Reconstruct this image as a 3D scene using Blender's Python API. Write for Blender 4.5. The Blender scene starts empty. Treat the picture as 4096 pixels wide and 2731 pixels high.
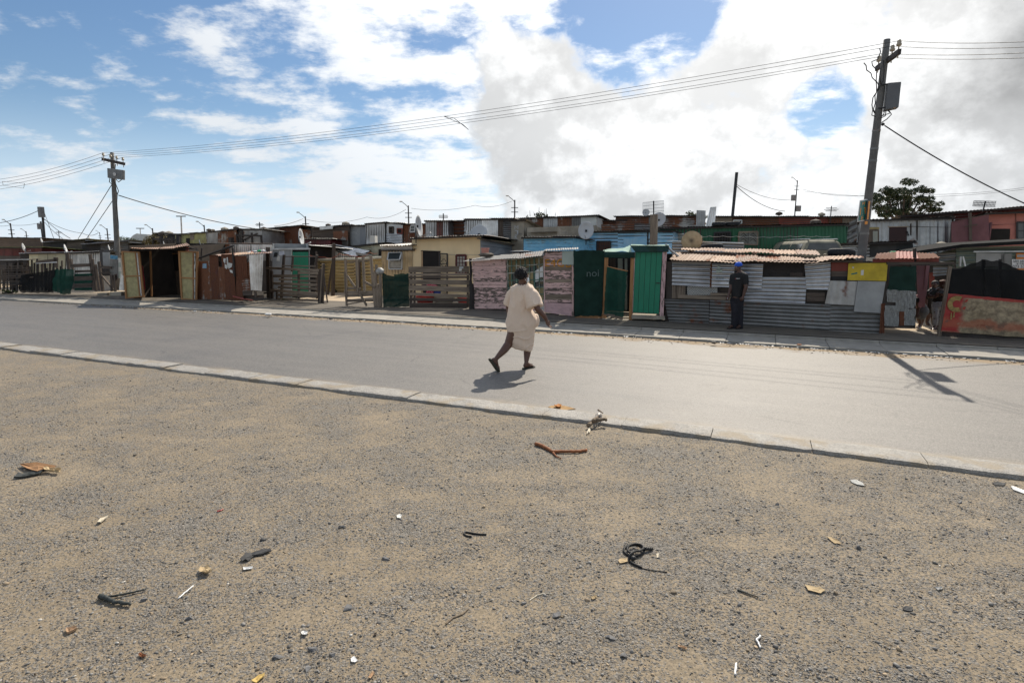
import bpy, bmesh, math, random
import numpy as np
from mathutils import Vector, Matrix, noise as mnoise
random.seed(7); RNG = np.random.default_rng(7)
C = bpy.context.scene.collection
SC = bpy.context.scene

# ---------------------------------------------------------------- camera
CAM_H, PITCH, ROLL, FPX = 1.9, 0.1557, 0.0044, 2275.6
_f = Vector((0, math.cos(PITCH), -math.sin(PITCH))); _u = Vector((0, math.sin(PITCH), math.cos(PITCH))); _r = Vector((1, 0, 0))
RGT = _r * math.cos(ROLL) + _u * math.sin(ROLL); UPV = _u * math.cos(ROLL) - _r * math.sin(ROLL); FWD = _f
CAMP = Vector((0, 0, CAM_H))
cd = bpy.data.cameras.new('camera'); cam = bpy.data.objects.new('camera', cd); C.objects.link(cam)
cd.sensor_width = 36; cd.lens = 20; cd.clip_end = 3000; cd.clip_start = .05
cam.matrix_world = Matrix(((RGT.x, UPV.x, -FWD.x, 0), (RGT.y, UPV.y, -FWD.y, 0), (RGT.z, UPV.z, -FWD.z, CAM_H), (0, 0, 0, 1)))
SC.camera = cam

# ---------------------------------------------------------------- light, exposure
SUN_AZ, SUN_EL = 22.0, 44.5          # degrees right of +Y, above the horizon
SC.view_settings.view_transform = 'Standard'; SC.view_settings.look = 'None'
SC.view_settings.exposure = 0.32; SC.view_settings.gamma = 1; SC.view_settings.use_curve_mapping = False
SUNV = Vector((math.sin(math.radians(SUN_AZ)) * math.cos(math.radians(SUN_EL)), math.cos(math.radians(SUN_AZ)) * math.cos(math.radians(SUN_EL)), math.sin(math.radians(SUN_EL))))
sl = bpy.data.lights.new('sun', 'SUN'); so = bpy.data.objects.new('sun', sl); C.objects.link(so)
sl.energy = 4.3; sl.angle = math.radians(.53); sl.color = (1, .91, .78)
so.rotation_euler = SUNV.to_track_quat('Z', 'Y').to_euler(); so.location = SUNV * 60

def node(nt, typ, ins=None, **at):
    n = nt.nodes.new(typ)
    for k, v in at.items(): setattr(n, k, v)
    for k, v in (ins or {}).items():
        s = n.inputs[k]
        if isinstance(v, bpy.types.NodeSocket): nt.links.new(v, s)
        elif isinstance(v, bpy.types.Node): nt.links.new(v.outputs[0], s)
        else:
            if s.type == 'RGBA' and len(v) == 3: v = tuple(v) + (1,)
            s.default_value = v
    return n
def mth(nt, op, a, b=0.0, c=0.0, clamp=False):
    n = nt.nodes.new('ShaderNodeMath'); n.operation = op; n.use_clamp = clamp
    for i, v in enumerate((a, b, c)):
        if isinstance(v, bpy.types.Node): v = v.outputs[0]
        if isinstance(v, bpy.types.NodeSocket): nt.links.new(v, n.inputs[i])
        else: n.inputs[i].default_value = v
    return n.outputs[0]
def mixc(nt, f, a, b, bt='MIX'):
    n = nt.nodes.new('ShaderNodeMix'); n.data_type = 'RGBA'; n.blend_type = bt
    for s, v in ((n.inputs[0], f), (n.inputs[6], a), (n.inputs[7], b)):
        if isinstance(v, bpy.types.Node): v = v.outputs[0]
        if isinstance(v, bpy.types.NodeSocket): nt.links.new(v, s)
        elif s == n.inputs[0]: s.default_value = v
        else: s.default_value = tuple(v) + (1,) if len(v) == 3 else v
    return n.outputs[2]
def ramp(nt, f, lo, hi, a=0.0, b=1.0, smooth=True):
    n = nt.nodes.new('ShaderNodeMapRange'); n.interpolation_type = 'SMOOTHSTEP' if smooth else 'LINEAR'
    if isinstance(f, bpy.types.Node): f = f.outputs[0]
    nt.links.new(f, n.inputs[0])
    for i, v in ((1, lo), (2, hi), (3, a), (4, b)): n.inputs[i].default_value = v
    return n.outputs[0]

def ray(px, py):
    return (RGT * ((px - 2048) / FPX) - UPV * ((py - 1365.5) / FPX) + FWD)

# ---------------------------------------------------------------- sky with clouds
def build_world():
    w = bpy.data.worlds.new('World'); SC.world = w; w.use_nodes = True
    nt = w.node_tree; nt.nodes.clear()
    sky = node(nt, 'ShaderNodeTexSky', sky_type='NISHITA', sun_disc=False, sun_elevation=math.radians(SUN_EL), sun_rotation=math.radians(SUN_AZ), air_density=1.1, dust_density=.4, ozone_density=3.6)
    tc = node(nt, 'ShaderNodeTexCoord'); d = tc.outputs['Generated']
    sep = node(nt, 'ShaderNodeSeparateXYZ', {0: d})
    zc = mth(nt, 'ADD', mth(nt, 'MAXIMUM', sep.outputs[2], 0.0), .17)
    vec = node(nt, 'ShaderNodeCombineXYZ', {0: mth(nt, 'DIVIDE', sep.outputs[0], zc), 1: mth(nt, 'DIVIDE', sep.outputs[1], zc), 2: 0.0})
    def fb(scale, detail, rough, off=(0, 0, 0), rot=0.0, st=(1, 1, 1), dist=0.0):
        mp = node(nt, 'ShaderNodeMapping', {0: vec.outputs[0], 1: off, 2: (0, 0, rot), 3: st})
        return node(nt, 'ShaderNodeTexNoise', {'Vector': mp.outputs[0], 'Scale': scale, 'Detail': detail, 'Roughness': rough, 'Distortion': dist}).outputs[0]
    def mask(px, py, rin, rout):
        D = ray(px, py).normalized()
        dt = node(nt, 'ShaderNodeVectorMath', {0: d, 1: D}, operation='DOT_PRODUCT').outputs['Value']
        return ramp(nt, dt, math.cos(math.radians(rout)), math.cos(math.radians(rin)))
    def dn(scale, detail, rough, off=(0, 0, 0), st=(1, 1, 1.25), dist=.0):
        mp = node(nt, 'ShaderNodeMapping', {0: d, 1: off, 3: st})
        return node(nt, 'ShaderNodeTexNoise', {'Vector': mp.outputs[0], 'Scale': scale, 'Detail': detail, 'Roughness': rough, 'Distortion': dist}).outputs[0]
    up = SUNV * .035
    big = dn(3.4, 12, .60, (2.1, .7, .4)); bigs = dn(3.4, 7, .55, (2.1 + up.x, .7 + up.y, .4 + up.z * 1.25)); lump = dn(7.5, 9, .60, (5.2, 1.1, .3)); soft = dn(3.4, 3, .5, (2.1, .7, .4))
    fine = fb(2.3, 10, .60, (7.3, 2.2, 0), rot=.5, st=(1.0, 1.7, 1), dist=.15); finer = dn(11, 8, .62, (1.3, 4.1, 2.2), st=(1, 1, 2.2))
    # where the thick bank and the thin broken cloud lie
    bank = mth(nt, 'MAXIMUM', mask(3080, 560, 15, 33), mask(4500, 450, 16, 36)); darkr = mask(4250, 420, 6, 27)
    hole1 = mth(nt, 'MAXIMUM', mask(2480, -40, .5, 11), mask(2560, 110, .1, 6)); hole2 = mask(3310, 425, .1, 3.4); blueL = mask(60, 260, 4, 24); blueT = mask(830, 100, .5, 7); blueM = mask(1150, 230, .5, 6); centre = mask(1750, 250, 5, 22); wall = mask(2350, 700, 4, 16)
    cov = mth(nt, 'ADD', mth(nt, 'SUBTRACT', big, .26), mth(nt, 'MULTIPLY', bank, .44))
    for m_, k_ in ((hole1, -.36), (hole2, -.16), (centre, .02), (wall, .06)): cov = mth(nt, 'ADD', cov, mth(nt, 'MULTIPLY', m_, k_))
    thick = ramp(nt, cov, .47, .56)
    thin = mth(nt, 'ADD', mth(nt, 'MULTIPLY', fine, .50), mth(nt, 'MULTIPLY', finer, .50))
    for m_, k_ in ((blueL, -.06), (hole1, -.12), (blueT, -.04), (blueM, -.03), (centre, .055)): thin = mth(nt, 'ADD', thin, mth(nt, 'MULTIPLY', m_, k_))
    hz = ramp(nt, sep.outputs[2], .22, .0)
    thin = ramp(nt, mth(nt, 'ADD', thin, mth(nt, 'MULTIPLY', hz, .045)), .445, .585)
    dens = mth(nt, 'MAXIMUM', mth(nt, 'MULTIPLY', thin, .92), thick)
    # light on the cloud: sides towards the sun bright, thick parts grey
    dsun = node(nt, 'ShaderNodeVectorMath', {0: d, 1: SUNV}, operation='DOT_PRODUCT').outputs['Value']
    near = ramp(nt, dsun, .62, 1.0, smooth=False)
    rim = ramp(nt, mth(nt, 'SUBTRACT', big, bigs), -.06, .10)
    core = ramp(nt, mth(nt, 'ADD', soft, mth(nt, 'MULTIPLY', mth(nt, 'SUBTRACT', lump, .5), .35)), .36, .72)
    grey = mth(nt, 'MULTIPLY', mth(nt, 'MULTIPLY', thick, core), mth(nt, 'ADD', .11, mth(nt, 'MULTIPLY', darkr, .48)))
    lumB = mth(nt, 'ADD', mth(nt, 'ADD', .37, mth(nt, 'MULTIPLY', near, .36)), mth(nt, 'MULTIPLY', rim, .30))
    lumB = mth(nt, 'MULTIPLY', lumB, mth(nt, 'SUBTRACT', 1.0, grey))
    lumT = mth(nt, 'ADD', .60, mth(nt, 'MULTIPLY', near, .40))
    lum = mth(nt, 'ADD', mth(nt, 'MULTIPLY', lumB, thick), mth(nt, 'MULTIPLY', lumT, mth(nt, 'SUBTRACT', 1.0, thick)))
    col = mixc(nt, mth(nt, 'MAXIMUM', grey, mth(nt, 'SUBTRACT', 1.0, near)), (1.0, .99, .97), (.93, .965, 1.0))
    ccol = node(nt, 'ShaderNodeVectorMath', {0: col, 'Scale': lum}, operation='SCALE').outputs[0]
    sat = node(nt, 'ShaderNodeHueSaturation', {'Saturation': 1.08, 'Color': sky.outputs[0]})
    skc = mixc(nt, mth(nt, 'MULTIPLY', hz, .7), sat.outputs[0], (8.4, 10.0, 12.2))
    b1 = node(nt, 'ShaderNodeBackground', {0: skc, 1: .078})
    b2 = node(nt, 'ShaderNodeBackground', {0: ccol, 1: 1.22})
    mx = node(nt, 'ShaderNodeMixShader', {0: dens, 1: b1.outputs[0], 2: b2.outputs[0]})
    o = node(nt, 'ShaderNodeOutputWorld', {0: mx.outputs[0]})
build_world()

# ---------------------------------------------------------------- places: image position -> point of the real ground / wall plane
def crop(s, ox, oy): return lambda u, v: (ox + u / s, oy + v / s)
c1 = crop(2.24, 0, 550); c2 = crop(3.136, 600, 800); c3 = crop(3.136, 1200, 800); c4 = crop(3.136, 1800, 800)
c5 = crop(2.613, 2400, 800); c6 = crop(2.613, 3000, 800); c7 = crop(2.413, 3500, 800)
ident = lambda u, v: (u, v)
def G(px, py, z=0.0):
    d = ray(px, py); t = (z - CAM_H) / d.z; return CAMP + d * t
def V(px, py, Y):
    d = ray(px, py); return CAMP + d * (Y / d.y)
RD = Vector((math.cos(math.radians(-23.6)), math.sin(math.radians(-23.6)), 0))    # along the road, to the right and nearer
RN = Vector((-RD.y, RD.x, 0))                                                    # across the road, away from the camera
def ST(s, t, z=0.0): return RD * s + RN * t + Vector((0, 0, z))
class Plane:
    """vertical plane through a ground point, along a direction; P() takes an image position to it, off moves it towards the viewer"""
    def __init__(s, a, b=None, ang=None):
        s.a = Vector((a[0], a[1], 0))
        s.d = (Vector((b[0], b[1], 0)) - s.a).normalized() if b is not None else Vector((math.cos(math.radians(ang)), math.sin(math.radians(ang)), 0))
        s.n = Vector((-s.d.y, s.d.x, 0))
        if s.n.dot(s.a) < 0: s.n = -s.n; 
    def P(s, p, off=0.0):
        r = ray(*p); t = (s.a - s.n * off - CAMP).dot(s.n) / r.dot(s.n); return CAMP + r * t
    def at(s, px, Y=None):
        return s.P((px, 1000))
def PZ(px, Y, ang=-23.6):
    """plane at depth Y in image column px"""
    p = V(px, 1005, Y); return Plane((p.x, p.y), ang=ang)

# ---------------------------------------------------------------- mesh building
class MB:
    def __init__(s): s.v = []; s.f = []; s.uv = []; s.mi = []
    def add(s, verts, faces, uvs=None, mi=0):
        o = len(s.v); s.v.extend([Vector(q) for q in verts])
        for i, f in enumerate(faces):
            s.f.append([o + k for k in f]); s.mi.append(mi)
            s.uv.append([uvs[k] for k in f] if uvs else [(0, 0)] * len(f))
    def prism(s, quad, th, n=None, mi=0, uvm=None):
        """quad TL,TR,BR,BL extruded back by th along -n (n towards viewer)"""
        q = [Vector(p) for p in quad]
        if n is None:
            n = (q[1] - q[0]).cross(q[3] - q[0]).normalized()
            if n.dot(CAMP - q[0]) < 0: n = -n
        L = max((q[1] - q[0]).length, (q[2] - q[3]).length); H = max((q[3] - q[0]).length, (q[2] - q[1]).length)
        r = random.random() * 40
        uv = [(r, H), (r + L, H), (r + L, 0), (r, 0)]
        if H > L: uv = [(r + H, 0), (r + H, L), (r, L), (r, 0)]
        vs = q + [p - n * th for p in q]
        s.add(vs, [(0, 1, 2, 3), (7, 6, 5, 4), (0, 4, 5, 1), (1, 5, 6, 2), (2, 6, 7, 3), (3, 7, 4, 0)], uv + [(a, b + th) for a, b in uv], mi)
    def bar(s, a, b, w, d, up=None, mi=0, jit=0.0, taper=1.0):
        """box beam from a to b with section w x d"""
        a = Vector(a); b = Vector(b); t = (b - a).normalized(); L = (b - a).length
        up = Vector(up) if up is not None else (Vector((0, 0, 1)) if abs(t.z) < .8 else RN)
        x = t.cross(up).normalized(); y = x.cross(t).normalized(); r = random.random() * 40
        vs = []; uv = []
        for k, (p, sc) in enumerate(((a, 1), (b, taper))):
            for (i, j) in ((-1, -1), (1, -1), (1, 1), (-1, 1)):
                vs.append(p + x * (i * w / 2 * sc + random.uniform(-jit, jit)) + y * (j * d / 2 * sc + random.uniform(-jit, jit)) + t * random.uniform(-jit, jit))
                uv.append((r + k * L, (i + 1) * w / 2 + (j + 1) * d / 2))
        s.add(vs, [(0, 1, 5, 4), (1, 2, 6, 5), (2, 3, 7, 6), (3, 0, 4, 7), (3, 2, 1, 0), (4, 5, 6, 7)], uv, mi)
    def tube(s, pts, r, n=8, mi=0, cap=True):
        pts = [Vector(p) for p in pts]; rs = r if hasattr(r, '__len__') else [r] * len(pts)
        prev = None; vs = []; fs = []; L = 0; uv = []
        for i, p in enumerate(pts):
            t = (pts[min(i + 1, len(pts) - 1)] - pts[max(i - 1, 0)])
            t = t.normalized() if t.length > 1e-9 else Vector((0, 0, 1))
            if prev is None:
                x = t.orthogonal().normalized()
            else:
                x = prev - t * prev.dot(t); x = x.normalized() if x.length > 1e-6 else t.orthogonal().normalized()
            prev = x; y = t.cross(x)
            if i: L += (p - pts[i - 1]).length
            for k in range(n):
                a = 2 * math.pi * k / n; vs.append(p + (x * math.cos(a) + y * math.sin(a)) * rs[i]); uv.append((L, k / n * 6.28 * rs[i]))
        for i in range(len(pts) - 1):
            for k in range(n):
                k2 = (k + 1) % n; fs.append((i * n + k, i * n + k2, (i + 1) * n + k2, (i + 1) * n + k))
        if cap: fs.append(tuple(range(n))[::-1]); fs.append(tuple((len(pts) - 1) * n + k for k in range(n)))
        s.add(vs, fs, uv, mi)
    def lathe(s, prof, o, ax=(0, 0, 1), n=20, mi=0, sc=(1, 1)):
        """profile of (radius, height) turned about ax through o"""
        o = Vector(o); ax = Vector(ax).normalized(); x = ax.orthogonal().normalized()
        if abs(ax.z) < .95: x = Vector((0, 0, 1)).cross(ax).normalized()
        y = ax.cross(x); vs = []; fs = []
        for (r, h) in prof:
            for k in range(n):
                a = 2 * math.pi * k / n; vs.append(o + ax * h + x * (math.cos(a) * r * sc[0]) + y * (math.sin(a) * r * sc[1]))
        for i in range(len(prof) - 1):
            for k in range(n):
                k2 = (k + 1) % n; fs.append((i * n + k, i * n + k2, (i + 1) * n + k2, (i + 1) * n + k))
        s.add(vs, fs, [(v - o).to_2d()[:] for v in vs], mi)
    def corr(s, quad, pitch=.076, amp=.009, horiz=False, wob=.012, samples=6, box=False, mi=0, dent=0):
        """corrugated sheet filling the quad TL,TR,BR,BL; ribs run down the sheet, or along it if horiz"""
        tl, tr, br, bl = [Vector(p) for p in quad]
        if horiz: tl, tr, br, bl = tr, br, bl, tl
        W = ((tr - tl).length + (br - bl).length) / 2; H = ((bl - tl).length + (br - tr).length) / 2
        n = (tr - tl).cross(bl - tl).normalized()
        if n.dot(CAMP - tl) < 0: n = -n
        nr = max(2, round(W / pitch)); nu = nr * samples; nv = max(2, min(8, int(H / .35) + 1))
        r1, r2 = random.random() * 50, random.random() * 50; vs = []; uv = []; fs = []
        ph = random.random() * 6.28
        dents = [(random.random(), random.random(), random.uniform(.05, .2), random.uniform(-.03, .03)) for _ in range(dent)]
        for j in range(nv + 1):
            b = j / nv
            for i in range(nu + 1):
                a = i / nu; p = (tl * (1 - a) + tr * a) * (1 - b) + (bl * (1 - a) + br * a) * b
                cx = math.cos(2 * math.pi * i / samples + ph)
                if box: cx = max(-.6, min(.6, 1.6 * math.cos(2 * math.pi * i / samples))) + .2
                w = mnoise.noise(Vector((a * W * 1.3 + r1, b * H * 1.3 + r2, 0)))
                dd = amp * cx + w * wob
                for (da, db, dr, dm) in dents: dd += dm * math.exp(-((a - da) ** 2 + (b - db) ** 2) / dr ** 2)
                if j in (0, nv): p = p + (bl - tl).normalized() * w * wob * .9
                vs.append(p + n * dd); uv.append((a * W + r1, b * H + r2))
        for j in range(nv):
            for i in range(nu): fs.append((j * (nu + 1) + i, j * (nu + 1) + i + 1, (j + 1) * (nu + 1) + i + 1, (j + 1) * (nu + 1) + i))
        s.add(vs, fs, uv, mi)
    def cloth(s, quad, nu=14, nv=14, wob=.04, sag=0.0, mi=0, edge=.0, freq=3.0):
        tl, tr, br, bl = [Vector(p) for p in quad]; n = (tr - tl).cross(bl - tl).normalized()
        if n.dot(CAMP - tl) < 0: n = -n
        r = random.random() * 60; W = (tr - tl).length; H = (bl - tl).length; vs = []; uv = []; fs = []
        for j in range(nv + 1):
            b = j / nv
            for i in range(nu + 1):
                a = i / nu; p = (tl * (1 - a) + tr * a) * (1 - b) + (bl * (1 - a) + br * a) * b
                w = mnoise.noise(Vector((a * W * freq + r, b * H * freq * .6, r))); w2 = mnoise.noise(Vector((a * W * 9 + r, b * H * 9, r)))
                p = p + n * (wob * w) + Vector((0, 0, -sag * 4 * a * (1 - a) * (1 - b)))
                if edge and (i in (0, nu) or j in (0, nv)): p = p + (tr - tl).normalized() * w2 * edge * (i in (0, nu)) + Vector((0, 0, 1)) * w2 * edge * (j in (0, nv))
                vs.append(p); uv.append((a * W, b * H))
        for j in range(nv):
            for i in range(nu): fs.append((j * (nu + 1) + i, j * (nu + 1) + i + 1, (j + 1) * (nu + 1) + i + 1, (j + 1) * (nu + 1) + i))
        s.add(vs, fs, uv, mi)
    def ball(s, c, r, sub=2, nz=0.0, fr=3.0, mi=0):
        bm = bmesh.new(); bmesh.ops.create_icosphere(bm, subdivisions=sub, radius=1); c = Vector(c); rr = Vector(r) if hasattr(r, '__len__') else Vector((r, r, r)); o = random.random() * 90
        vs = []
        for v in bm.verts:
            k = 1 + nz * mnoise.noise(v.co * fr + Vector((o, o, o))); vs.append(c + Vector((v.co.x * rr.x, v.co.y * rr.y, v.co.z * rr.z)) * k)
        s.add(vs, [[v.index for v in f.verts] for f in bm.faces], mi=mi); bm.free()

ORG = {}
def build(name, mb, mat, parent=None, smooth=False, **props):
    """links the collected shapes as ONE mesh object, a child of parent when given"""
    me = bpy.data.meshes.new(name); o = Vector((0, 0, 0))
    if parent is not None: o = ORG[parent.name]
    elif mb.v:
        zs = min(v.z for v in mb.v); n = len(mb.v); o = Vector((sum(v.x for v in mb.v) / n, sum(v.y for v in mb.v) / n, zs))
    me.from_pydata([v - o for v in mb.v], [], mb.f)
    uvl = me.uv_layers.new(name='UVMap'); flat = np.array([c for f in mb.uv for c in f], dtype=np.float32).ravel()
    uvl.data.foreach_set('uv', flat)
    for m in (mat if isinstance(mat, (list, tuple)) else [mat]): me.materials.append(m)
    if any(mb.mi): me.polygons.foreach_set('material_index', mb.mi)
    if smooth: me.polygons.foreach_set('use_smooth', [True] * len(me.polygons))
    me.update()
    ob = bpy.data.objects.new(name, me); C.objects.link(ob)
    if parent is not None: ob.parent = parent; ORG[ob.name] = o
    else: ob.location = o; ORG[ob.name] = o
    for k, v in props.items(): ob[k] = v
    return ob
def thing(name, label, cat, loc, group=None):
    o = bpy.data.objects.new(name, None); C.objects.link(o); o.location = loc; o.empty_display_size = .2
    ORG[o.name] = Vector(loc); o['label'] = label; o['category'] = cat
    if group: o['group'] = group
    return o
def tag(o, label, cat, group=None):
    o['label'] = label; o['category'] = cat
    if group: o['group'] = group
    return o
def dup(o, loc, label=None, rotz=0.0, scale=None):
    """copy of a thing with copies of its parts and sub-parts"""
    def rec(q, par):
        c = q.copy(); C.objects.link(c)
        if par is not None: c.parent = par
        for ch in q.children: rec(ch, c)
        return c
    c = rec(o, None); c.location = loc; c.rotation_euler = (0, 0, rotz)
    if scale: c.scale = scale
    if label: c['label'] = label
    ORG[c.name] = Vector(loc)
    return c

# ---------------------------------------------------------------- materials
def base_mat(name):
    m = bpy.data.materials.new(name); m.use_nodes = True; nt = m.node_tree; nt.nodes.clear()
    b = node(nt, 'ShaderNodeBsdfPrincipled'); o = node(nt, 'ShaderNodeOutputMaterial', {0: b.outputs[0]})
    return m, nt, b
def L(nt, a, b):
    if isinstance(a, bpy.types.Node): a = a.outputs[0]
    nt.links.new(a, b)
def coords(nt, kind, scale=(1, 1, 1)):
    tc = node(nt, 'ShaderNodeTexCoord'); mp = node(nt, 'ShaderNodeMapping', {0: tc.outputs[kind], 3: scale})
    return mp.outputs[0]
def rnd(nt, k=40.0):
    oi = node(nt, 'ShaderNodeObjectInfo'); return mth(nt, 'MULTIPLY', oi.outputs['Random'], k), oi.outputs['Random']
def nz(nt, vec, scale, detail=4, rough=.55, w=None):
    i = {'Vector': vec, 'Scale': scale, 'Detail': detail, 'Roughness': rough}
    if w is not None: i['W'] = w
    return node(nt, 'ShaderNodeTexNoise', i, noise_dimensions='4D' if w is not None else '3D').outputs[0]
def bump(nt, b, h, st=.3, dist=.01):
    bp = node(nt, 'ShaderNodeBump', {'Height': h, 'Strength': st, 'Distance': dist}); L(nt, bp, b.inputs['Normal'])
def metal(name, col, rust=.25, rough=.42, metallic=.55, col2=None, rc=(.16, .06, .025), var=.35):
    m, nt, b = base_mat(name); uv = coords(nt, 'UV'); w, r = rnd(nt)
    col2 = col2 or tuple(c * .6 for c in col)
    big = nz(nt, uv, 2.2, 5, .6, w)
    st = nz(nt, coords(nt, 'UV', (9, .8, 1)), 1.0, 4, .6, w)
    c = mixc(nt, ramp(nt, big, .3, .72), col2, col)
    c = mixc(nt, ramp(nt, st, .52, .75, 0, .45), c, tuple(x * .45 for x in col))
    hs = node(nt, 'ShaderNodeHueSaturation', {'Hue': .5, 'Saturation': 1.0, 'Value': mth(nt, 'ADD', 1 - var / 2, mth(nt, 'MULTIPLY', r, var)), 'Fac': 1.0, 'Color': c})
    rm = mth(nt, 'ADD', nz(nt, uv, 1.3, 7, .68, mth(nt, 'ADD', w, 9.0)), mth(nt, 'MULTIPLY', mth(nt, 'SUBTRACT', st, .5), .25))
    lo = .78 - rust * .55
    rmask = ramp(nt, rm, lo - .03, lo + .07)
    rcol = mixc(nt, nz(nt, uv, 14, 4, .6, w), tuple(x * .5 for x in rc), tuple(min(1, x * 1.7) for x in rc))
    L(nt, mixc(nt, rmask, hs.outputs[0], rcol), b.inputs['Base Color'])
    L(nt, mth(nt, 'MULTIPLY', mth(nt, 'SUBTRACT', 1.0, rmask), metallic), b.inputs['Metallic'])
    L(nt, mth(nt, 'ADD', mth(nt, 'ADD', rough - .08, mth(nt, 'MULTIPLY', big, .16)), mth(nt, 'MULTIPLY', rmask, .35)), b.inputs['Roughness'])
    bump(nt, b, nz(nt, uv, 30, 3, .6, w), .15, .004)
    return m
def wood(name, c1, c2, rough=.8, var=.5):
    m, nt, b = base_mat(name); w, r = rnd(nt)
    g = nz(nt, coords(nt, 'UV', (1.6, 38, 1)), 1.0, 5, .65, w); k = nz(nt, coords(nt, 'UV', (.9, 6, 1)), 1.5, 4, .6, w)
    c = mixc(nt, ramp(nt, g, .32, .68), c1, c2); c = mixc(nt, ramp(nt, k, .5, .8, 0, .6), c, tuple(x * .45 for x in c1))
    hs = node(nt, 'ShaderNodeHueSaturation', {'Hue': .5, 'Saturation': 1.0, 'Value': mth(nt, 'ADD', 1 - var / 2, mth(nt, 'MULTIPLY', r, var)), 'Fac': 1.0, 'Color': c})
    L(nt, hs.outputs[0], b.inputs['Base Color']); b.inputs['Roughness'].default_value = rough
    bump(nt, b, g, .5, .006)
    return m
def peel(name, paint, wd=(.13, .10, .08), amt=.5, paint2=None):
    m, nt, b = base_mat(name); w, r = rnd(nt)
    g = nz(nt, coords(nt, 'UV', (2, 40, 1)), 1.0, 5, .65, w)
    pm = nz(nt, coords(nt, 'UV', (3.2, 15, 1)), 1.6, 7, .7, w)
    thr = mth(nt, 'ADD', .53 - amt * .16, mth(nt, 'MULTIPLY', mth(nt, 'SUBTRACT', r, .5), .16))
    dm = mth(nt, 'SUBTRACT', pm, thr)
    mask = ramp(nt, dm, -.02, .03)
    pc = mixc(nt, ramp(nt, nz(nt, coords(nt, 'UV', (2, 6, 1)), 2.0, 4, .6, w), .35, .7), paint, paint2 or tuple(x * .75 for x in paint))
    wc = mixc(nt, ramp(nt, g, .3, .7), tuple(x * .5 for x in wd), tuple(x * 1.5 for x in wd))
    L(nt, mixc(nt, mask, wc, pc), b.inputs['Base Color']); b.inputs['Roughness'].default_value = .78
    bump(nt, b, mth(nt, 'ADD', mth(nt, 'MULTIPLY', mask, .8), g), .5, .004)
    return m
def plain(name, col, rough=.7, var=.25, scale=3.0, metallic=0.0, bmp=.15, spec=None):
    m, nt, b = base_mat(name); oc = coords(nt, 'Object'); w, r = rnd(nt)
    n = nz(nt, oc, scale, 6, .62, w)
    L(nt, mixc(nt, ramp(nt, n, .28, .75), tuple(c * (1 - var) for c in col), tuple(min(1, c * (1 + var * .4)) for c in col)), b.inputs['Base Color'])
    b.inputs['Roughness'].default_value = rough; b.inputs['Metallic'].default_value = metallic
    if spec is not None: b.inputs['Specular IOR Level'].default_value = spec
    if bmp: bump(nt, b, nz(nt, oc, 40, 4, .6), bmp, .004)
    return m
def net(name, col, hole=.12, rough=.85):
    m, nt, b = base_mat(name); uv = coords(nt, 'UV'); w, r = rnd(nt)
    n = nz(nt, uv, 3, 5, .6, w)
    wv = nz(nt, coords(nt, 'UV', (2, 90, 1)), 2.0, 2, .5, w)
    c = mixc(nt, ramp(nt, n, .3, .7), tuple(x * .6 for x in col), tuple(x * 1.3 for x in col)); c = mixc(nt, mth(nt, 'MULTIPLY', wv, .4), c, tuple(x * 1.8 for x in col))
    L(nt, c, b.inputs['Base Color']); b.inputs['Roughness'].default_value = rough; b.inputs['Specular IOR Level'].default_value = .15
    t = node(nt, 'ShaderNodeBsdfTransparent'); mx = node(nt, 'ShaderNodeMixShader', {0: mth(nt, 'MULTIPLY', ramp(nt, n, .25, .8, .6, 1.3), hole), 1: b.outputs[0], 2: t.outputs[0]})
    L(nt, mx, nt.nodes['Material Output'].inputs[0])
    return m
def glass(name, col=(.05, .06, .06)):
    m, nt, b = base_mat(name); b.inputs['Base Color'].default_value = col + (1,); b.inputs['Roughness'].default_value = .12; b.inputs['Specular IOR Level'].default_value = .6
    return m

GALV = metal('galvanised_steel', (.50, .50, .49), .25, .36, .75); GALVL = metal('bright_galvanised_steel', (.74, .735, .72), .14, .30, .85); GALVD = metal('dull_galvanised_steel', (.24, .235, .22), .36, .42, .6)
GALVR = metal('rust_streaked_steel', (.46, .44, .40), .62, .4, .6); RUST = metal('rusted_steel', (.13, .045, .026), .75, .7, .1, (.075, .027, .017), rc=(.12, .045, .022)); RUSTR = metal('red_oxide_steel', (.26, .06, .04), .35, .7, .1)
ROOFR = metal('rust_faded_roof_steel', (.30, .16, .095), .4, .75, .05, (.27, .20, .15), (.25, .10, .05)); ROOFP = metal('pale_tan_roof_steel', (.42, .29, .20), .35, .75, .05, (.30, .19, .12)); ROOFD = metal('dark_weathered_roof_steel', (.13, .12, .115), .35, .55, .3)
TAN = metal('tan_painted_steel', (.60, .43, .18), .22, .5, .1, (.42, .29, .12)); CREAMS = metal('cream_painted_steel', (.62, .56, .38), .1, .5, .05, (.55, .5, .34)); GREENS = metal('green_painted_steel', (.015, .12, .05), .02, .45, .05, (.012, .09, .04), var=.2)
PALEG = metal('pale_green_steel', (.25, .30, .24), .15, .5, .2); BLUES = metal('sky_blue_painted_steel', (.13, .40, .62), .05, .5, .05, (.09, .30, .50)); BLUEL = metal('light_blue_painted_steel', (.42, .64, .80), .06, .5, .05, (.20, .50, .72)); MAROON = metal('maroon_steel', (.13, .02, .02), .1, .5, .1)
YELLS = metal('mustard_painted_steel', (.52, .47, .18), .4, .6, .1, (.30, .28, .12))
WOOD = wood('weathered_grey_wood', (.12, .088, .062), (.31, .245, .18)); WOODD = wood('dark_weathered_wood', (.05, .036, .028), (.12, .09, .068)); WOODO = wood('orange_brown_timber', (.26, .115, .04), (.42, .22, .09), var=.3); WOODL = wood('pale_timber', (.36, .22, .12), (.5, .34, .2)); BEAMD = wood('nearly_black_timber', (.022, .018, .016), (.05, .04, .034))
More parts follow.
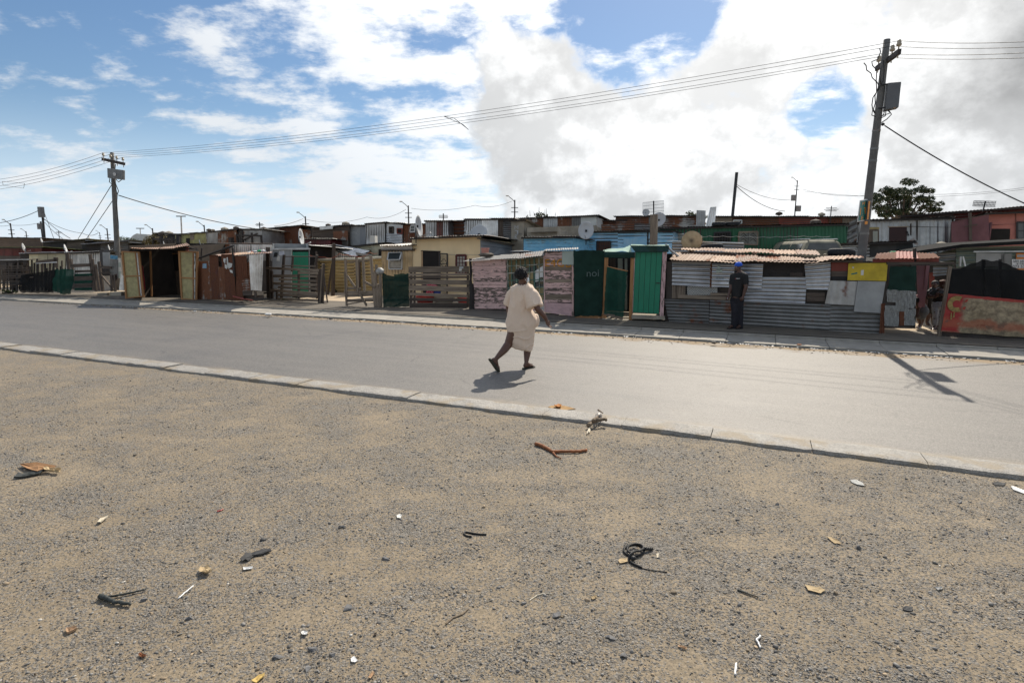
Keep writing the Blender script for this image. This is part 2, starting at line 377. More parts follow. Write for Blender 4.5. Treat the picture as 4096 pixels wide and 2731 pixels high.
PINKP = peel('peeling_pink_paint', (.74, .49, .44), amt=.36); PINKB = peel('pink_painted_board', (.66, .43, .42), amt=1.0); WHITEP = peel('peeling_white_paint', (.62, .58, .52), amt=.75); GREENP = peel('peeling_green_paint', (.08, .16, .12), (.5, .46, .38), amt=.5); BLUEP = peel('peeling_blue_paint', (.26, .58, .80), (.25, .25, .22), amt=.95, paint2=(.16, .46, .70))
YWALL = plain('pale_yellow_plaster', (.88, .68, .40), .8, .10, 1.2, bmp=.1); GREYW = plain('grey_plaster', (.27, .275, .28), .85, .15, 1.5); WHITEW = plain('off_white_plaster', (.66, .65, .6), .85, .2, 1.5); CONC = plain('stained_concrete', (.40, .35, .27), .9, .4, 2.0); CONCL = plain('kerb_concrete', (.34, .315, .27), .85, .25, 5.0, bmp=.4); POLEC = plain('weathered_pole', (.15, .145, .135), .75, .3, 4.0)
REDW = plain('faded_red_plaster', (.50, .19, .15), .85, .25, 1.5); PINKW = plain('dusty_pink_board', (.40, .20, .21), .8, .3, 1.5)
NETG = net('dark_green_shade_cloth', (.012, .032, .024), .05); NETG2 = net('green_shade_cloth', (.011, .050, .034), .10); NETB = net('black_shade_cloth', (.012, .012, .012), .10); NETL = net('pale_green_shade_cloth', (.30, .42, .35), .15)
BLACK = plain('matt_black', (.012, .012, .012), .7, .3); RUBBER = plain('tyre_rubber', (.018, .018, .02), .65, .4, 8); IRON = plain('black_iron', (.02, .02, .022), .5, .3, 6); WIRE = plain('wire_black', (.02, .02, .02), .6, .1, bmp=0); DISH = plain('dish_grey', (.52, .53, .53), .5, .15, 2); CERAM = plain('insulator_ceramic', (.42, .36, .26), .35, .3, 9)
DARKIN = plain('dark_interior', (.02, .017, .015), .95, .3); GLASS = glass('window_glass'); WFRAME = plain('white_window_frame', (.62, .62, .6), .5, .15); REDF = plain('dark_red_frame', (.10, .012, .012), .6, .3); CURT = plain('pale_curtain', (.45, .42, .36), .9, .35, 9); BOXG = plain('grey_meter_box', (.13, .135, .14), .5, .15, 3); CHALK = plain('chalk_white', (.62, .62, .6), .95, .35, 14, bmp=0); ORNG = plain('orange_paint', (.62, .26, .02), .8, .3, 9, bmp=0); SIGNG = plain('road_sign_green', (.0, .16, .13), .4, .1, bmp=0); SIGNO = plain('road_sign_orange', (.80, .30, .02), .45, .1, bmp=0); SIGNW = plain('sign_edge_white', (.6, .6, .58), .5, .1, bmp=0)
GREEND = plain('green_door_paint', (.004, .20, .105), .5, .14, 2.5); YELB = plain('yellow_board_paint', (.58, .42, .03), .7, .35, 3); GREYB = plain('grey_fibre_board', (.36, .36, .345), .8, .22, 3); SAGE = plain('sage_enamel', (.38, .44, .38), .45, .12, 3); BLUEC = plain('blue_wool', (.02, .10, .55), .9, .2, 20); PLASTW = plain('white_plastic', (.72, .72, .70), .4, .2, 12); PLASTR = plain('red_plastic', (.42, .03, .03), .45, .2, 8); PLASTG = plain('green_plastic', (.02, .35, .12), .3, .2, 8)
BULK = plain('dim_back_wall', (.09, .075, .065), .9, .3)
# ---------------------------------------------------------------- ground, road, kerbs, pavement
def lerp_tab(x, tab):
    if x <= tab[0][0]:
        (a, b), (c, d) = tab[0], tab[1]; return b + (d - b) / (c - a) * (x - a)
    for (a, b), (c, d) in zip(tab, tab[1:]):
        if x <= c: return b + (d - b) * (x - a) / (c - a)
    return tab[-1][1]
FAR = [(-80, 4.5), (-45, 10.2), (-26.84, 12.16), (-17.64, 12.66), (-10.66, 12.89), (6, 12.9), (40, 12.9)]
t_far = lambda s: lerp_tab(s, FAR)
WALKB = [(-80, 6.2), (-30.5, 13.9), (-23.1, 15.5), (-14.6, 16.25), (-7.5, 16.4), (-2.1, 15.9), (2.7, 15.75), (40, 15.8)]
Z_WALK = .12
def gz(s, t): return .085 + .035 * max(0, min(t, 64) - 24) + .02 * mnoise.noise(Vector((s * .3, t * .3, 0)))
def gravelness(x, y):
    p = Vector((x, y, 0)); q = Vector((x * .9 + y * .35, y * 1.5 - x * .3, 3))
    return .54 + .46 * mnoise.fractal(q * 1.9, 1.0, 2.1, 5) + .25 * mnoise.noise(p * 5.5)
def mat_gravel():
    m, nt, b = base_mat('sandy_gravel'); oc = coords(nt, 'Object'); oc2 = coords(nt, 'Object', (1, 1, 1))
    at = node(nt, 'ShaderNodeAttribute', attribute_name='gravel'); g = at.outputs['Fac']
    n1 = nz(nt, oc, 9, 8, .7); n2 = nz(nt, oc, 55, 5, .7); n3 = nz(nt, oc, 1.4, 6, .6)
    v = node(nt, 'ShaderNodeTexVoronoi', {'Vector': oc, 'Scale': 85.0, 'Randomness': 1.0}); v2 = node(nt, 'ShaderNodeTexVoronoi', {'Vector': oc, 'Scale': 190.0})
    sand = mixc(nt, ramp(nt, n3, .3, .7), (.285, .225, .15), (.37, .295, .20)); sand = mixc(nt, ramp(nt, n2, .35, .7), tuple(c * .62 for c in (.29, .235, .16)), sand)
    vs = node(nt, 'ShaderNodeSeparateColor', {0: v.outputs['Color']}); vs2 = node(nt, 'ShaderNodeSeparateColor', {0: v2.outputs['Color']})
    gr = mixc(nt, ramp(nt, vs.outputs[0], 0, 1, 0, 1, False), (.040, .038, .035), (.34, .315, .275)); gr2 = mixc(nt, ramp(nt, vs2.outputs[0], 0, 1, 0, 1, False), (.05, .047, .043), (.33, .30, .255))
    gr = mixc(nt, .5, gr, gr2)
    f = mth(nt, 'ADD', g, mth(nt, 'MULTIPLY', mth(nt, 'SUBTRACT', n1, .5), .8)); f = mth(nt, 'ADD', f, mth(nt, 'MULTIPLY', mth(nt, 'SUBTRACT', vs.outputs[1], .5), 1.0))
    f = ramp(nt, f, .47, .62)
    L(nt, mixc(nt, mth(nt, 'MULTIPLY', f, .9), sand, gr), b.inputs['Base Color']); b.inputs['Roughness'].default_value = .82; b.inputs['Specular IOR Level'].default_value = .35
    h = mth(nt, 'ADD', mth(nt, 'MULTIPLY', mth(nt, 'SUBTRACT', 1.0, v.outputs['Distance']), mth(nt, 'MULTIPLY', f, .8)), mth(nt, 'MULTIPLY', n2, .5))
    bump(nt, b, h, .8, .014)
    return m
def mat_road():
    m, nt, b = base_mat('worn_asphalt'); uv = coords(nt, 'UV')
    tc = node(nt, 'ShaderNodeTexCoord'); sp = node(nt, 'ShaderNodeSeparateXYZ', {0: tc.outputs['UV']}); t = sp.outputs[1]
    v = node(nt, 'ShaderNodeTexVoronoi', {'Vector': uv, 'Scale': 95.0}); vs = node(nt, 'ShaderNodeSeparateColor', {0: v.outputs['Color']})
    n1 = nz(nt, uv, 1.1, 6, .62); n2 = nz(nt, coords(nt, 'UV', (.16, 3.2, 1)), 1.0, 5, .6); n3 = nz(nt, uv, 45, 4, .7); n4 = nz(nt, coords(nt, 'UV', (.06, 14, 1)), 1.0, 3, .55)
    c = mixc(nt, ramp(nt, n2, .3, .7), (.088, .080, .069), (.124, .112, .096)); c = mixc(nt, ramp(nt, n1, .35, .7, 0, .5), c, (.15, .135, .115))
    c = mixc(nt, ramp(nt, n4, .56, .70, 0, .35), c, (.065, .062, .058))
    ck = node(nt, 'ShaderNodeTexVoronoi', {'Vector': mixc(nt, .12, uv, node(nt, 'ShaderNodeTexNoise', {'Vector': uv, 'Scale': 1.7, 'Detail': 5.0}).outputs[1], 'ADD'), 'Scale': .55}, feature='DISTANCE_TO_EDGE'); crk = mth(nt, 'MULTIPLY', ramp(nt, ck.outputs['Distance'], .004, .016, 1, 0), ramp(nt, n1, .5, .62))
    c = mixc(nt, mth(nt, 'MULTIPLY', crk, .55), c, (.03, .028, .025)); n5 = nz(nt, coords(nt, 'UV', (.5, 1.4, 1)), .9, 7, .68); c = mixc(nt, ramp(nt, n5, .54, .66, 0, .6), c, (.068, .064, .058)); c = mixc(nt, ramp(nt, n5, .30, .42, .4, 0), c, (.17, .15, .12))
    c = mixc(nt, .34, c, mixc(nt, vs.outputs[0], (.03, .03, .03), (.34, .32, .29)))
    # sand drifted along the far gutter
    e = mth(nt, 'ADD', mth(nt, 'SUBTRACT', t, 12.32), mth(nt, 'MULTIPLY', mth(nt, 'SUBTRACT', nz(nt, coords(nt, 'UV', (.7, 1.6, 1)), 1.6, 7, .68), .5), 1.7))
    sandm = ramp(nt, e, -.05, .35)
    c = mixc(nt, mth(nt, 'MULTIPLY', sandm, .85), c, mixc(nt, n3, (.22, .155, .085), (.40, .29, .17)))
    e2 = mth(nt, 'ADD', mth(nt, 'SUBTRACT', 6.55, t), mth(nt, 'MULTIPLY', mth(nt, 'SUBTRACT', n1, .5), .5)); c = mixc(nt, ramp(nt, e2, -.05, .2, 0, .4), c, (.3, .235, .15))
    L(nt, c, b.inputs['Base Color'])
    L(nt, mth(nt, 'ADD', .50, mth(nt, 'MULTIPLY', mth(nt, 'ADD', sandm, mth(nt, 'MULTIPLY', n1, .35)), .35)), b.inputs['Roughness']); b.inputs['Specular IOR Level'].default_value = .48
    bump(nt, b, mth(nt, 'ADD', mth(nt, 'MULTIPLY', v.outputs['Distance'], -.6), n3), .5, .006)
    return m
def mat_dirt(name, a, c2):
    m, nt, b = base_mat(name); oc = coords(nt, 'Object'); n = nz(nt, oc, .8, 8, .65); n2 = nz(nt, oc, 28, 5, .7)
    c = mixc(nt, ramp(nt, n, .3, .7), a, c2); c = mixc(nt, ramp(nt, n2, .55, .75, 0, .5), c, tuple(x * .5 for x in a))
    L(nt, c, b.inputs['Base Color']); b.inputs['Roughness'].default_value = .9; bump(nt, b, n2, .5, .015)
    return m
GRAV = mat_gravel(); ROAD = mat_road(); DIRT = mat_dirt('yard_sand', (.42, .33, .22), (.50, .40, .28)); WALKM = mat_dirt('pavement_tar', (.095, .082, .065), (.16, .136, .104))

def grid(name, ss, ts, zf, mat, uvw=True, attr=None):
    ns = len(ss); vs = []; uv = []
    for s in ss:
        for t in (ts(s) if callable(ts) else ts):
            vs.append(ST(s, t, zf(s, t))); uv.append((s, t))
    nt_ = len(vs) // ns; fs = [(i * nt_ + j, (i + 1) * nt_ + j, (i + 1) * nt_ + j + 1, i * nt_ + j + 1) for i in range(ns - 1) for j in range(nt_ - 1)]
    me = bpy.data.meshes.new(name); me.from_pydata(vs, [], fs); ul = me.uv_layers.new(name='UVMap')
    idx = np.zeros(len(me.loops), dtype=np.int32); me.loops.foreach_get('vertex_index', idx); ul.data.foreach_set('uv', np.array(uv, dtype=np.float32)[idx].ravel())
    me.polygons.foreach_set('use_smooth', [True] * len(fs)); me.materials.append(mat)
    if attr:
        a = me.attributes.new('gravel', 'FLOAT', 'POINT'); a.data.foreach_set('value', np.array([attr(v.x, v.y) for v in vs], dtype=np.float32))
    o = bpy.data.objects.new(name, me); C.objects.link(o); o['kind'] = 'structure'; ORG[o.name] = Vector((0, 0, 0))
    return o
fr = lambda a, b, n: [a + (b - a) * i / n for i in range(n + 1)]
Z_GR = -.022
def zg(s, t): return Z_GR + .012 * mnoise.noise(Vector((s * 1.7, t * 1.7, 5))) + .006 * mnoise.noise(Vector((s * 7, t * 7, 1)))
grid('gravel_ground', fr(-16, 12, 400), fr(.6, 6.16, 80), zg, GRAV, attr=gravelness)
grid('sandy_ground', [-900, -60, -16, 12, 60, 900], [-900, -40, -8, .62, 6.1], lambda s, t: -.07, GRAV, attr=lambda x, y: .5)
grid('land', [-1400, -300, 300, 1400], [-1400, -60, 60, 1400], lambda s, t: -.5, DIRT)
grid('yard_ground', fr(-150, 90, 120), fr(13.6, 150, 110), lambda s, t: gz(s, t) - (.3 if t < t_far(s) + 1.2 else 0), DIRT)
rs = fr(-80, -30, 25) + fr(-29, 30, 60)
road_o = grid('road', rs, lambda s: [6.38 if s > -40 else 6.38 + (s + 40) * .17] + [6.38 + (t_far(s) - .12 - 6.38) * k / 8 for k in range(1, 9)], lambda s, t: .0, ROAD)
# worn line of sand and rubbish lies in the gutter; the pavement behind it
grid('pavement', rs, lambda s: [t_far(s) + .98, t_far(s) + 1.0, lerp_tab(s, WALKB) + .1, lerp_tab(s, WALKB) + .35], lambda s, t: Z_WALK if t < lerp_tab(s, WALKB) + .2 else Z_WALK - .03, WALKM)
def far_kerb():
    m, nt, b = base_mat('gutter_painted_shade'); b.inputs['Base Color'].default_value = (.02, .019, .017, 1); b.inputs['Roughness'].default_value = .25; L(nt, ramp(nt, nz(nt, coords(nt, 'UV'), 3, 5, .6), .35, .65, .08, .6), b.inputs['Roughness'])  # near-black glossy colour paints the kerb riser's shade into the gutter strip
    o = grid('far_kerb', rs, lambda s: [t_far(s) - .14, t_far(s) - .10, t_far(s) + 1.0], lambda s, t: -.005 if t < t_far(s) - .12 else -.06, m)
    s = -42.0; me = None
    while s < 12:
        Lb = .985; sa, sb = s + .004, s + Lb - .004
        mb = MB(); z0, z1 = .03 + random.uniform(-.008, .008), .055 + random.uniform(-.006, .006)
        q = [ST(sa, t_far(sa) + .90, z1), ST(sb, t_far(sb) + .90, z1), ST(sb, t_far(sb) + .04, z0), ST(sa, t_far(sa) + .04, z0)]
        q2 = [Vector((p.x, p.y, -.058)) for p in q]
        mb.add(q + q2, [(0, 3, 2, 1), (3, 7, 6, 2), (0, 4, 7, 3), (1, 2, 6, 5), (0, 1, 5, 4)])
        mb.bar(ST(sa, t_far(sa) + .95, .055), ST(sb, t_far(sb) + .95, .055), .095, .10)
        ob = build('kerb_stone', mb, CONCL, o); bev(ob, .006)
        s += Lb
def bev(ob, w, seg=2):
    md = ob.modifiers.new('bevel', 'BEVEL'); md.width = w; md.segments = seg; md.limit_method = 'ANGLE'
def near_kerb():
    o = grid('near_kerb', fr(-40, 20, 40), [6.0, 6.42], lambda s, t: -.03, CONC)
    s = -5.07 - .938 * 32
    m, nt, b = base_mat('speckled_kerb_concrete'); oc = coords(nt, 'Object'); w, r = rnd(nt)
    v = node(nt, 'ShaderNodeTexVoronoi', {'Vector': oc, 'Scale': 75.0}); vs = node(nt, 'ShaderNodeSeparateColor', {0: v.outputs['Color']})
    n = nz(nt, oc, 3.5, 6, .65, w)
    c = mixc(nt, ramp(nt, n, .3, .7), (.25, .235, .21), (.36, .34, .30)); c = mixc(nt, .3, c, mixc(nt, vs.outputs[0], (.06, .06, .06), (.55, .52, .47)))
    c = mixc(nt, ramp(nt, nz(nt, oc, 2.2, 7, .68), .48, .62, 0, .8), c, (.28, .225, .15)); c = mixc(nt, ramp(nt, nz(nt, oc, 6, 5, .6), .58, .75, 0, .5), c, (.12, .11, .10))
    L(nt, c, b.inputs['Base Color']); b.inputs['Roughness'].default_value = .7; bump(nt, b, mth(nt, 'ADD', nz(nt, oc, 60, 4, .7), v.outputs['Distance']), .7, .008)
    while s < 14:
        mb = MB(); a, e = s + .003, s + .938 - .003; dz = random.uniform(-.010, .012); n = 12
        vs = []; 
        for i in range(n + 1):
            x = a + (e - a) * i / n
            for (t, z, k) in ((6.395, -.03, .0), (6.385, .014 + dz, .016), (6.34, .022 + dz, .006), (6.10, .020 + dz, .008), (6.055, .012 + dz, .022), (6.045, -.12, .012)):
                vs.append(ST(x, t + k * mnoise.noise(Vector((x * 9, t * 50, 0))), z + .5 * k * mnoise.noise(Vector((x * 7, t * 40, 4)))))
        fs = [(i * 6 + j, (i + 1) * 6 + j, (i + 1) * 6 + j + 1, i * 6 + j + 1) for i in range(n) for j in range(5)] + [(0, 1, 2, 3, 4, 5), tuple(n * 6 + j for j in (5, 4, 3, 2, 1, 0))]
        mb.add(vs, fs); build('kerb_stone', mb, m, o, smooth=False)
        s += .938
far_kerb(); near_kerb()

# pebbles: real small stones, too many to count
def pebbles():
    ico = bmesh.new(); bmesh.ops.create_icosphere(ico, subdivisions=1, radius=1)
    IV = np.array([v.co[:] for v in ico.verts]); IF = np.array([[v.index for v in f.verts] for f in ico.faces]); ico.free()
    OV = np.array([(1, 0, 0), (-1, 0, 0), (0, 1, 0), (0, -1, 0), (0, 0, 1), (0, 0, -1)], float); OF = np.array([(0, 2, 4), (2, 1, 4), (1, 3, 4), (3, 0, 4), (2, 0, 5), (1, 2, 5), (3, 1, 5), (0, 3, 5)])
    def place(n, smin, smax, ymax, thr):
        out = []
        while len(out) < n:
            y = 1.9 + (ymax - 1.9) * random.random() ** 1.25; x = random.uniform(-1, 1) * (y * .93 + .5)
            p = Vector((x, y, 0)); t = p.dot(RN); s = p.dot(RD)
            if t > 6.0 or t < .7 or s > 11.5 or s < -15.5: continue
            g = gravelness(x, y)
            if random.random() > max(.16, min(1, (g - thr) / .55)): continue
            sz = smin * (smax / smin) ** (random.random() ** 2.2)
            out.append((x, y, zg(s, t), sz))
        return np.array(out)
    vv, ff, cc = [], [], []; off = 0
    for (BV, BF, n, a, b, ymax, thr) in ((OV, OF, 175000, .0021, .0060, 8.3, .14), (IV, IF, 12000, .0055, .0125, 9.0, .25), (IV, IF, 260, .010, .021, 9.5, .15)):
        P = place(n, a, b, ymax, thr); k = len(BV)
        M = np.repeat(BV[None], n, 0) * (1 + RNG.uniform(-.48, .42, (n, k, 1))) * np.stack([RNG.uniform(.7, 1.25, n), RNG.uniform(.55, 1.0, n), RNG.uniform(.28, .62, n)], -1)[:, None, :]
        th = RNG.uniform(0, 6.28, n); tl = RNG.normal(0, .28, n); c, s_, ct, st = np.cos(th), np.sin(th), np.cos(tl), np.sin(tl)
        x = M[..., 0]; y = M[..., 1] * ct[:, None] - M[..., 2] * st[:, None]; z = M[..., 1] * st[:, None] + M[..., 2] * ct[:, None]
        X = np.stack([x * c[:, None] - y * s_[:, None], x * s_[:, None] + y * c[:, None], z], -1) * P[:, 3][:, None, None]
        X += np.stack([P[:, 0], P[:, 1], P[:, 2] + P[:, 3] * .18], -1)[:, None, :]
        vv.append(X.reshape(-1, 3)); ff.append((BF[None] + (np.arange(n) * k)[:, None, None] + off).reshape(-1, 3)); off += n * k
        base = RNG.uniform(.07, .30, n); tint = np.stack([base * 1.02, base * .97, base * .89], -1)
        tan = RNG.random(n) < .16; tint[tan] = np.stack([base[tan] * 1.7, base[tan] * 1.3, base[tan] * .85], -1)
        wh = RNG.random(n) < .012; tint[wh] = [.55, .52, .46]
        cc.append(np.repeat(np.concatenate([tint, np.ones((n, 1))], 1), k, 0))
    vv = np.concatenate(vv); ff = np.concatenate(ff); cc = np.concatenate(cc)
    me = bpy.data.meshes.new('gravel'); me.vertices.add(len(vv)); me.vertices.foreach_set('co', vv.astype(np.float32).ravel())
    me.loops.add(ff.size); me.loops.foreach_set('vertex_index', ff.astype(np.int32).ravel()); me.polygons.add(len(ff)); me.polygons.foreach_set('loop_start', np.arange(0, ff.size, 3, dtype=np.int32))
    a = me.color_attributes.new('stone', 'FLOAT_COLOR', 'POINT'); a.data.foreach_set('color', cc.astype(np.float32).ravel()); me.update(calc_edges=True)
    m, nt, b = base_mat('pebble_stone'); at = node(nt, 'ShaderNodeAttribute', attribute_name='stone'); L(nt, at.outputs['Color'], b.inputs['Base Color']); b.inputs['Roughness'].default_value = .72; b.inputs['Specular IOR Level'].default_value = .35
    me.materials.append(m); o = bpy.data.objects.new('gravel', me); C.objects.link(o); o['kind'] = 'stuff'; o['label'] = 'grey gravel chips strewn over the sandy ground'; o['category'] = 'gravel'
    ORG[o.name] = Vector((0, 0, 0))
pebbles()
# ---------------------------------------------------------------- shanties along the pavement
def GP(pa, pb, z=Z_WALK): a = G(*pa, z); b = G(*pb, z); return Plane((a.x, a.y), (b.x, b.y))
def Q(pl, cf, *uv, off=0.0): return [pl.P(cf(u, v), off) for (u, v) in uv]
def sheet(par, pl, cf, quad, mat, off=0.0, horiz=False, pitch=.076, amp=.010, wob=.012, name='corrugated_sheet', dent=0, **k):
    mb = MB(); mb.corr(Q(pl, cf, *quad, off=off), pitch, amp, horiz, wob, dent=dent, **k); return build(name, mb, mat, par)
def board(par, pl, cf, quad, mat, off=0.0, th=.018, name='board', jit=0.0):
    q = Q(pl, cf, *[(u + random.uniform(-jit, jit), v + random.uniform(-jit, jit)) for u, v in quad], off=off)
    mb = MB(); mb.prism(q, th); return build(name, mb, mat, par)
def plank(par, pl, cf, u0, v0, u1, v1, h, mat, off=0.0, th=.022, name='plank'):
    """plank whose upper edge runs (u0,v0)-(u1,v1) with height h, uneven ends"""
    e = lambda: random.uniform(-4, 4); w = lambda: random.uniform(-2, 2)
    if abs(u1 - u0) > abs(v1 - v0): qd = [(u0 + e(), v0 + w()), (u1 + e(), v1 + w()), (u1 + e(), v1 + h + w()), (u0 + e(), v0 + h + w())]
    else: qd = [(u0, v0 + e()), (u0 + h, v0 + e()), (u1 + h + w(), v1 + e()), (u1 + w(), v1 + e())]
    mb = MB(); mb.prism(Q(pl, cf, *qd, off=off), th); return build(name, mb, mat, par)
def pole(par, pl, cf, a, b, d, mat, off=0.0, name='post', d2=None, zfix=True):
    """round rough pole between two image places on the plane"""
    p, q = pl.P(cf(*a), off), pl.P(cf(*b), off); mb = MB(); n = 6; d2 = d2 or d
    pts = [p.lerp(q, i / n) + Vector((random.uniform(-1, 1), random.uniform(-1, 1), 0)) * d * .12 * (0 < i < n) for i in range(n + 1)]
    mb.tube(pts, [(d + (d2 - d) * i / n) / 2 * random.uniform(.9, 1.1) for i in range(n + 1)], 8); return build(name, mb, mat, par)
def netp(par, pl, cf, quad, mat, off=0.0, wob=.05, sag=0.0, name='shade_cloth', nu=16, nv=16, edge=.03):
    mb = MB(); mb.cloth(Q(pl, cf, *quad, off=off), nu, nv, wob, sag, edge=edge); return build(name, mb, mat, par, smooth=True)
def slab(par, pl, cf, quad, mat, off, th, name='wall'):
    mb = MB(); mb.prism(Q(pl, cf, *quad, off=off), th, n=-pl.n); return build(name, mb, mat, par)
def hull(par, pl, x0, x1, z0, z1, depth, mat, off=0.0, name='wall', zb=None):
    """side and back walls of a shack: x along the plane in metres from two image columns"""
    a = pl.P((x0, 1000), off); b = pl.P((x1, 1000), off); n = pl.n; zb = zb if zb is not None else z1
    a0 = Vector((a.x, a.y, z0)); b0 = Vector((b.x, b.y, z0)); a1 = Vector((a.x, a.y, z1)); b1 = Vector((b.x, b.y, z1))
    A0, B0 = a0 + n * depth, b0 + n * depth; A1, B1 = A0.copy(), B0.copy(); A1.z = B1.z = zb
    mb = MB(); t = .04
    ins = pl.d * t
    mb.add([a0, a1, A1, A0, a0 + ins, a1 + ins, A1 + ins, A0 + ins], [(0, 1, 2, 3), (7, 6, 5, 4), (0, 4, 5, 1), (1, 5, 6, 2), (3, 2, 6, 7)], [(0, z0), (0, z1), (depth, zb), (depth, z0)] * 2)
    mb.add([b0, b1, B1, B0, b0 - ins, b1 - ins, B1 - ins, B0 - ins], [(3, 2, 1, 0), (4, 5, 6, 7), (1, 5, 4, 0), (2, 6, 5, 1), (7, 6, 2, 3)], [(0, z0), (0, z1), (depth, zb), (depth, z0)] * 2)
    mb.add([A0 + ins, B0 - ins, B1 - ins, A1 + ins, A0 + ins - n * t, B0 - ins - n * t, B1 - ins - n * t, A1 + ins - n * t], [(0, 1, 2, 3), (7, 6, 5, 4)], [(0, z0), (5, z0), (5, z1), (0, z1)] * 2)
    return build(name, mb, mat, par)
def text_on(par, pl, cf, quad, txt, mat, off=.01, name='lettering', space=1.0, wob=0.0):
    cu = bpy.data.curves.new('lettering', 'FONT'); cu.body = txt; cu.align_x = 'LEFT'; cu.space_character = space; cu.resolution_u = 3; cu.extrude = 0
    to = bpy.data.objects.new('lettering', cu); C.objects.link(to); dg = bpy.context.evaluated_depsgraph_get(); me = bpy.data.meshes.new_from_object(to.evaluated_get(dg))
    vs = [v.co.copy() for v in me.vertices]; fs = [list(p.vertices) for p in me.polygons]; bpy.data.objects.remove(to); bpy.data.curves.remove(cu); bpy.data.meshes.remove(me)
    x0, x1 = min(v.x for v in vs), max(v.x for v in vs); y0, y1 = min(v.y for v in vs), max(v.y for v in vs)
    q = Q(pl, cf, *quad, off=off) if pl is not None else quad; mb = MB(); out = []
    for v in vs:
        a = (v.x - x0) / (x1 - x0); b = 1 - (v.y - y0) / (y1 - y0)
        out.append((q[0] * (1 - a) + q[1] * a) * (1 - b) + (q[3] * (1 - a) + q[2] * a) * b)
    mb.add(out, fs); return build(name, mb, mat, par)
def base_of(pl, px, z=Z_WALK): p = pl.P((px, 1000)); return Vector((p.x, p.y, z))
def rect(u0, v0, u1, v1): return [(u0, v0), (u1, v0), (u1, v1), (u0, v1)]
def roofsheets(par, pl, cf, front, back, mats, offf, offb, dz=0.0, horiz=False, amp=.010, **k):
    """row of roof sheets between a front edge and a back edge, each a list of image places"""
    for i in range(len(front) - 1):
        f0, f1 = pl.P(cf(*front[i]), offf), pl.P(cf(front[i + 1][0] + 3, front[i + 1][1]), offf); b0, b1 = pl.P(cf(*back[i]), offb), pl.P(cf(back[i + 1][0] + 3, back[i + 1][1]), offb)
        z = Vector((0, 0, dz + .012 * (i % 2)))
        mb = MB(); mb.corr([b0 + z, b1 + z, f1 + z, f0 + z], .085, amp, horiz, .02, **k); build('roof_sheet', mb, mats[i % len(mats)], par)

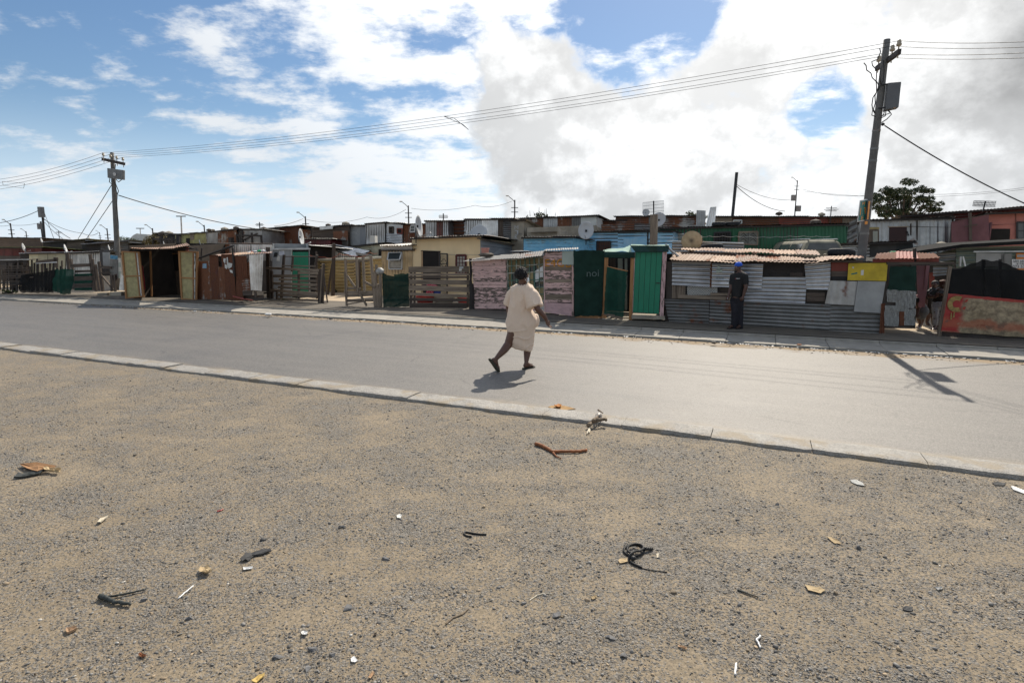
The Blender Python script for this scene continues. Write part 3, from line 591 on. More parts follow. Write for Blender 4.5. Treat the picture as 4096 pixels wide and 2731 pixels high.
# --- C: corrugated front shack on the right
PC = GP((2656, 1284), (3535, 1335))
def shack_c():
    t = thing('corrugated_shack', 'patchwork corrugated iron shack with rusty tan roof behind the man in the blue cap', 'shack', base_of(PC, 3100))
    slab(t, PC, ident, [(2668, 1047), (3545, 1045), (3532, 1326), (2660, 1280)], BULK, -.09, .03)
    hull(t, PC, 2690, 3470, .1, 1.55, 2.6, BULK, -.12, zb=1.8)
    sh = lambda cf, q, m, off, hz=True, **k: sheet(t, PC, cf, q, m, off, hz, pitch=.092, amp=.013, dent=2, **k)
    sh(c5, [(668, 1035), (1142, 1050), (1138, 1290), (720, 1272)], GALVD, .0)
    sh(c5, [(1148, 1045), (2408, 1092), (2396, 1374), (1143, 1296)], GALVD, .012)
    sh(c6, [(836, 1088), (1392, 1092), (1388, 1400), (822, 1374)], GALVD, .0)
    sh(c6, [(-60, 800), (598, 803), (574, 1088), (-58, 1062)], GALVL, .03)
    sh(c5, [(755, 648), (1160, 655), (1148, 908), (752, 886)], GALVL, .03)
    sh(c5, [(1172, 664), (1708, 672), (1690, 924), (1168, 908)], GALVL, .055)
    sh(c6, [(565, 672), (845, 640), (832, 936), (592, 930)], GALVL, .045)
    sheet(t, PC, c6, [(836, 840), (1128, 850), (1092, 1100), (782, 1084)], GALV, .05, False, pitch=.19, amp=.008)
    board(t, PC, c6, [(1127, 846), (1418, 852), (1364, 1182), (1085, 1166)], GREYB, .085, .012, 'fibre_board')
    yb = board(t, PC, c6, [(1030, 660), (1440, 658), (1425, 846), (1018, 838)], YELB, .10, .015, 'yellow_board')
    for q in ([(1070, 695), (1088, 700), (1086, 716), (1068, 712)], [(1055, 770), (1120, 755), (1122, 770), (1060, 782)], [(1160, 735), (1190, 730), (1186, 785), (1158, 785)]): board(yb, PC, c6, q, random.choice([GREYB, SIGNG, WHITEW]), .103, .003, 'paper_scrap')
    board(t, PC, c6, rect(850, 648, 1026, 742), RUSTR, .03, .01, 'rusty_plate'); plank(t, PC, c6, 850, 744, 1022, 744, 54, WOODD, .04); board(t, PC, c6, rect(852, 800, 1020, 838), BLACK, .045, .02, 'black_strip')
    for v in (968, 1015): plank(t, PC, c6, 588, v, 785, v + 2, 44, WOODD, .0)
    plank(t, PC, c6, 415, 760, 560, 762, 36, WOODD, -.02)
    for u in (752, 800, 850): plank(t, PC, c5, u, 880, u - 2, 1030, 44, WOOD, -.02)
    plank(t, PC, c5, 820, 985, 1390, 1010, 40, WOOD, .02); plank(t, PC, c5, 1155, 968, 1385, 972, 26, WOOD, .025); plank(t, PC, c5, 1250, 918, 1375, 922, 50, WOODD, -.03); plank(t, PC, c5, 905, 1016, 1170, 1024, 16, WHITEP, .0)
    board(t, PC, c5, rect(912, 900, 1226, 992), WHITEW, -.05, .01, 'white_board')
    # chain link over the openings
    def mesh(cf, u0, v0, u1, v1, off, st=26):
        mb = MB(); w = u1 - u0; h = v1 - v0
        for k in range(int((w + h) / st) + 1):
            for sgn in (0, 1):
                a = u0 + k * st
                p0 = (a, v0); p1 = (a - h, v1)
                pa, pb = p0, p1
                if a > u1: pa = (u1, v0 + (a - u1))
                if a - h < u0: pb = (u0, v0 + (a - u0))
                if sgn: pa, pb = (u0 + u1 - pa[0], pa[1]), (u0 + u1 - pb[0], pb[1])
                mb.tube(Q(PC, cf, pa, pb, off=off), .0032, 4, cap=False)
        o = build('chain_link_mesh', mb, IRON, t)
    mesh(c5, 880, 890, 1260, 990, .0); mesh(c6, 148, 665, 560, 795, -.02, 22)
    board(t, PC, c5, [(1150, 640), (1172, 640), (1166, 912), (1144, 912)], RUST, .02, .03, 'corner_post')
    for u, v in ((1240, 700), (1228, 740), (1262, 735)): board(t, PC, c5, rect(u - 14, v - 8, u + 16, v + 22), SAGE, .07, .002, 'sticker')
    text_on(t, PC, c5, rect(1215, 808, 1292, 826), '021 55 100', plain('faded_blue_print', (.05, .16, .22), bmp=0), .075); text_on(t, PC, c5, rect(1530, 762, 1565, 776), '25.00', plain('blue_print', (.04, .1, .3), bmp=0), .075)
    # roof: a front row and a raised back row of loose sheets
    fu = [(725, 622), (868, 636), (1140, 642), (1400, 656), (1640, 642), (1898, 652), (2128, 656), (2268, 656), (2413, 628)]; mu = [(795, 548), (958, 545), (1190, 556), (1432, 562), (1650, 572), (1880, 578), (2110, 592), (2240, 598), (2380, 598)]
    for i in range(len(fu) - 1):
        roofsheets(t, PC, c5, fu[i:i + 2], mu[i:i + 2], [ROOFP if i in (0, 1, 2, 5, 7) else ROOFR], .30 + .06 * (i % 2), -.95, .012 * (i % 2), amp=.010, box=i in (1, 2), samples=6)
    roofsheets(t, PC, c6, [(818, 636), (1000, 634), (1190, 630)], [(850, 600), (1010, 596), (1180, 604)], [ROOFP, ROOFR], .32, -.25, .03, amp=.010)
    bu = [(850, 520), (1050, 530), (1300, 540), (1560, 548), (1820, 560), (2060, 566), (2300, 580)]; bb = [(850, 498), (1060, 503), (1300, 508), (1560, 512), (1810, 520), (2040, 526), (2250, 532)]
    roofsheets(t, PC, c5, bu, bb, [ROOFP, ROOFR, ROOFP, ROOFR], -.75, -2.7, .0, amp=.010)
    p0 = PC.P(c5(735, 640), .1); 
    mb = MB(); mb.bar(PC.P(c5(745, 640), .12), PC.P(c6(1180, 642), .12), .06, .05); build('roof_beam', mb, WOODD, t)
    return t
shack_c()
# --- D: netting front with the green door
PD = GP((2302, 1270), (2656, 1284))
def doorway():
    t = thing('netting_shack', 'low shack front of dark green shade cloth with a bright green plank door', 'shack', base_of(PD, 2480))
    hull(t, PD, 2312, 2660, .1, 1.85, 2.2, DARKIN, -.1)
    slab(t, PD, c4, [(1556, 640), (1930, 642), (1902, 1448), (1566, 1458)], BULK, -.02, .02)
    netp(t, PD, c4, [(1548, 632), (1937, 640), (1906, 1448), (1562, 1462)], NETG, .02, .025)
    text_on(t, PD, c4, [(1715, 880), (1868, 876), (1868, 958), (1715, 962)], 'noi', plain('faded_chalk', (.09, .13, .12), bmp=0), .05)
    for a, b in ((1572, 1706), (1708, 1862), (1864, 1908)): board(t, PD, c4, [(a, 1438), (b, 1432), (b, 1484), (a, 1478)], WOODO, .0, .02, 'plank')
    plank(t, PD, c5, 48, 592, 24, 1250, 38, WOODO, .05, .07, 'post'); plank(t, PD, c5, 322, 572, 300, 1252, 36, WOODO, .05, .07, 'post')
    for u, w in ((100, 60), (186, 48), (258, 26)): board(t, PD, c5, rect(u, 612, u + w, 1150), SAGE if u > 150 else WOODD, -1.2, .02, 'plank')
    board(t, PD, c5, [(60, 1225), (310, 1225), (300, 1262), (40, 1262)], CONC, -.3, .3, 'floor')
    g = board(t, PD, c5, [(40, 1180), (240, 1215), (238, 1256), (36, 1196)], WOOD, .09, .03, 'gate')
    netp(g, PD, c5, [(70, 700), (288, 748), (246, 1220), (40, 1186)], NETG2, .10, .03, name='shade_cloth')
    plank(g, PD, c5, 72, 690, 288, 738, 12, WOODO, .105, .04)
    d = board(t, PD, c5, [(362, 542), (654, 542), (618, 1192), (336, 1174)], BULK, .0, .02, 'door'); n = 5
    for k in range(n):
        a, b = k / n, (k + 1) / n; ee = .006; L4 = lambda p, q, x: (p[0] + (q[0] - p[0]) * x, p[1] + (q[1] - p[1]) * x)
        T0, T1, B1, B0 = (366, 546), (652, 546), (616, 1188), (340, 1170)
        board(d, PD, c5, [L4(T0, T1, a + ee), L4(T0, T1, b - ee), L4(B0, B1, b - ee), L4(B0, B1, a + ee)], GREEND, .02, .016, 'plank')
    mb = MB(); mb.bar(PD.P(c5(586, 867), .05), PD.P(c5(626, 868), .05), .02, .025); mb.bar(PD.P(c5(616, 868), .05), PD.P(c5(618, 868), .02), .02, .02); build('handle', mb, IRON, d)
    board(t, PD, c5, [(656, 540), (699, 540), (662, 1216), (622, 1214)], PINKB, .05, .06, 'door_jamb'); board(t, PD, c5, [(348, 548), (368, 548), (342, 1178), (330, 1178)], PINKB, .03, .03, 'door_jamb')
    board(t, PD, c5, [(330, 1202), (672, 1216), (680, 1250), (330, 1240)], CONC, .16, .5, 'door_step')
    mb = MB(); q = Q(PD, c5, (45, 540), (365, 546), (365, 606), (45, 602), off=.10); mb.cloth(q, 14, 6, .03); q = Q(PD, c5, (312, 474), (722, 478), (716, 544), (372, 546), off=.13); mb.cloth(q, 16, 6, .03); build('net_fascia', mb, NETG, t, smooth=True)
    f = Q(PD, c5, (40, 540), (330, 544), off=.1); b = Q(PD, c5, (30, 522), (318, 478), off=-1.6); mb = MB(); mb.cloth([b[0], b[1], f[1], f[0]], 16, 8, .05, .03)
    f = Q(PD, c5, (312, 478), (722, 480), off=.13); b = Q(PD, c5, (330, 470), (718, 472), off=-1.8); mb.cloth([b[0], b[1], f[1], f[0]], 14, 8, .04); build('net_roof', mb, NETL, t, smooth=True)
    for u0, v0, u1, v1 in ((20, 1240, 300, 1262),): plank(t, PD, c5, u0, v0, u1, v1, 12, CONC, .2, .25, 'step')
    # the dim gap beside the jamb
    slab(t, PD, c5, [(676, 560), (752, 560), (752, 1215), (668, 1215)], DARKIN, -.35, .03); board(t, PD, c5, rect(686, 745, 732, 890), BLACK, -.2, .15, 'black_panel'); plank(t, PD, c5, 736, 660, 734, 1020, 14, WOODD, -.1)
    mb = MB(); mb.tube(Q(PD, c5, (684, 460), (740, 525), (822, 592), off=-.2), .028, 8); build('metal_pipe', mb, GALV, t)
doorway()
# --- E: pink plank shack with the barred window
PE = GP((1899, 1235), (2288, 1264))
ROOFG = metal('grey_roof_steel', (.17, .17, .165), .15, .75, .1)
def pink():
    t = thing('pink_shack', 'peeling pink weatherboard shack with a large barred shop window', 'shack', base_of(PE, 2090))
    slab(t, PE, c4, [(285, 745), (700, 742), (720, 1395), (312, 1372)], BULK, -.045, .03); slab(t, PE, c4, [(1180, 640), (1545, 640), (1540, 1450), (1190, 1405)], BULK, -.045, .03)
    hull(t, PE, 1893, 2290, .1, 1.62, 2.6, BULK, -.08, zb=1.8)
    lv = [748, 826, 866, 909, 946, 985, 1023, 1061, 1098, 1136, 1173, 1211, 1247, 1291, 1362]; rv = [742, 820, 868, 910, 944, 985, 1022, 1065, 1100, 1140, 1178, 1215, 1252, 1297, 1366]
    for i in range(14):
        k = i / 14; x0, x1 = 276 + 34 * k, 693 + 26 * k
        mb = MB(); q = Q(PE, c4, (x0 + random.uniform(-6, 4), lv[i] + 2), (x1 + random.uniform(-3, 3), rv[i] + 2), (x1 + 2, rv[i + 1] - 1), (x0 + 2 + random.uniform(-4, 4), lv[i + 1] - 1), off=.012)
        q[2] = q[2] - PE.n * .014; q[3] = q[3] - PE.n * .014; mb.prism(q, .016); build('plank', mb, PINKP, t)
    plank(t, PE, c4, 312, 1366, 722, 1378, 24, WOODD, .0)
    y = 690; 
    while y < 1262:
        h = random.choice([30, 34, 38, 42]); k = (y - 640) / 640
        mb = MB(); q = Q(PE, c4, (1184 + 8 * k + random.uniform(-2, 2), y + 2), (1533 + random.uniform(-8, 4), y + 1), (1532, y + h - 2), (1184 + 8 * k, y + h - 1), off=.012); q[2] = q[2] - PE.n * .014; q[3] = q[3] - PE.n * .014; mb.prism(q, .016)
        build('plank', mb, PINKP if random.random() < .72 else WOOD, t); y += h
    board(t, PE, c4, [(1206, 644), (1534, 636), (1534, 690), (1188, 690)], PINKP, .0, .016, 'plank')
    board(t, PE, c4, [(1192, 1286), (1532, 1298), (1524, 1456), (1196, 1408)], PINKB, .02, .016, 'plywood_sheet'); plank(t, PE, c4, 1530, 820, 1528, 1458, 22, PINKP, .03, .03)
    plank(t, PE, c4, 694, 742, 712, 1398, 14, PINKP, .03, .03, 'post'); plank(t, PE, c4, 1172, 700, 1180, 1405, 14, PINKP, .03, .03, 'post')
    pole(t, PE, c4, (258, 735), (262, 1060), .085, BEAMD, .02); pole(t, PE, c4, (268, 1050), (278, 1362), .17, BEAMD, .03, d2=.2)
    text_on(t, PE, c4, [(1196, 742), (1520, 738), (1520, 846), (1196, 832)], 'E4GB', ORNG, .036, space=1.1)
    mb = MB(); q = Q(PE, c4, (1405, 640), (1551, 636), (1550, 816), (1403, 812), off=.06); mb.prism(q, .02); o = build('enamel_panel', mb, SAGE, t); bev(o, .015, 3)
    # window
    w = board(t, PE, c4, [(700, 742), (1176, 705), (1180, 1268), (716, 1268)], GLASS, -.02, .01, 'shop_window')
    pap = plain('brown_paper', (.20, .15, .07), .9, .35, 6); pap2 = plain('yellowed_paper', (.32, .26, .13), .9, .25, 5)
    for q, m in (([(712, 750), (830, 745), (828, 905), (716, 905)], pap), ([(826, 745), (1050, 735), (1048, 830), (832, 880)], pap), ([(1056, 735), (1166, 722), (1168, 910), (1110, 900)], pap), ([(1075, 1095), (1172, 1095), (1172, 1262), (1078, 1262)], pap2), ([(720, 910), (770, 908), (800, 1090), (745, 1092)], pap), ([(880, 905), (1040, 900), (1046, 1090), (900, 1095)], pap2), ([(1085, 955), (1150, 945), (1164, 1050), (1100, 1060)], plain('dark_print', (.05, .04, .03)))): board(w, PE, c4, q, m, -.012, .004, 'paper')
    board(w, PE, c4, [(1062, 895), (1165, 825), (1165, 1000), (1064, 1030)], PLASTW, -.008, .004, 'white_poster'); 
    mb = MB(); mb.lathe([(.10, 0), (.10, .004), (.0, .005)], PE.P(c4(1150, 1010), -.002), -PE.n, 18); build('round_logo', mb, plain('brown_disc', (.12, .09, .05)), w)
    text_on(w, PE, c4, rect(1132, 990, 1172, 1022), 'IDA', CHALK, .004)
    for u in (712, 764, 822, 876, 934, 990, 1046, 1110, 1166):
        k = (u - 700) / 476; wd = 16 if u in (712, 822, 1046, 1166) else 9
        board(w, PE, c4, [(u, 742 - 37 * k), (u + wd, 741 - 37 * k), (u + wd + 4 * (1 - k) + 4, 1266), (u + 8, 1266)], GREENP, .012, .02, 'window_bar')
    for v in (744, 826, 914, 1006, 1098, 1180, 1256):
        k = (v - 742) / 520; s0 = -30 * (1 - k)
        board(w, PE, c4, [(704 + 12 * k, v), (1178, v + s0), (1178, v + s0 + 11), (704 + 12 * k, v + 11)], GREENP if v != 1256 else WHITEP, .02, .018, 'window_bar')
    board(t, PE, c4, [(1100, 1272), (1178, 1272), (1182, 1400), (1108, 1380)], WHITEP, .0, .02, 'board'); board(t, PE, c4, [(716, 1270), (1100, 1270), (1108, 1392), (722, 1390)], PINKB, .0, .02, 'board')
    # roof
    roofsheets(t, PE, c4, [(158, 768), (500, 752), (852, 738)], [(400, 712), (640, 692), (862, 674)], [ROOFG, ROOFG], .22, -1.2, 0, amp=.004)
    roofsheets(t, PE, c4, [(850, 742), (1172, 708)], [(866, 682), (1214, 640)], [ROOFD], .26, -1.2, .02, amp=.012, box=True)
    roofsheets(t, PE, c4, [(1170, 640), (1400, 628), (1600, 618)], [(1196, 616), (1400, 606), (1610, 600)], [ROOFD, GALVD], .15, -2.2, .0)
pink()

# --- F: fences and gates in front of the yellow house
PF = GP((1640, 1229), (1879, 1231))
def fences():
    t = thing('plank_fence', 'brown fence of seven broad horizontal planks in front of the yellow house', 'fence', base_of(PF, 1760))
    for (v0, v1, h, m) in ((838, 830, 72, WOOD), (922, 918, 30, WOOD), (957, 955, 26, WOODD), (996, 1004, 58, WOOD), (1066, 1092, 66, WOOD), (1160, 1190, 36, WOOD), (1226, 1236, 40, WOODD), (1290, 1290, 68, WOODD)): plank(t, PF, c3, 1358 + (v0 - 838) * .03, v0, 2128 + random.uniform(-30, 10), v1, h, m, .03)
    for u in (1380, 1425, 2092): plank(t, PF, c3, u, 842, u, 1345, 26, WOODD, -.0, .05, 'post')
    for q in ([(2000, 838), (2050, 835), (2050, 858), (2000, 860)], [(1996, 864), (2030, 862), (2028, 888), (1994, 890)]): board(t, PF, c3, q, WHITEW, .036, .003, 'sticker', 1)
    text_on(t, PF, c3, rect(2004, 842, 2046, 854), 'CALL US', plain('blue_ink', (.02, .2, .42), bmp=0), .042)
    g = thing('net_gate', 'sagging dark green shade cloth gate beside the plank fence', 'gate', base_of(PF, 1580))
    mb = MB(); q = Q(PF, c3, (1030, 905), (1362, 920), (1370, 1338), (1042, 1344), off=.03); mb.cloth(q, 22, 20, .05, .12, edge=.02); build('shade_cloth', mb, NETG, g, smooth=True)
    netp(g, PF, c3, [(1175, 930), (1358, 922), (1362, 1030), (1190, 1010)], NETG2, -.03, .05)
    for a, b in (((1045, 1300), (1150, 1160)), ((1150, 1340), (1345, 1240)), ((1040, 1250), (1360, 1235)), ((1040, 990), (1365, 985)), ((1240, 1070), (1345, 1060))): plank(g, PF, c3, a[0], a[1], b[0], b[1], 22, WOODD, -.02)
    p = thing('gate_post', 'bundle of rough grey timbers with a wrapped top between the gates', 'post', base_of(PF, 1508))
    for a, b, d in (((958, 810), (960, 1340), .09), ((935, 900), (945, 1330), .10), ((1005, 915), (1012, 1340), .11), ((975, 1050), (985, 1342), .10)): pole(p, PF, c3, a, b, d, WOOD, .02)
    mb = MB(); mb.ball(PF.P(c3(1003, 892), .03), (.13, .12, .115), 3, .25, 2.5); build('plastic_wrap', mb, PLASTW if False else plain('dirty_white_plastic', (.42, .41, .38), .6, .4, 14), p, smooth=True)
    f = thing('timber_gate', 'open gate frame of bare grey timbers leaning in the yard entrance', 'gate', base_of(PF, 1440))
    PG = GP((1378, 1224), (1500, 1228))
    for (u0, v0, u1, v1, w) in ((552, 730, 566, 1166, 28), (548, 900, 570, 1326, 22), (692, 728, 704, 1160, 28), (772, 715, 792, 1156, 30), (868, 700, 925, 1345, 34)): plank(f, PG, c3, u0, v0, u1, v1, w, WOOD, .03, .04, 'timber')
    for (u0, v0, u1, v1, h) in ((548, 775, 900, 748, 14), (552, 1140, 925, 1136, 36), (562, 1185, 925, 1172, 34), (568, 1245, 935, 1240, 34), (585, 1300, 890, 1246, 20), (560, 1090, 760, 1100, 28)): plank(f, PG, c3, u0, v0, u1, v1, h, WOOD, .0, .03, 'rail')
    mb = MB()
    for a, b in (((592, 950), (696, 1102)), ((745, 1168), (838, 1326)), ((800, 1020), (942, 1094))): mb.bar(PG.P(c3(*a), .05), PG.P(c3(*b), .05), .07, .03, up=PG.n)
    build('brace', mb, WOOD, f)
    # fence left of the entrance
    PW = GP((1088, 1196), (1286, 1213))
    w = thing('slat_fence', 'ragged fence of many thin grey slats in front of the grey toilet hut', 'fence', base_of(PW, 1190))
    for (u0, v0, u1, v1, h) in ((1452, 835, 2116, 868, 32), (1540, 935, 1842, 936, 36), (1856, 898, 2104, 904, 28), (1878, 945, 2092, 946, 24), (1618, 984, 1842, 990, 24), (1850, 1000, 2086, 1004, 28), (1538, 1028, 2092, 1052, 34), (1600, 1080, 2092, 1102, 28), (1500, 1110, 2104, 1160, 36), (1596, 1172, 1832, 1178, 34), (1836, 1180, 2086, 1196, 34), (1592, 1226, 2104, 1246, 28), (1650, 815, 2070, 822, 18)): plank(w, PW, c2, u0, v0, u1, v1, h, WOOD, .03)
    for (u0, v0, u1, v1, k) in ((1505, 890, 1512, 1236, 26), (2100, 868, 2106, 1292, 22), (1662, 690, 1630, 1230, 22), (1776, 700, 1765, 900, 16), (2080, 690, 2040, 900, 20), (1450, 590, 1462, 1232, 40), (2136, 860, 2142, 1296, 26), (2165, 800, 2150, 1296, 16), (1850, 880, 1850, 1240, 18), (1575, 1140, 1580, 1250, 16)): plank(w, PW, c2, u0, v0, u1, v1, k, WOODD, -.0, .05, 'post')
    mb = MB(); mb.tube(Q(PW, c2, (1678, 708), (2098, 712), off=-.05), .018, 7); mb.tube(Q(PW, c2, (1430, 1170), (1600, 1130), off=.05), .03, 7); build('rail_pole', mb, WOODD, w)
    l = thing('leaning_timbers', 'two loose timbers propped as an A against the slat fence', 'timbers', base_of(PW, 1300))
    pole(l, PW, c3, (284, 800), (254, 1290), .06, WOOD, .0, 'timber'); pole(l, PW, c3, (294, 900), (346, 1286), .05, WOODD, .0, 'timber'); plank(l, PW, c3, 254, 1276, 346, 1278, 12, WOODD, .0, .04, 'timber')
    return PW
PW = fences()
# --- I: rusty sheet fence, J: open stall with two doors, H: toilet hut
PI = GP((804, 1197), (931, 1205))
def rust_fence():
    t = thing('rusty_sheet_fence', 'fence of upright rust brown and grey iron sheets next to the open stall', 'fence', base_of(PI, 900))
    S = lambda q, m, off=.0, hz=False, **k: sheet(t, PI, c2, q, m, off, hz, dent=1, **k)
    S([(598, 760), (655, 780), (658, 1248), (592, 1250)], RUST, -.02); S([(648, 770), (746, 765), (786, 1246), (652, 1246)], GALVR, .0); S([(742, 690), (852, 690), (888, 1246), (780, 1246)], RUST, .02, amp=.004); S([(850, 840), (932, 838), (946, 1246), (880, 1246)], GALVR, .04); S([(893, 680), (1044, 680), (1082, 1256), (942, 1246)], RUST, .03, amp=.005); S([(1058, 702), (1212, 700), (1228, 985), (1082, 1002)], RUST, .03, pitch=.11, amp=.014); S([(1078, 998), (1168, 990), (1170, 1262), (1080, 1262)], RUST, .02, amp=.004); S([(1205, 740), (1250, 735), (1255, 1000), (1225, 990)], GALVR, .0, True); S([(1240, 690), (1422, 680), (1402, 1142), (1264, 1132)], GALVL, .05, pitch=.13, amp=.018, wob=.03); S([(1152, 990), (1256, 984), (1262, 1132), (1160, 1142)], GALVR, .045, True, pitch=.09, amp=.014)
    board(t, PI, c2, [(1160, 1140), (1276, 1136), (1278, 1196), (1165, 1200)], WOODD, .02, .02); plank(t, PI, c2, 1300, 1135, 1310, 1215, 20, WOODD, .0, .06, 'post'); plank(t, PI, c2, 1165, 1196, 1420, 1190, 40, WOODD, -.1)
    po = None
    for q in ([(920, 730), (952, 735), (948, 800), (918, 770)], [(960, 715), (980, 720), (984, 850), (962, 855)], [(975, 790), (1030, 800), (1030, 845), (980, 860)], [(995, 870), (1034, 880), (1036, 916), (1002, 912)], [(940, 800), (975, 820), (965, 862), (944, 850)]): board(t, PI, c2, q, WHITEW, .05, .003, 'torn_poster', 6)
    for q in ([(658, 800), (706, 796), (708, 856), (660, 858)],): board(t, PI, c2, q, plain('blue_poster', (.28, .42, .52), .8, .3, 12), .025, .003, 'blue_poster', 2)
    pole(t, PI, c2, (618, 728), (1046, 574), .07, BEAMD, .05, 'beam'); pole(t, PI, c2, (1036, 600), (1062, 960), .075, BEAMD, .07); pole(t, PI, c2, (650, 600), (640, 760), .05, BEAMD, .0)
    roofsheets(t, PI, c2, [(780, 702), (1060, 694), (1300, 676), (1525, 664)], [(860, 680), (1080, 668), (1300, 648), (1530, 648)], [GALVR, ROOFP, GALVR], .06, -1.6)
    slab(t, PI, c2, [(600, 800), (1240, 730), (1260, 1200), (600, 1245)], BULK, -.1, .03, 'backing_board')
    PI2 = PZ(900, 23.5)
    w = thing('sheet_wall', 'tall wall of upright corrugated sheets rising behind the rusty fence', 'wall', base_of(PI2, 900))
    for i, (a, b) in enumerate(((650, 735), (735, 815), (815, 900), (900, 985))): sheet(w, PI2, c2, [(a, 548 + i * 2), (b + 3, 550 + i * 2), (b + 3, 760), (a, 760)], GALVR, .01 * i, pitch=.12, amp=.016)
    for i, (a, b) in enumerate(((985, 1115), (1115, 1265), (1265, 1405), (1405, 1545))): sheet(w, PI2, c2, [(a, 558 + i), (b + 3, 560 + i), (b + 3, 760), (a, 760)], GALVL, .01 * (i % 2), pitch=.12, amp=.014)
rust_fence()
PJ = GP((502, 1194), (724, 1197))
def stall():
    t = thing('open_stall', 'dark open stall under a rust red sheet roof with its two doors swung out', 'stall', base_of(PJ, 600))
    fib = plain('yellowed_fibreglass', (.42, .36, .17), .6, .3, 9)
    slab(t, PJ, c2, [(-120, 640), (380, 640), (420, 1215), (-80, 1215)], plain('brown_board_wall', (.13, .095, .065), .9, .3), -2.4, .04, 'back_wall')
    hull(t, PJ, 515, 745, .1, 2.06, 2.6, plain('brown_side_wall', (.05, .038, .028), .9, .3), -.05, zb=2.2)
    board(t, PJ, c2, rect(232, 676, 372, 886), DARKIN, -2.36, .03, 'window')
    plank(t, PJ, c2, -10, 640, 8, 1215, 18, WOODO, -.6, .05, 'post'); plank(t, PJ, c2, 125, 670, 380, 668, 10, WOODO, -2.3)
    board(t, PJ, c2, [(448, 590), (478, 592), (476, 640), (446, 638)], RUSTR, .02, .05, 'red_block'); mb = MB(); mb.bar(PJ.P(c1(1190, 1010), .1), PJ.P(c2(600, 610), .1), .08, .05); mb.bar(PJ.P(c2(470, 585), .2), PJ.P(c2(600, 628), .2), .03, .03); build('roof_beam', mb, BEAMD, t)
    roofsheets(t, PJ, c1, [(1165, 992), (1290, 1000), (1420, 1000), (1568, 990), (1700, 970)], [(1230, 978), (1330, 980), (1450, 980), (1575, 968), (1670, 948)], [ROOFR], .45, -2.7, .0, amp=.010)
    def door(cf, T, name, rail, stile, zlab):
        d = board(t, PJ, cf, T, fib, .05, .012, 'door'); tl, tr, br, bl = T
        Lr = lambda p, q, x: (p[0] + (q[0] - p[0]) * x, p[1] + (q[1] - p[1]) * x)
        def strip(a0, a1, b0, b1, m, off=.085, nm='door_frame'):
            pt = lambda a, b: Lr(Lr(tl, tr, a), Lr(bl, br, a), b); board(d, PJ, cf, [pt(a0, b0), pt(a1, b0), pt(a1, b1), pt(a0, b1)], m, off, .05, nm)
        strip(0, .09, 0, 1, WOODO); strip(.91, 1, 0, 1, WOODO); strip(.09, .91, 0, .022, WOODO); strip(.09, .91, .975, 1, WOODO); strip(.09, .91, rail - .012, rail + .012, WOODO, .084); strip(stile, stile + .055, .024, rail - .014, WOODO, .083); strip(stile, stile + .055, rail + .014, .973, WOODO, .083); strip(stile + .085, stile + .15, .03, .97, WHITEP, .078, 'white_strip')
        return d
    door(c1, [(1085, 1018), (1248, 1024), (1290, 1428), (1122, 1444)], 'd', .53, .74, 0)
    door(c2, [(350, 640), (600, 648), (588, 1262), (386, 1246)], 'd', .55, .73, 0)
    mb = MB(); mb.cloth(Q(PJ, c1, (1268, 1150), (1285, 1150), (1305, 1360), (1285, 1365), off=-.2), 4, 10, .03); build('red_cloth', mb, plain('red_cloth', (.35, .04, .05), .9), t, smooth=True)
stall()
PH = PZ(1160, 22.5, 22)
def toilet():
    t = thing('toilet_hut', 'narrow pale grey toilet hut with a green plank door behind the slat fence', 'hut', base_of(PH, 1160, .1))
    gr = plain('painted_grey_panel', (.30, .31, .31), .6, .2, 2)
    slab(t, PH, c2, [(1535, 622), (1776, 612), (1776, 1230), (1535, 1220)], gr, .0, .05, 'wall'); hull(t, PH, 1091, 1234, .0, 2.2, 1.5, gr, -.06)
    slab(t, PH, c2, rect(1992, 610, 2004, 1230), gr, .02, .04, 'door_jamb'); slab(t, PH, c2, rect(1768, 614, 1784, 1230), SAGE, .03, .03, 'door_jamb'); slab(t, PH, c2, [(1528, 606), (2010, 600), (2012, 622), (1528, 626)], GALV, .06, 1.4, 'roof'); slab(t, PH, c2, rect(1784, 622, 1992, 1230), DARKIN, -.03, .02, 'back_panel')
    d = slab(t, PH, c2, rect(1788, 652, 1988, 1180), BULK, .0, .02, 'door')
    for k in range(6): board(d, PH, c2, rect(1789 + k * 33, 652 + k % 2, 1820.5 + k * 33, 1178), GREEND, .02, .015, 'plank')
    for q, m in (([(1620, 640), (1684, 636), (1686, 694), (1622, 698)], PLASTW), ([(1562, 660), (1604, 656), (1602, 714), (1550, 718)], BLACK), ([(1592, 690), (1632, 705), (1628, 765), (1590, 760)], WHITEW)): board(t, PH, c2, q, m, .006, .003, 'poster', 3)
    for i, s in enumerate(('ABORTION', 'SAFE PILLS', 'CALL 073')): text_on(t, PH, c2, rect(1627, 644 + i * 16, 1680, 655 + i * 16), s, plain('blue_poster_ink', (.05, .12, .4), bmp=0), .010)
toilet()
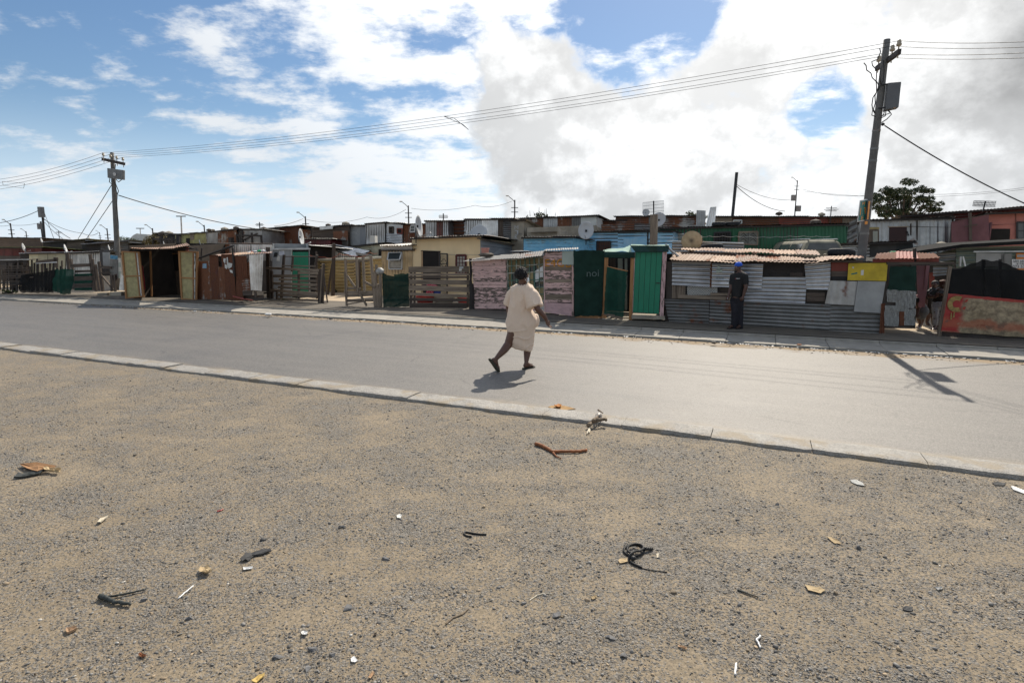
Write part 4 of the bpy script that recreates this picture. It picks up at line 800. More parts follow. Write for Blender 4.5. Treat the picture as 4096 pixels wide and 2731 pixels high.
# --- K: cluttered yard fence at the far left
PK = GP((60, 1175), (470, 1180))
def yard_left():
    t = thing('scrap_fence', 'dark tangled scrap timber fence with hanging cloth at the left edge', 'fence', base_of(PK, 250))
    rr = random.Random(3)
    for k in range(34):
        u = -60 + k * 19 + rr.uniform(-6, 6); v0 = 1105 + rr.uniform(-20, 90); plank(t, PK, c1, u, v0, u + rr.uniform(-12, 12), 1375 + rr.uniform(-14, 8), rr.uniform(7, 17), BEAMD if rr.random() < .6 else WOODD, rr.uniform(-.25, .02), .04, 'slat')
    for k in range(12):
        v = 1110 + k * 21; u0 = -70 + rr.uniform(0, 120); plank(t, PK, c1, u0, v, u0 + rr.uniform(180, 360), v + rr.uniform(-12, 10), rr.uniform(7, 15), WOODD if rr.random() < .6 else BEAMD, rr.uniform(.0, .06), .03, 'rail')
    plank(t, PK, c1, -40, 1092, 262, 1090, 9, GALV, .1, .5, 'roof_strip'); plank(t, PK, c1, 320, 1105, 515, 1085, 26, WOODD, .08, .05, 'rail'); plank(t, PK, c1, 318, 1124, 505, 1114, 6, PLASTW, .1, .02, 'rail'); plank(t, PK, c1, 478, 1075, 482, 1165, 28, WOODD, .08, .08, 'post')
    netp(t, PK, c1, [(185, 1235), (490, 1185), (480, 1392), (170, 1388)], NETB, .08, .12); netp(t, PK, c1, [(470, 1185), (575, 1180), (560, 1398), (480, 1375)], NETG2, .10, .10); netp(t, PK, c1, [(560, 1175), (668, 1185), (640, 1402), (540, 1402)], NETG2, .14, .16)
    for k in range(6): plank(t, PK, c1, 668, 1190 + k * 32, 822, 1185 + k * 32, 22, NETG2 if k % 2 else WOODD, .08, .03, 'slat')
    for (u0, v0, u1, v1, w) in ((588, 1030, 600, 1190, 22), (790, 1048, 830, 1370, 24), (815, 1090, 850, 1375, 18), (842, 1140, 880, 1375, 16), (870, 1110, 905, 1380, 20), (620, 1090, 640, 1190, 14), (985, 1230, 990, 1380, 22), (1015, 1230, 1020, 1390, 16), (900, 1240, 1000, 1360, 16)): plank(t, PK, c1, u0, v0, u1, v1, w, WOODD, .05, .06, 'post')
    plank(t, PK, c1, 636, 1135, 802, 1128, 30, WOODD, .09, .04, 'rail'); plank(t, PK, c1, 885, 1210, 985, 1205, 12, WOODD, .06); plank(t, PK, c1, 890, 1150, 1000, 1155, 20, WOODD, .06)
    board(t, PK, c1, [(918, 1028), (982, 1030), (984, 1152), (922, 1150)], GREYB, -.5, .02, 'grey_panel'); board(t, PK, c1, [(988, 1052), (1052, 1062), (1052, 1092), (988, 1088)], plain('faded_blue_board', (.10, .28, .42), .7, .4, 9), .0, .02, 'blue_board')
    sheet(t, PK, c1, [(985, 1092), (1062, 1094), (1064, 1275), (990, 1270)], GALVD, -.02); sheet(t, PK, c1, [(895, 1010), (990, 1012), (990, 1240), (900, 1240)], ROOFD, -.6); board(t, PK, c1, [(1082, 1218), (1105, 1240), (1108, 1372), (1066, 1366)], GALVL, .2, .01, 'silver_sheet')
    for (u, v, w, h) in ((872, 1392, 85, 34), (985, 1385, 100, 36)): board(t, PK, c1, rect(u, v, u + w, v + h), CONC, .35, .4, 'concrete_block')
    a = G(*c1(-60, 1385), .1); 
yard_left()
# --- A: stall at the right edge, B: alley with curtains
PA = GP((3753, 1343), (4096, 1362))
def right_stall():
    t = thing('banner_stall', 'stall fronted with a torn red and cream banner below black netting', 'stall', base_of(PA, 3930))
    plank(t, PA, c7, 712, 640, 604, 1312, 34, WOOD, .06, .08, 'post'); plank(t, PA, c7, 636, 1268, 1700, 1305, 44, BEAMD, .02, .06, 'sill')
    netp(t, PA, c7, [(722, 690), (1060, 574), (1060, 930), (700, 905)], NETB, .03, .05); netp(t, PA, c7, [(1056, 574), (1215, 590), (1215, 945), (1056, 930)], NETB, .05, .05); netp(t, PA, c7, [(1210, 590), (1700, 810), (1700, 990), (1210, 950)], NETB, .03, .05)
    for u in (1035, 1200): plank(t, PA, c7, u, 572, u - 8, 1290, 26, BEAMD, -.03, .06, 'post')
    slab(t, PA, c7, [(735, 660), (1700, 680), (1700, 1290), (650, 1280)], BLACK, -.8, .03, 'back_wall')
    m, nt, b = base_mat('torn_banner'); uv = node(nt, 'ShaderNodeTexCoord').outputs['UV']; n = nz(nt, uv, 3, 6, .65); n2 = nz(nt, uv, 9, 6, .7)
    sx = node(nt, 'ShaderNodeSeparateXYZ', {0: uv}); x, y = sx.outputs[0], sx.outputs[1]; wob = mth(nt, 'MULTIPLY', mth(nt, 'SUBTRACT', n, .5), .35)
    red = mth(nt, 'ADD', x, wob); diag = mth(nt, 'ADD', red, mth(nt, 'MULTIPLY', y, -.55))
    band = mth(nt, 'MULTIPLY', ramp(nt, red, .10, .16), ramp(nt, mth(nt, 'ADD', red, mth(nt, 'MULTIPLY', y, .5)), .62, .80, 1, 0))
    cream = mixc(nt, ramp(nt, n2, .35, .7), (.18, .135, .08), (.42, .33, .20))
    c = mixc(nt, ramp(nt, red, .33, .22), cream, (.34, .022, .016))
    top = ramp(nt, mth(nt, 'ADD', y, mth(nt, 'MULTIPLY', wob, .25)), .07, .05); c = mixc(nt, top, c, (.33, .03, .02))
    bot = mth(nt, 'MULTIPLY', ramp(nt, mth(nt, 'ADD', y, wob), .48, .58), ramp(nt, mth(nt, 'ADD', y, wob), .76, .66)); c = mixc(nt, mth(nt, 'MULTIPLY', bot, .7), c, (.38, .10, .045)); c = mixc(nt, ramp(nt, nz(nt, uv, 5, 6, .7), .58, .66, 0, .75), c, (.30, .20, .12)); c = mixc(nt, ramp(nt, nz(nt, uv, 2.4, 6, .7), .56, .62, 0, .6), c, (.10, .075, .05))
    corner = mth(nt, 'MULTIPLY', ramp(nt, red, .28, .2), ramp(nt, y, .78, .86)); c = mixc(nt, corner, c, cream)
    L(nt, c, b.inputs['Base Color']); b.inputs['Roughness'].default_value = .55; bump(nt, b, n2, .4, .02)
    mb = MB(); q = Q(PA, c7, (706, 902), (1700, 990), (1720, 1345), (634, 1266), off=.08); mb.cloth(q, 40, 22, .045, edge=.008, freq=2.2)
    W = (q[1] - q[0]).length; H = (q[3] - q[0]).length; bn = build('banner', mb, m, t, smooth=True)
    yl = plain('faded_yellow_print', (.36, .25, .08), .7, .6, 14, bmp=0); 
    ctr = PA.P(c7(790, 1003), .125); mb = MB(); 
    for k in range(24):
        a0, a1 = [math.radians(60 + 240 * (k + e) / 24) for e in (0, 1)]
        P = lambda a, r: ctr + PA.d * (math.cos(a) * r) + Vector((0, 0, math.sin(a) * r * 1.05))
        mb.add([P(a0, .165), P(a1, .165), P(a1, .075), P(a0, .075)], [(0, 1, 2, 3)])
    build('crescent_print', mb, yl, bn); 
    for q in ([(880, 960), (905, 955), (890, 985), (860, 990)], [(850, 1030), (880, 1025), (870, 1060), (845, 1050)], [(730, 1090), (742, 1088), (740, 1150), (728, 1150)], [(755, 1085), (768, 1084), (765, 1130), (752, 1132)]): board(bn, PA, c7, q, plain('red_print', (.36, .05, .03), bmp=0) if q[0][0] > 800 else yl, .125, .002, 'print_mark', 3)
    text_on(bn, PA, c7, rect(985, 1200, 1062, 1216), '0 000', plain('red_brown_print', (.25, .06, .03), bmp=0), .13)
right_stall()
def alley():
    PB = GP((3535, 1336), (3700, 1340)); t = thing('curtained_fence', 'fence of dark green cloth and woven white mesh beside the yellow panel', 'fence', base_of(PB, 3600))
    netp(t, PB, c7, [(150, 640), (404, 640), (402, 878), (126, 862)], NETG, .05, .07); mesh = plain('woven_white_mesh', (.5, .5, .47), .9, .4, 60)
    def weave(q, name='woven_mesh', st=.022):
        P = Q(PB, c7, *q, off=.03); W = (P[1] - P[0]).length; H = (P[3] - P[0]).length; mb = MB(); r = random.random() * 50
        def pt(a, b):
            p = (P[0] * (1 - a) + P[1] * a) * (1 - b) + (P[3] * (1 - a) + P[2] * a) * b
            return p - PB.n * .03 * mnoise.noise(Vector((a * 4 + r, b * 4, r))) + PB.d * .012 * mnoise.noise(Vector((b * 5, a * 5, r)))
        nu, nv = int(W / st), int(H / st)
        for i in range(nu + 1): mb.tube([pt(i / nu, k / 6) for k in range(7)], .0065, 3, cap=False)
        for j in range(nv + 1): mb.tube([pt(k / 6, j / nv) for k in range(7)], .0065, 3, cap=False)
        build(name, mb, mesh, t)
    for q in ([(116, 862), (206, 864), (202, 985), (118, 980)], [(205, 870), (330, 878), (322, 1075), (200, 1070)], [(326, 880), (392, 885), (384, 1042), (318, 1038)], [(98, 1020), (234, 1022), (222, 1218), (92, 1210)], [(285, 1060), (388, 1050), (378, 1210), (282, 1205)]): weave(q)
    slab(t, PB, c7, [(75, 790), (395, 880), (380, 1240), (80, 1236)], BULK, -.04, .02); board(t, PB, c7, rect(236, 1078, 284, 1212), RUST, .03, .01, 'rust_panel'); sheet(t, PB, c7, [(60, 1000), (100, 1000), (90, 1285), (40, 1285)], RUST, .02)
    plank(t, PB, c7, 118, 600, 770, 600, 26, WOODD, .05, .06, 'lintel'); plank(t, PB, c7, 376, 465, 378, 600, 24, BEAMD, .0, .05, 'post'); plank(t, PB, c7, 385, 880, 378, 1240, 12, BEAMD, .03, .05, 'post')
    PB2 = GP((3650, 1312), (3740, 1316)); board(t, PB2, c7, [(398, 632), (530, 632), (480, 1032), (420, 1032)], PINKW, .0, .02, 'pink_board'); board(t, PB2, c7, [(494, 632), (528, 632), (496, 862), (470, 862)], PINKW, .03, .02, 'pink_board')
    b = PB2.a; slab(t, PB2, c7, [(480, 632), (740, 632), (740, 1260), (470, 1260)], BULK, -3.4, .03, 'back_wall'); board(t, PB2, c7, rect(525, 700, 575, 900), RUSTR, -2.8, .02, 'red_door'); sheet(t, PB2, c7, [(560, 640), (735, 640), (735, 720), (560, 735)], GALVD, -2.5, True)
    roofsheets(t, PB, c7, [(-10, 575), (200, 568), (420, 572), (630, 560)], [(20, 520), (200, 500), (400, 508), (560, 512)], [RUST, RUSTR], .1, -2.0, amp=.008)
    plank(t, PB, c7, -20, 566, 620, 562, 34, RUSTR, .0, .03, 'fascia_board')
    P = Q(PB, c7, (130, 612), (770, 612), off=.0); B = [p + PB.n * 3.2 + Vector((0, 0, .1)) for p in P]; mb = MB(); mb.cloth([B[0], B[1], P[1], P[0]], 14, 10, .08); build('added_shade_canopy', mb, NETB, t, smooth=True)  # dark canopy added over the alley to keep the sun off its ground
alley()
# ---------------------------------------------------------------- houses and shacks behind the front row
def gnd(p): return gz(p.dot(RD), p.dot(RN))
def house(name, label, cf, Y, top, vb, segs, depth=4.0, roof=None, over=.15, rise=-.25, px=None, ang=-23.6, cat='shack', sheetw=None, group=None, pitch=.10, roofn=None, dt=None):
    """shack at depth Y: top = upper edge (u,v),(u,v); segs = (u0,u1,material,kind) wall pieces, each split into real sheets"""
    (uL, vL), (uR, vR) = top; pL = cf(uL, vL)[0]; pR = cf(uR, vR)[0]
    PL = PZ(px if px is not None else (pL + pR) / 2, Y, ang); b = PL.P(((pL + pR) / 2, 1000)); z0 = gnd(b)
    t = thing(name, label, cat, (b.x, b.y, z0), group)
    vt = lambda u: vL + (vR - vL) * (u - uL) / (uR - uL)
    zl, zr = PL.P(cf(uL, vL)).z, PL.P(cf(uR, vR)).z
    mb = MB(); A_ = PL.P(cf(uL, vL), -.05); C_ = PL.P(cf(uR, vR), -.05); mb.prism([A_, C_, Vector((C_.x, C_.y, z0 - .1)), Vector((A_.x, A_.y, z0 - .1))], .04, n=-PL.n * -1); build('wall', mb, BULK, t)
    hull(t, PL, pL, pR, z0 - .1, min(zl, zr) - .02, depth, segs[-1][2], -.06, zb=min(zl, zr) + rise * .8)
    for (u0, u1, m, kind) in segs:
        n = 1
        if kind in 'vx':
            w = (PL.P(cf(u1, vt(u1))) - PL.P(cf(u0, vt(u0)))).length; n = max(1, round(w / (sheetw or .78)))
        for i in range(n):
            a, b2 = u0 + (u1 - u0) * i / n, u0 + (u1 - u0) * (i + 1) / n + .4; o = .012 * (i % 2); ms = m[i % len(m)] if isinstance(m, (list, tuple)) else m
            q = [(a, vt(a) + random.uniform(-.5, 1)), (b2, vt(b2) + random.uniform(-.5, 1)), (b2, vb), (a, vb)]
            if kind == 'v': sheet(t, PL, cf, q, ms, o, False, pitch=pitch, amp=.014, samples=4)
            elif kind == 'x': sheet(t, PL, cf, q, ms, o, False, pitch=.2, amp=.016, samples=8, box=True)
            elif kind == 'h':
                hh = (vb - vt(a)); k = max(1, round(PL_h(PL, cf, a, vt(a), vb) / .75))
                for j in range(k): sheet(t, PL, cf, [(a, vt(a) + hh * j / k), (b2, vt(b2) + hh * j / k), (b2, vt(b2) + hh * (j + 1) / k + .5), (a, vt(a) + hh * (j + 1) / k + .5)], ms, o + .01 * (j % 2), True, pitch=pitch, amp=.016, samples=4)
            elif kind == 'p':
                k = max(1, round(PL_h(PL, cf, a, vt(a), vb) / .2)); hh = vb - vt(a)
                for j in range(k): board(t, PL, cf, [(a, vt(a) + hh * j / k + .6), (b2, vt(b2) + hh * j / k + .6), (b2, vt(b2) + hh * (j + 1) / k), (a, vt(a) + hh * (j + 1) / k)], ms, .01 + random.uniform(0, .012), .016, 'plank')
            else: board(t, PL, cf, q, ms, .01, .02, 'wall_panel')
    if roof is not None:
        w = (C_ - A_).length; n = roofn or max(1, round(w / 1.1)); rr = roof if isinstance(roof, (list, tuple)) else [roof]
        for i in range(n):
            f0 = PL.P(cf(uL + (uR - uL) * i / n, vL + (vR - vL) * i / n), over); f1 = PL.P(cf(uL + (uR - uL) * (i + 1) / n, vL + (vR - vL) * (i + 1) / n), over)
            if i == 0: f0 = f0 - PL.d * .15
            if i == n - 1: f1 = f1 + PL.d * .15
            b0, b1 = f0 + PL.n * (depth + over), f1 + PL.n * (depth + over); z = Vector((0, 0, .03 + .012 * (i % 2))); zr_ = Vector((0, 0, rise))
            mb = MB(); mb.corr([b0 + z + zr_, b1 + z + zr_, f1 + z, f0 + z], .11, .011, False, .02, 4); build('roof_sheet', mb, rr[i % len(rr)], t)
        mb = MB(); mb.bar(PL.P(cf(uL, vL), over - .05) - PL.d * .1 - Vector((0, 0, .02)), PL.P(cf(uR, vR), over - .05) + PL.d * .1 - Vector((0, 0, .02)), .05, .05); build('eave_beam', mb, BEAMD, t)
    t['_pl'] = 0
    del t['_pl']
    return t, PL
def PL_h(PL, cf, u, v0, v1): return (PL.P(cf(u, v0)) - PL.P(cf(u, v1))).length
def window(t, PL, cf, q, frame, glassm=None, off=.02, bars=0, hb=0, fw=.05, name='window'):
    w = board(t, PL, cf, q, glassm or GLASS, off, .02, name); P = Q(PL, cf, *q, off=off + .02)
    mb = MB()
    for a, b in ((0, 1), (1, 2), (2, 3), (3, 0)): mb.bar(P[a], P[b], fw, .03, up=PL.n)
    build('frame', mb, frame, w)
    if bars or hb:
        for k in range(1, bars + 1): mb = MB(); f = k / (bars + 1); mb.bar(P[0].lerp(P[1], f), P[3].lerp(P[2], f), .018, .018, up=PL.n); build('bar', mb, frame if frame is not WOOD else IRON, w)
        for k in range(1, hb + 1): mb = MB(); f = k / (hb + 1); mb.bar(P[0].lerp(P[3], f), P[1].lerp(P[2], f), .018, .018, up=PL.n); build('bar', mb, frame if frame is not WOOD else IRON, w)
    return w
MOSS = plain('mossy_roof', (.10, .12, .04), .95, .5, 6); WHITEL = metal('whitewashed_steel', (.70, .68, .62), .1, .5, .1)
BROWNP = wood('brown_board', (.06, .042, .03), (.14, .10, .07)); DARKT = plain('dark_terrace_board', (.035, .03, .028), .9, .4)
def back_rows():
    # far left
    house('far_shack', 'long low dark plank shack far left behind the scrap fence', c1, 42, ((-90, 895), (385, 903)), 975, [(-90, 200, BROWNP, 'p'), (200, 385, WOODD, 'p')], roof=ROOFD, rise=-.25)
    t, PL = house('far_shack', 'maroon walled shack under a mossy roof at the far left', c1, 34, ((-90, 990), (372, 985)), 1060, [(-90, 372, MAROON, 'v')], roof=MOSS, rise=-.25, depth=3.5)
    house('far_shack', 'dark shack with pale sheets lying on its flat roof, left of the near pole', c1, 37, ((385, 940), (760, 912)), 1010, [(385, 600, DARKT, 'b'), (600, 760, BROWNP, 'p')], roof=[GALVL, ROOFD, ROOFD, CREAMS], rise=-.25)
    house('far_shack', 'low shack with a long silver roof strip passing behind the left pole', c1, 34, ((735, 960), (1150, 924)), 1020, [(735, 900, DARKT, 'b'), (900, 1150, GALVD, 'h')], roof=GALVL, rise=-.25, over=.3)
    house('tan_shack', 'dull cream shack with white roof edge behind the scrap fence', c1, 28, ((182, 1042), (588, 1030)), 1230, [(182, 260, DARKT, 'b'), (260, 588, CREAMS, 'v')], roof=GALVL, rise=-.25, depth=4)
    house('white_shack', 'whitewashed shack of deep ribbed sheets left of the near pole', c1, 26.5, ((590, 1036), (898, 1024)), 1240, [(590, 898, WHITEL, 'v')], roof=GALV, rise=-.25, pitch=.17, depth=3)
    t, PL = house('pale_house', 'white plastered house with a rounded front right of the left pole', c1, 41, ((1225, 862), (1378, 872)), 1000, [(1225, 1378, WHITEW, 'b')], roof=None, cat='house'); 
    P0 = PL.P(c1(1225, 862)); mb = MB(); 
    for k in range(8):
        a0, a1 = [math.radians(e * 90 / 8) for e in (k, k + 1)]; R = 2.4; f = lambda a: Vector((P0.x, P0.y, 0)) - PL.d * (R * math.sin(a)) + PL.n * (R * (1 - math.cos(a)))
        mb.prism([f(a1) + Vector((0, 0, P0.z - .1 - .12 * k)), f(a0) + Vector((0, 0, P0.z - .12 * k + .02)), f(a0) + Vector((0, 0, .3)), f(a1) + Vector((0, 0, .3))], .1)
    build('curved_wall', mb, WHITEW, t)
    t, PL = house('far_shack', 'black boarded flat shack between the white house and the mustard shack', c2, 39, ((40, 412), (342, 432)), 560, [(40, 342, DARKT, 'p')], roof=ROOFD, rise=-.25)
    t, PL = house('mustard_shack', 'mustard yellow sheet shack with rusty patches', c2, 36, ((330, 432), (718, 404)), 565, [(330, 390, DARKT, 'b'), (390, 540, [YELLS, GALVR], 'v'), (540, 718, YELLS, 'b')], roof=GALVD, rise=-.25); board(t, PL, c2, rect(452, 480, 496, 548), DARKIN, .03, .02, 'door'); board(t, PL, c2, rect(362, 455, 384, 540), BROWNP, .03, .02, 'board'); board(t, PL, c2, [(500, 430), (552, 425), (550, 500), (505, 505)], WOOD, .03, .02, 'board')
    house('long_grey_shack', 'long shack of upright pale grey iron sheets with stones along its roof', c2, 33, ((716, 404), (1086, 364)), 600, [(716, 850, [GALV, GALVR], 'v'), (850, 1086, GALVR, 'v')], roof=GALVD, rise=-.25); house('bright_grey_shack', 'shack of upright grey ribbed iron left of the rust striped shack', c2, 32.6, ((1086, 366), (1405, 370)), 600, [(1086, 1405, GALV, 'v')], roof=GALVD, rise=-.25)
    house('rust_striped_shack', 'shack of mixed rust brown and grey sheets under a peaked roofline', c2, 34, ((1405, 364), (1888, 318)), 560, [(1405, 1500, [RUST, GALVR], 'v'), (1500, 1890, [GALVR, RUST, RUST, GALVD], 'v')], roof=ROOFD, rise=-.25); house('side_lean_to', 'grey lean-to sloping down beside the rust striped shack', c2, 34.5, ((1888, 318), (2058, 345)), 560, [(1888, 2058, [GALVD, GALV], 'v')], roof=ROOFD, rise=-.25)
    house('dark_plank_shack', 'dark brown plank shack with a rusted sheet nailed on its front', c3, 31, ((165, 352), (622, 316)), 600, [(165, 622, BROWNP, 'p')], roof=ROOFD, rise=-.25); PX = PZ(*[c3(400, 450)[0], 30.9]); w_ = bpy.data.objects['dark_plank_shack']; ORG[w_.name]; board(w_, PX, c3, [(415, 392), (600, 385), (606, 600), (425, 600)], GALVR, .08, .01, 'rusted_sheet'); board(w_, PX, c3, [(245, 332), (410, 322), (410, 362), (248, 374)], GALVL, .1, .01, 'bent_sheet')
    t, PL = house('chalked_shack', 'narrow pale grey panel shack with chalk letters MTK', c3, 30.5, ((618, 314), (822, 320)), 590, [(618, 752, GREYB, 'b'), (752, 822, GREYW, 'b')], roof=GALVD, rise=-.25, roofn=1); text_on(t, PL, c3, rect(634, 400, 722, 428), 'MTK', CHALK, .05)
    t, PL = house('silver_shack', 'silver grey ribbed shack with two small windows and a pale sheet below', c3, 29.5, ((832, 298), (1060, 278)), 600, [(832, 1060, GALV, 'v')], roof=GALVD, rise=-.25); 
    t, PL = house('silver_front_shack', 'smooth grey iron front with two windows beside the silver ribbed shack', c3, 29.2, ((1060, 278), (1288, 300)), 620, [(1060, 1288, GALV, 'b')], roof=GALVD, rise=-.25, roofn=2); window(t, PL, c3, rect(1118, 336, 1165, 412), WOODD, DARKIN, .03, 0, 1); window(t, PL, c3, [(1218, 358), (1280, 362), (1280, 424), (1218, 418)], RUSTR, DARKIN, .03); sheet(t, PL, c3, [(1080, 415), (1280, 428), (1282, 560), (1068, 552)], GALVL, .04, True)
    t, PL = house('brown_ribbed_shack', 'brown stained ribbed shack with a hinged white window left of the big dish', c3, 28.8, ((1288, 302), (1582, 300)), 640, [(1288, 1582, [GALVR, GALVR, GALV], 'v')], roof=GALVD, rise=-.25); window(t, PL, c3, [(1392, 320), (1445, 318), (1440, 400), (1378, 402)], WFRAME, GLASS, .12, 0, 1, name='window'); board(t, PL, c3, rect(1385, 408, 1440, 462), RUST, .03, .02, 'board')
    t, PL = house('red_striped_shack', 'grey ribbed shack with one red sheet in its wall', c3, 28, ((1578, 262), (1866, 262)), 640, [(1578, 1668, GALV, 'v'), (1668, 1716, GALV, 'v'), (1716, 1797, metal('red_brown_sheet', (.27, .08, .055), .15, .6, .1), 'v'), (1797, 1866, GALV, 'v')], roof=GALVD, rise=-.25)
    house('rust_plank_shack', 'shack wall of lapped deep rust horizontal sheets', c3, 28.2, ((1864, 262), (2084, 260)), 640, [(1864, 2060, RUST, 'h'), (2060, 2084, GALV, 'h')], roof=ROOFD, rise=-.25, pitch=.17)
    t, PL = house('tall_silver_shack', 'tall silver ribbed shack behind the yellow house, brown strip at its right end', c4, 27, ((199, 242), (770, 236)), 660, [(199, 602, GALVL, 'v'), (602, 668, BROWNP, 'b'), (668, 770, GALVD, 'h')], roof=GALVD, rise=-.25)
    t, PL = house('concrete_tower', 'narrow beige concrete panel hut with white letters painted down it', c4, 24.5, ((768, 256), (926, 252)), 700, [(768, 926, CONC, 'b')], roof=CONC, rise=-.25, depth=1.6, cat='hut', roofn=1); 
    for q, s in ((rect(810, 322, 856, 368), 'M'), (rect(814, 388, 856, 440), 'J'), (rect(814, 445, 848, 488), 'K')): text_on(t, PL, c4, q, s, CHALK, .04)
    board(t, PL, c4, rect(812, 382, 858, 388), CHALK, .04, .003, 'lettering'); text_on(t, PL, c4, rect(836, 418, 905, 432), '2 Vers', plain('dark_scrawl', (.1, .1, .1)), .04)
    house('stained_shack', 'long shack of pale sheets with brown rust streaks under a bushy roofline', c4, 29, ((806, 232), (1838, 196)), 470, [(806, 990, RUST, 'h'), (990, 1530, [GALVR, GALV, GALVR], 'v'), (1530, 1640, GALVD, 'v'), (1640, 1838, WHITEW, 'b')], roof=GALVD, rise=-.25)
    t, PL = house('concrete_walls', 'low beige concrete wall with a slab roof behind the blue house', c4, 24, ((965, 352), (1345, 338)), 660, [(965, 1345, CONC, 'b')], roof=None, depth=2, cat='wall'); board(t, PL, c4, [(965, 348), (1345, 336), (1345, 395), (975, 408)], CONC, .35, .3, 'slab'); 
    t, PL = house('concrete_walls', 'higher beige concrete wall strip right behind the grey dish', c4, 26, ((1340, 332), (1838, 318)), 600, [(1340, 1838, CONC, 'b')], roof=None, depth=2, cat='wall')
    house('rust_far_shack', 'low rusted shacks roof and wall right of the big grey dish', c4, 29, ((1838, 262), (2200, 250)), 420, [(1838, 1990, RUST, 'h'), (1990, 2200, [RUST, GALVR], 'h')], roof=RUST, rise=-.25)
    house('rust_band_shack', 'grey shack wall banded with rust stripes behind the blue house', c5, 25, ((16, 256), (366, 256)), 360, [(16, 366, GALVR, 'h')], roof=None, depth=2); house('dark_ribbed_shack', 'dark grey horizontal ribbed wall left of the wooden post', c5, 24.5, ((362, 248), (586, 250)), 560, [(362, 586, GALVD, 'h')], roof=None, depth=2)
    house('antenna_shack', 'long grey and rust brown shack below the wide aerial', c5, 28, ((166, 170), (1003, 164)), 300, [(166, 510, [GALVR, RUST], 'h'), (510, 660, GALVD, 'v'), (660, 1003, GALVR, 'h')], roof=GALV, rise=-.25)
    t, PL = house('rust_roofed_shack', 'long rust brown shack on the skyline above the green house', c5, 30, ((1200, 172), (2690, 176)), 300, [(1200, 1380, WOOD, 'p'), (1380, 1870, RUST, 'h'), (1870, 2380, RUSTR, 'h'), (2380, 2690, [RUST, WOOD], 'v')], roof=GALVD, rise=-.25); window(t, PL, c5, rect(1396, 212, 1482, 245), WFRAME, DARKIN, .04)
    s = thing('loose_sheets', 'two grey iron sheets standing upright on the roofs', 'sheets', (PZ(2830, 25).P((2830, 1000)))); PP = PZ(2830, 25); sheet(s, PP, c5, [(1010, 106), (1105, 112), (1100, 280), (1003, 275)], GALV, 0); sheet(s, PP, c5, [(1152, 76), (1217, 70), (1198, 275), (1104, 275)], GALVL, .05)
    # blue house
    t, PL = house('blue_house', 'bright blue plank and iron house behind the pink shack', c4, 21.5, ((924, 474), (1540, 462)), 760, [(924, 1540, BLUEP, 'p')], roof=ROOFD, rise=-.25, depth=5, cat='house', over=.25)
    for k in range(3): board(t, PL, c4, [(940, 512 + k * 42), (1530, 505 + k * 44), (1530, 540 + k * 44), (950, 548 + k * 40)], BLUEP, .04, .02, 'plank')
    for u, v in ((1090, 478), (1348, 466)): board(t, PL, c4, [(u - 30, v), (u + 40, v - 4), (u + 45, v + 2), (u - 28, v + 6)], BLACK, .045, .004, 'vent_slot')
    sp = Plane((PL.P(c4(1538, 500)).x, PL.P(c4(1538, 500)).y), ang=math.degrees(math.atan2(RN.y, RN.x))); board(t, sp, c4, [(1535, 475), (1690, 500), (1690, 720), (1535, 760)], BLUEP, .0, .03, 'side_wall')
    t, PL = house('light_blue_house', 'light blue ribbed iron house with barred brown door beside the wooden post', c4, 22.6, ((1680, 398), (2800, 388)), 760, [(1680, 2105, BLUEL, 'h'), (2105, 2800, BLUEL, 'h')], roof=ROOFD, rise=-.25, depth=4, cat='house', pitch=.14)
    window(t, PL, c4, rect(1842, 518, 2014, 640), IRON, wood('brown_door', (.10, .04, .02), (.16, .07, .035)), .05, 7, 1); sheet(t, PL, c5, [(245, 402), (490, 402), (490, 560), (245, 560)], BLUEL, .08, False, pitch=.3, box=True, samples=8); board(t, PL, c4, rect(1660, 505, 1842, 640), BLUEP, .05, .02, 'plank'); plank(t, PL, c5, 490, 330, 495, 520, 14, BEAMD, .06)
    # green house
    t, PL = house('green_house', 'long dark green ribbed iron house with three windows behind the rusty roof', c5, 22, ((582, 298), (2570, 254)), 620, [(582, 2570, GREENS, 'v')], roof=ROOFD, rise=-.25, depth=4.5, cat='house', sheetw=1.9, pitch=.12)
    cur = plain('net_curtain', (.30, .32, .29), .9, .3, 10); lat = plain('diamond_curtain', (.22, .23, .20), .9, .3, 10)
    window(t, PL, c5, rect(786, 356, 880, 432), WFRAME, cur, .05); window(t, PL, c5, [(1196, 340), (1365, 334), (1362, 442), (1192, 446)], IRON, DARKIN, .05, 5, 2); w = window(t, PL, c5, [(1452, 336), (1650, 331), (1646, 470), (1448, 455)], WOOD, lat, .05, 1, 0)
    for u0 in (1460, 1560):
        for k in range(3): mb = MB(); mb.tube(Q(PL, c5, (u0 + 10, 372 + k * 28), (u0 + 40, 345 + k * 28), (u0 + 72, 378 + k * 28), off=.085), .012, 4); build('lattice', mb, IRON, w)
    t, PL = house('silver_low_wall', 'low wall of silver ribbed iron below the green house', c5, 18.6, ((756, 438), (1502, 446)), 620, [(756, 1502, GALV, 'h')], roof=None, depth=.3, cat='wall'); plank(t, PL, c5, 702, 420, 1500, 446, 10, GALVL, .03)
    # right side houses
    t, PL = house('ribbed_house', 'pale grey board house with a dark maroon door behind the road pole', c7, 20.5, ((-150, 196), (738, 172)), 560, [(-150, -30, GALV, 'x'), (-30, 135, GALV, 'x'), (135, 738, GALV, 'x')], roof=[ROOFD], rise=-.25, depth=4, cat='house', sheetw=.9, over=.25)
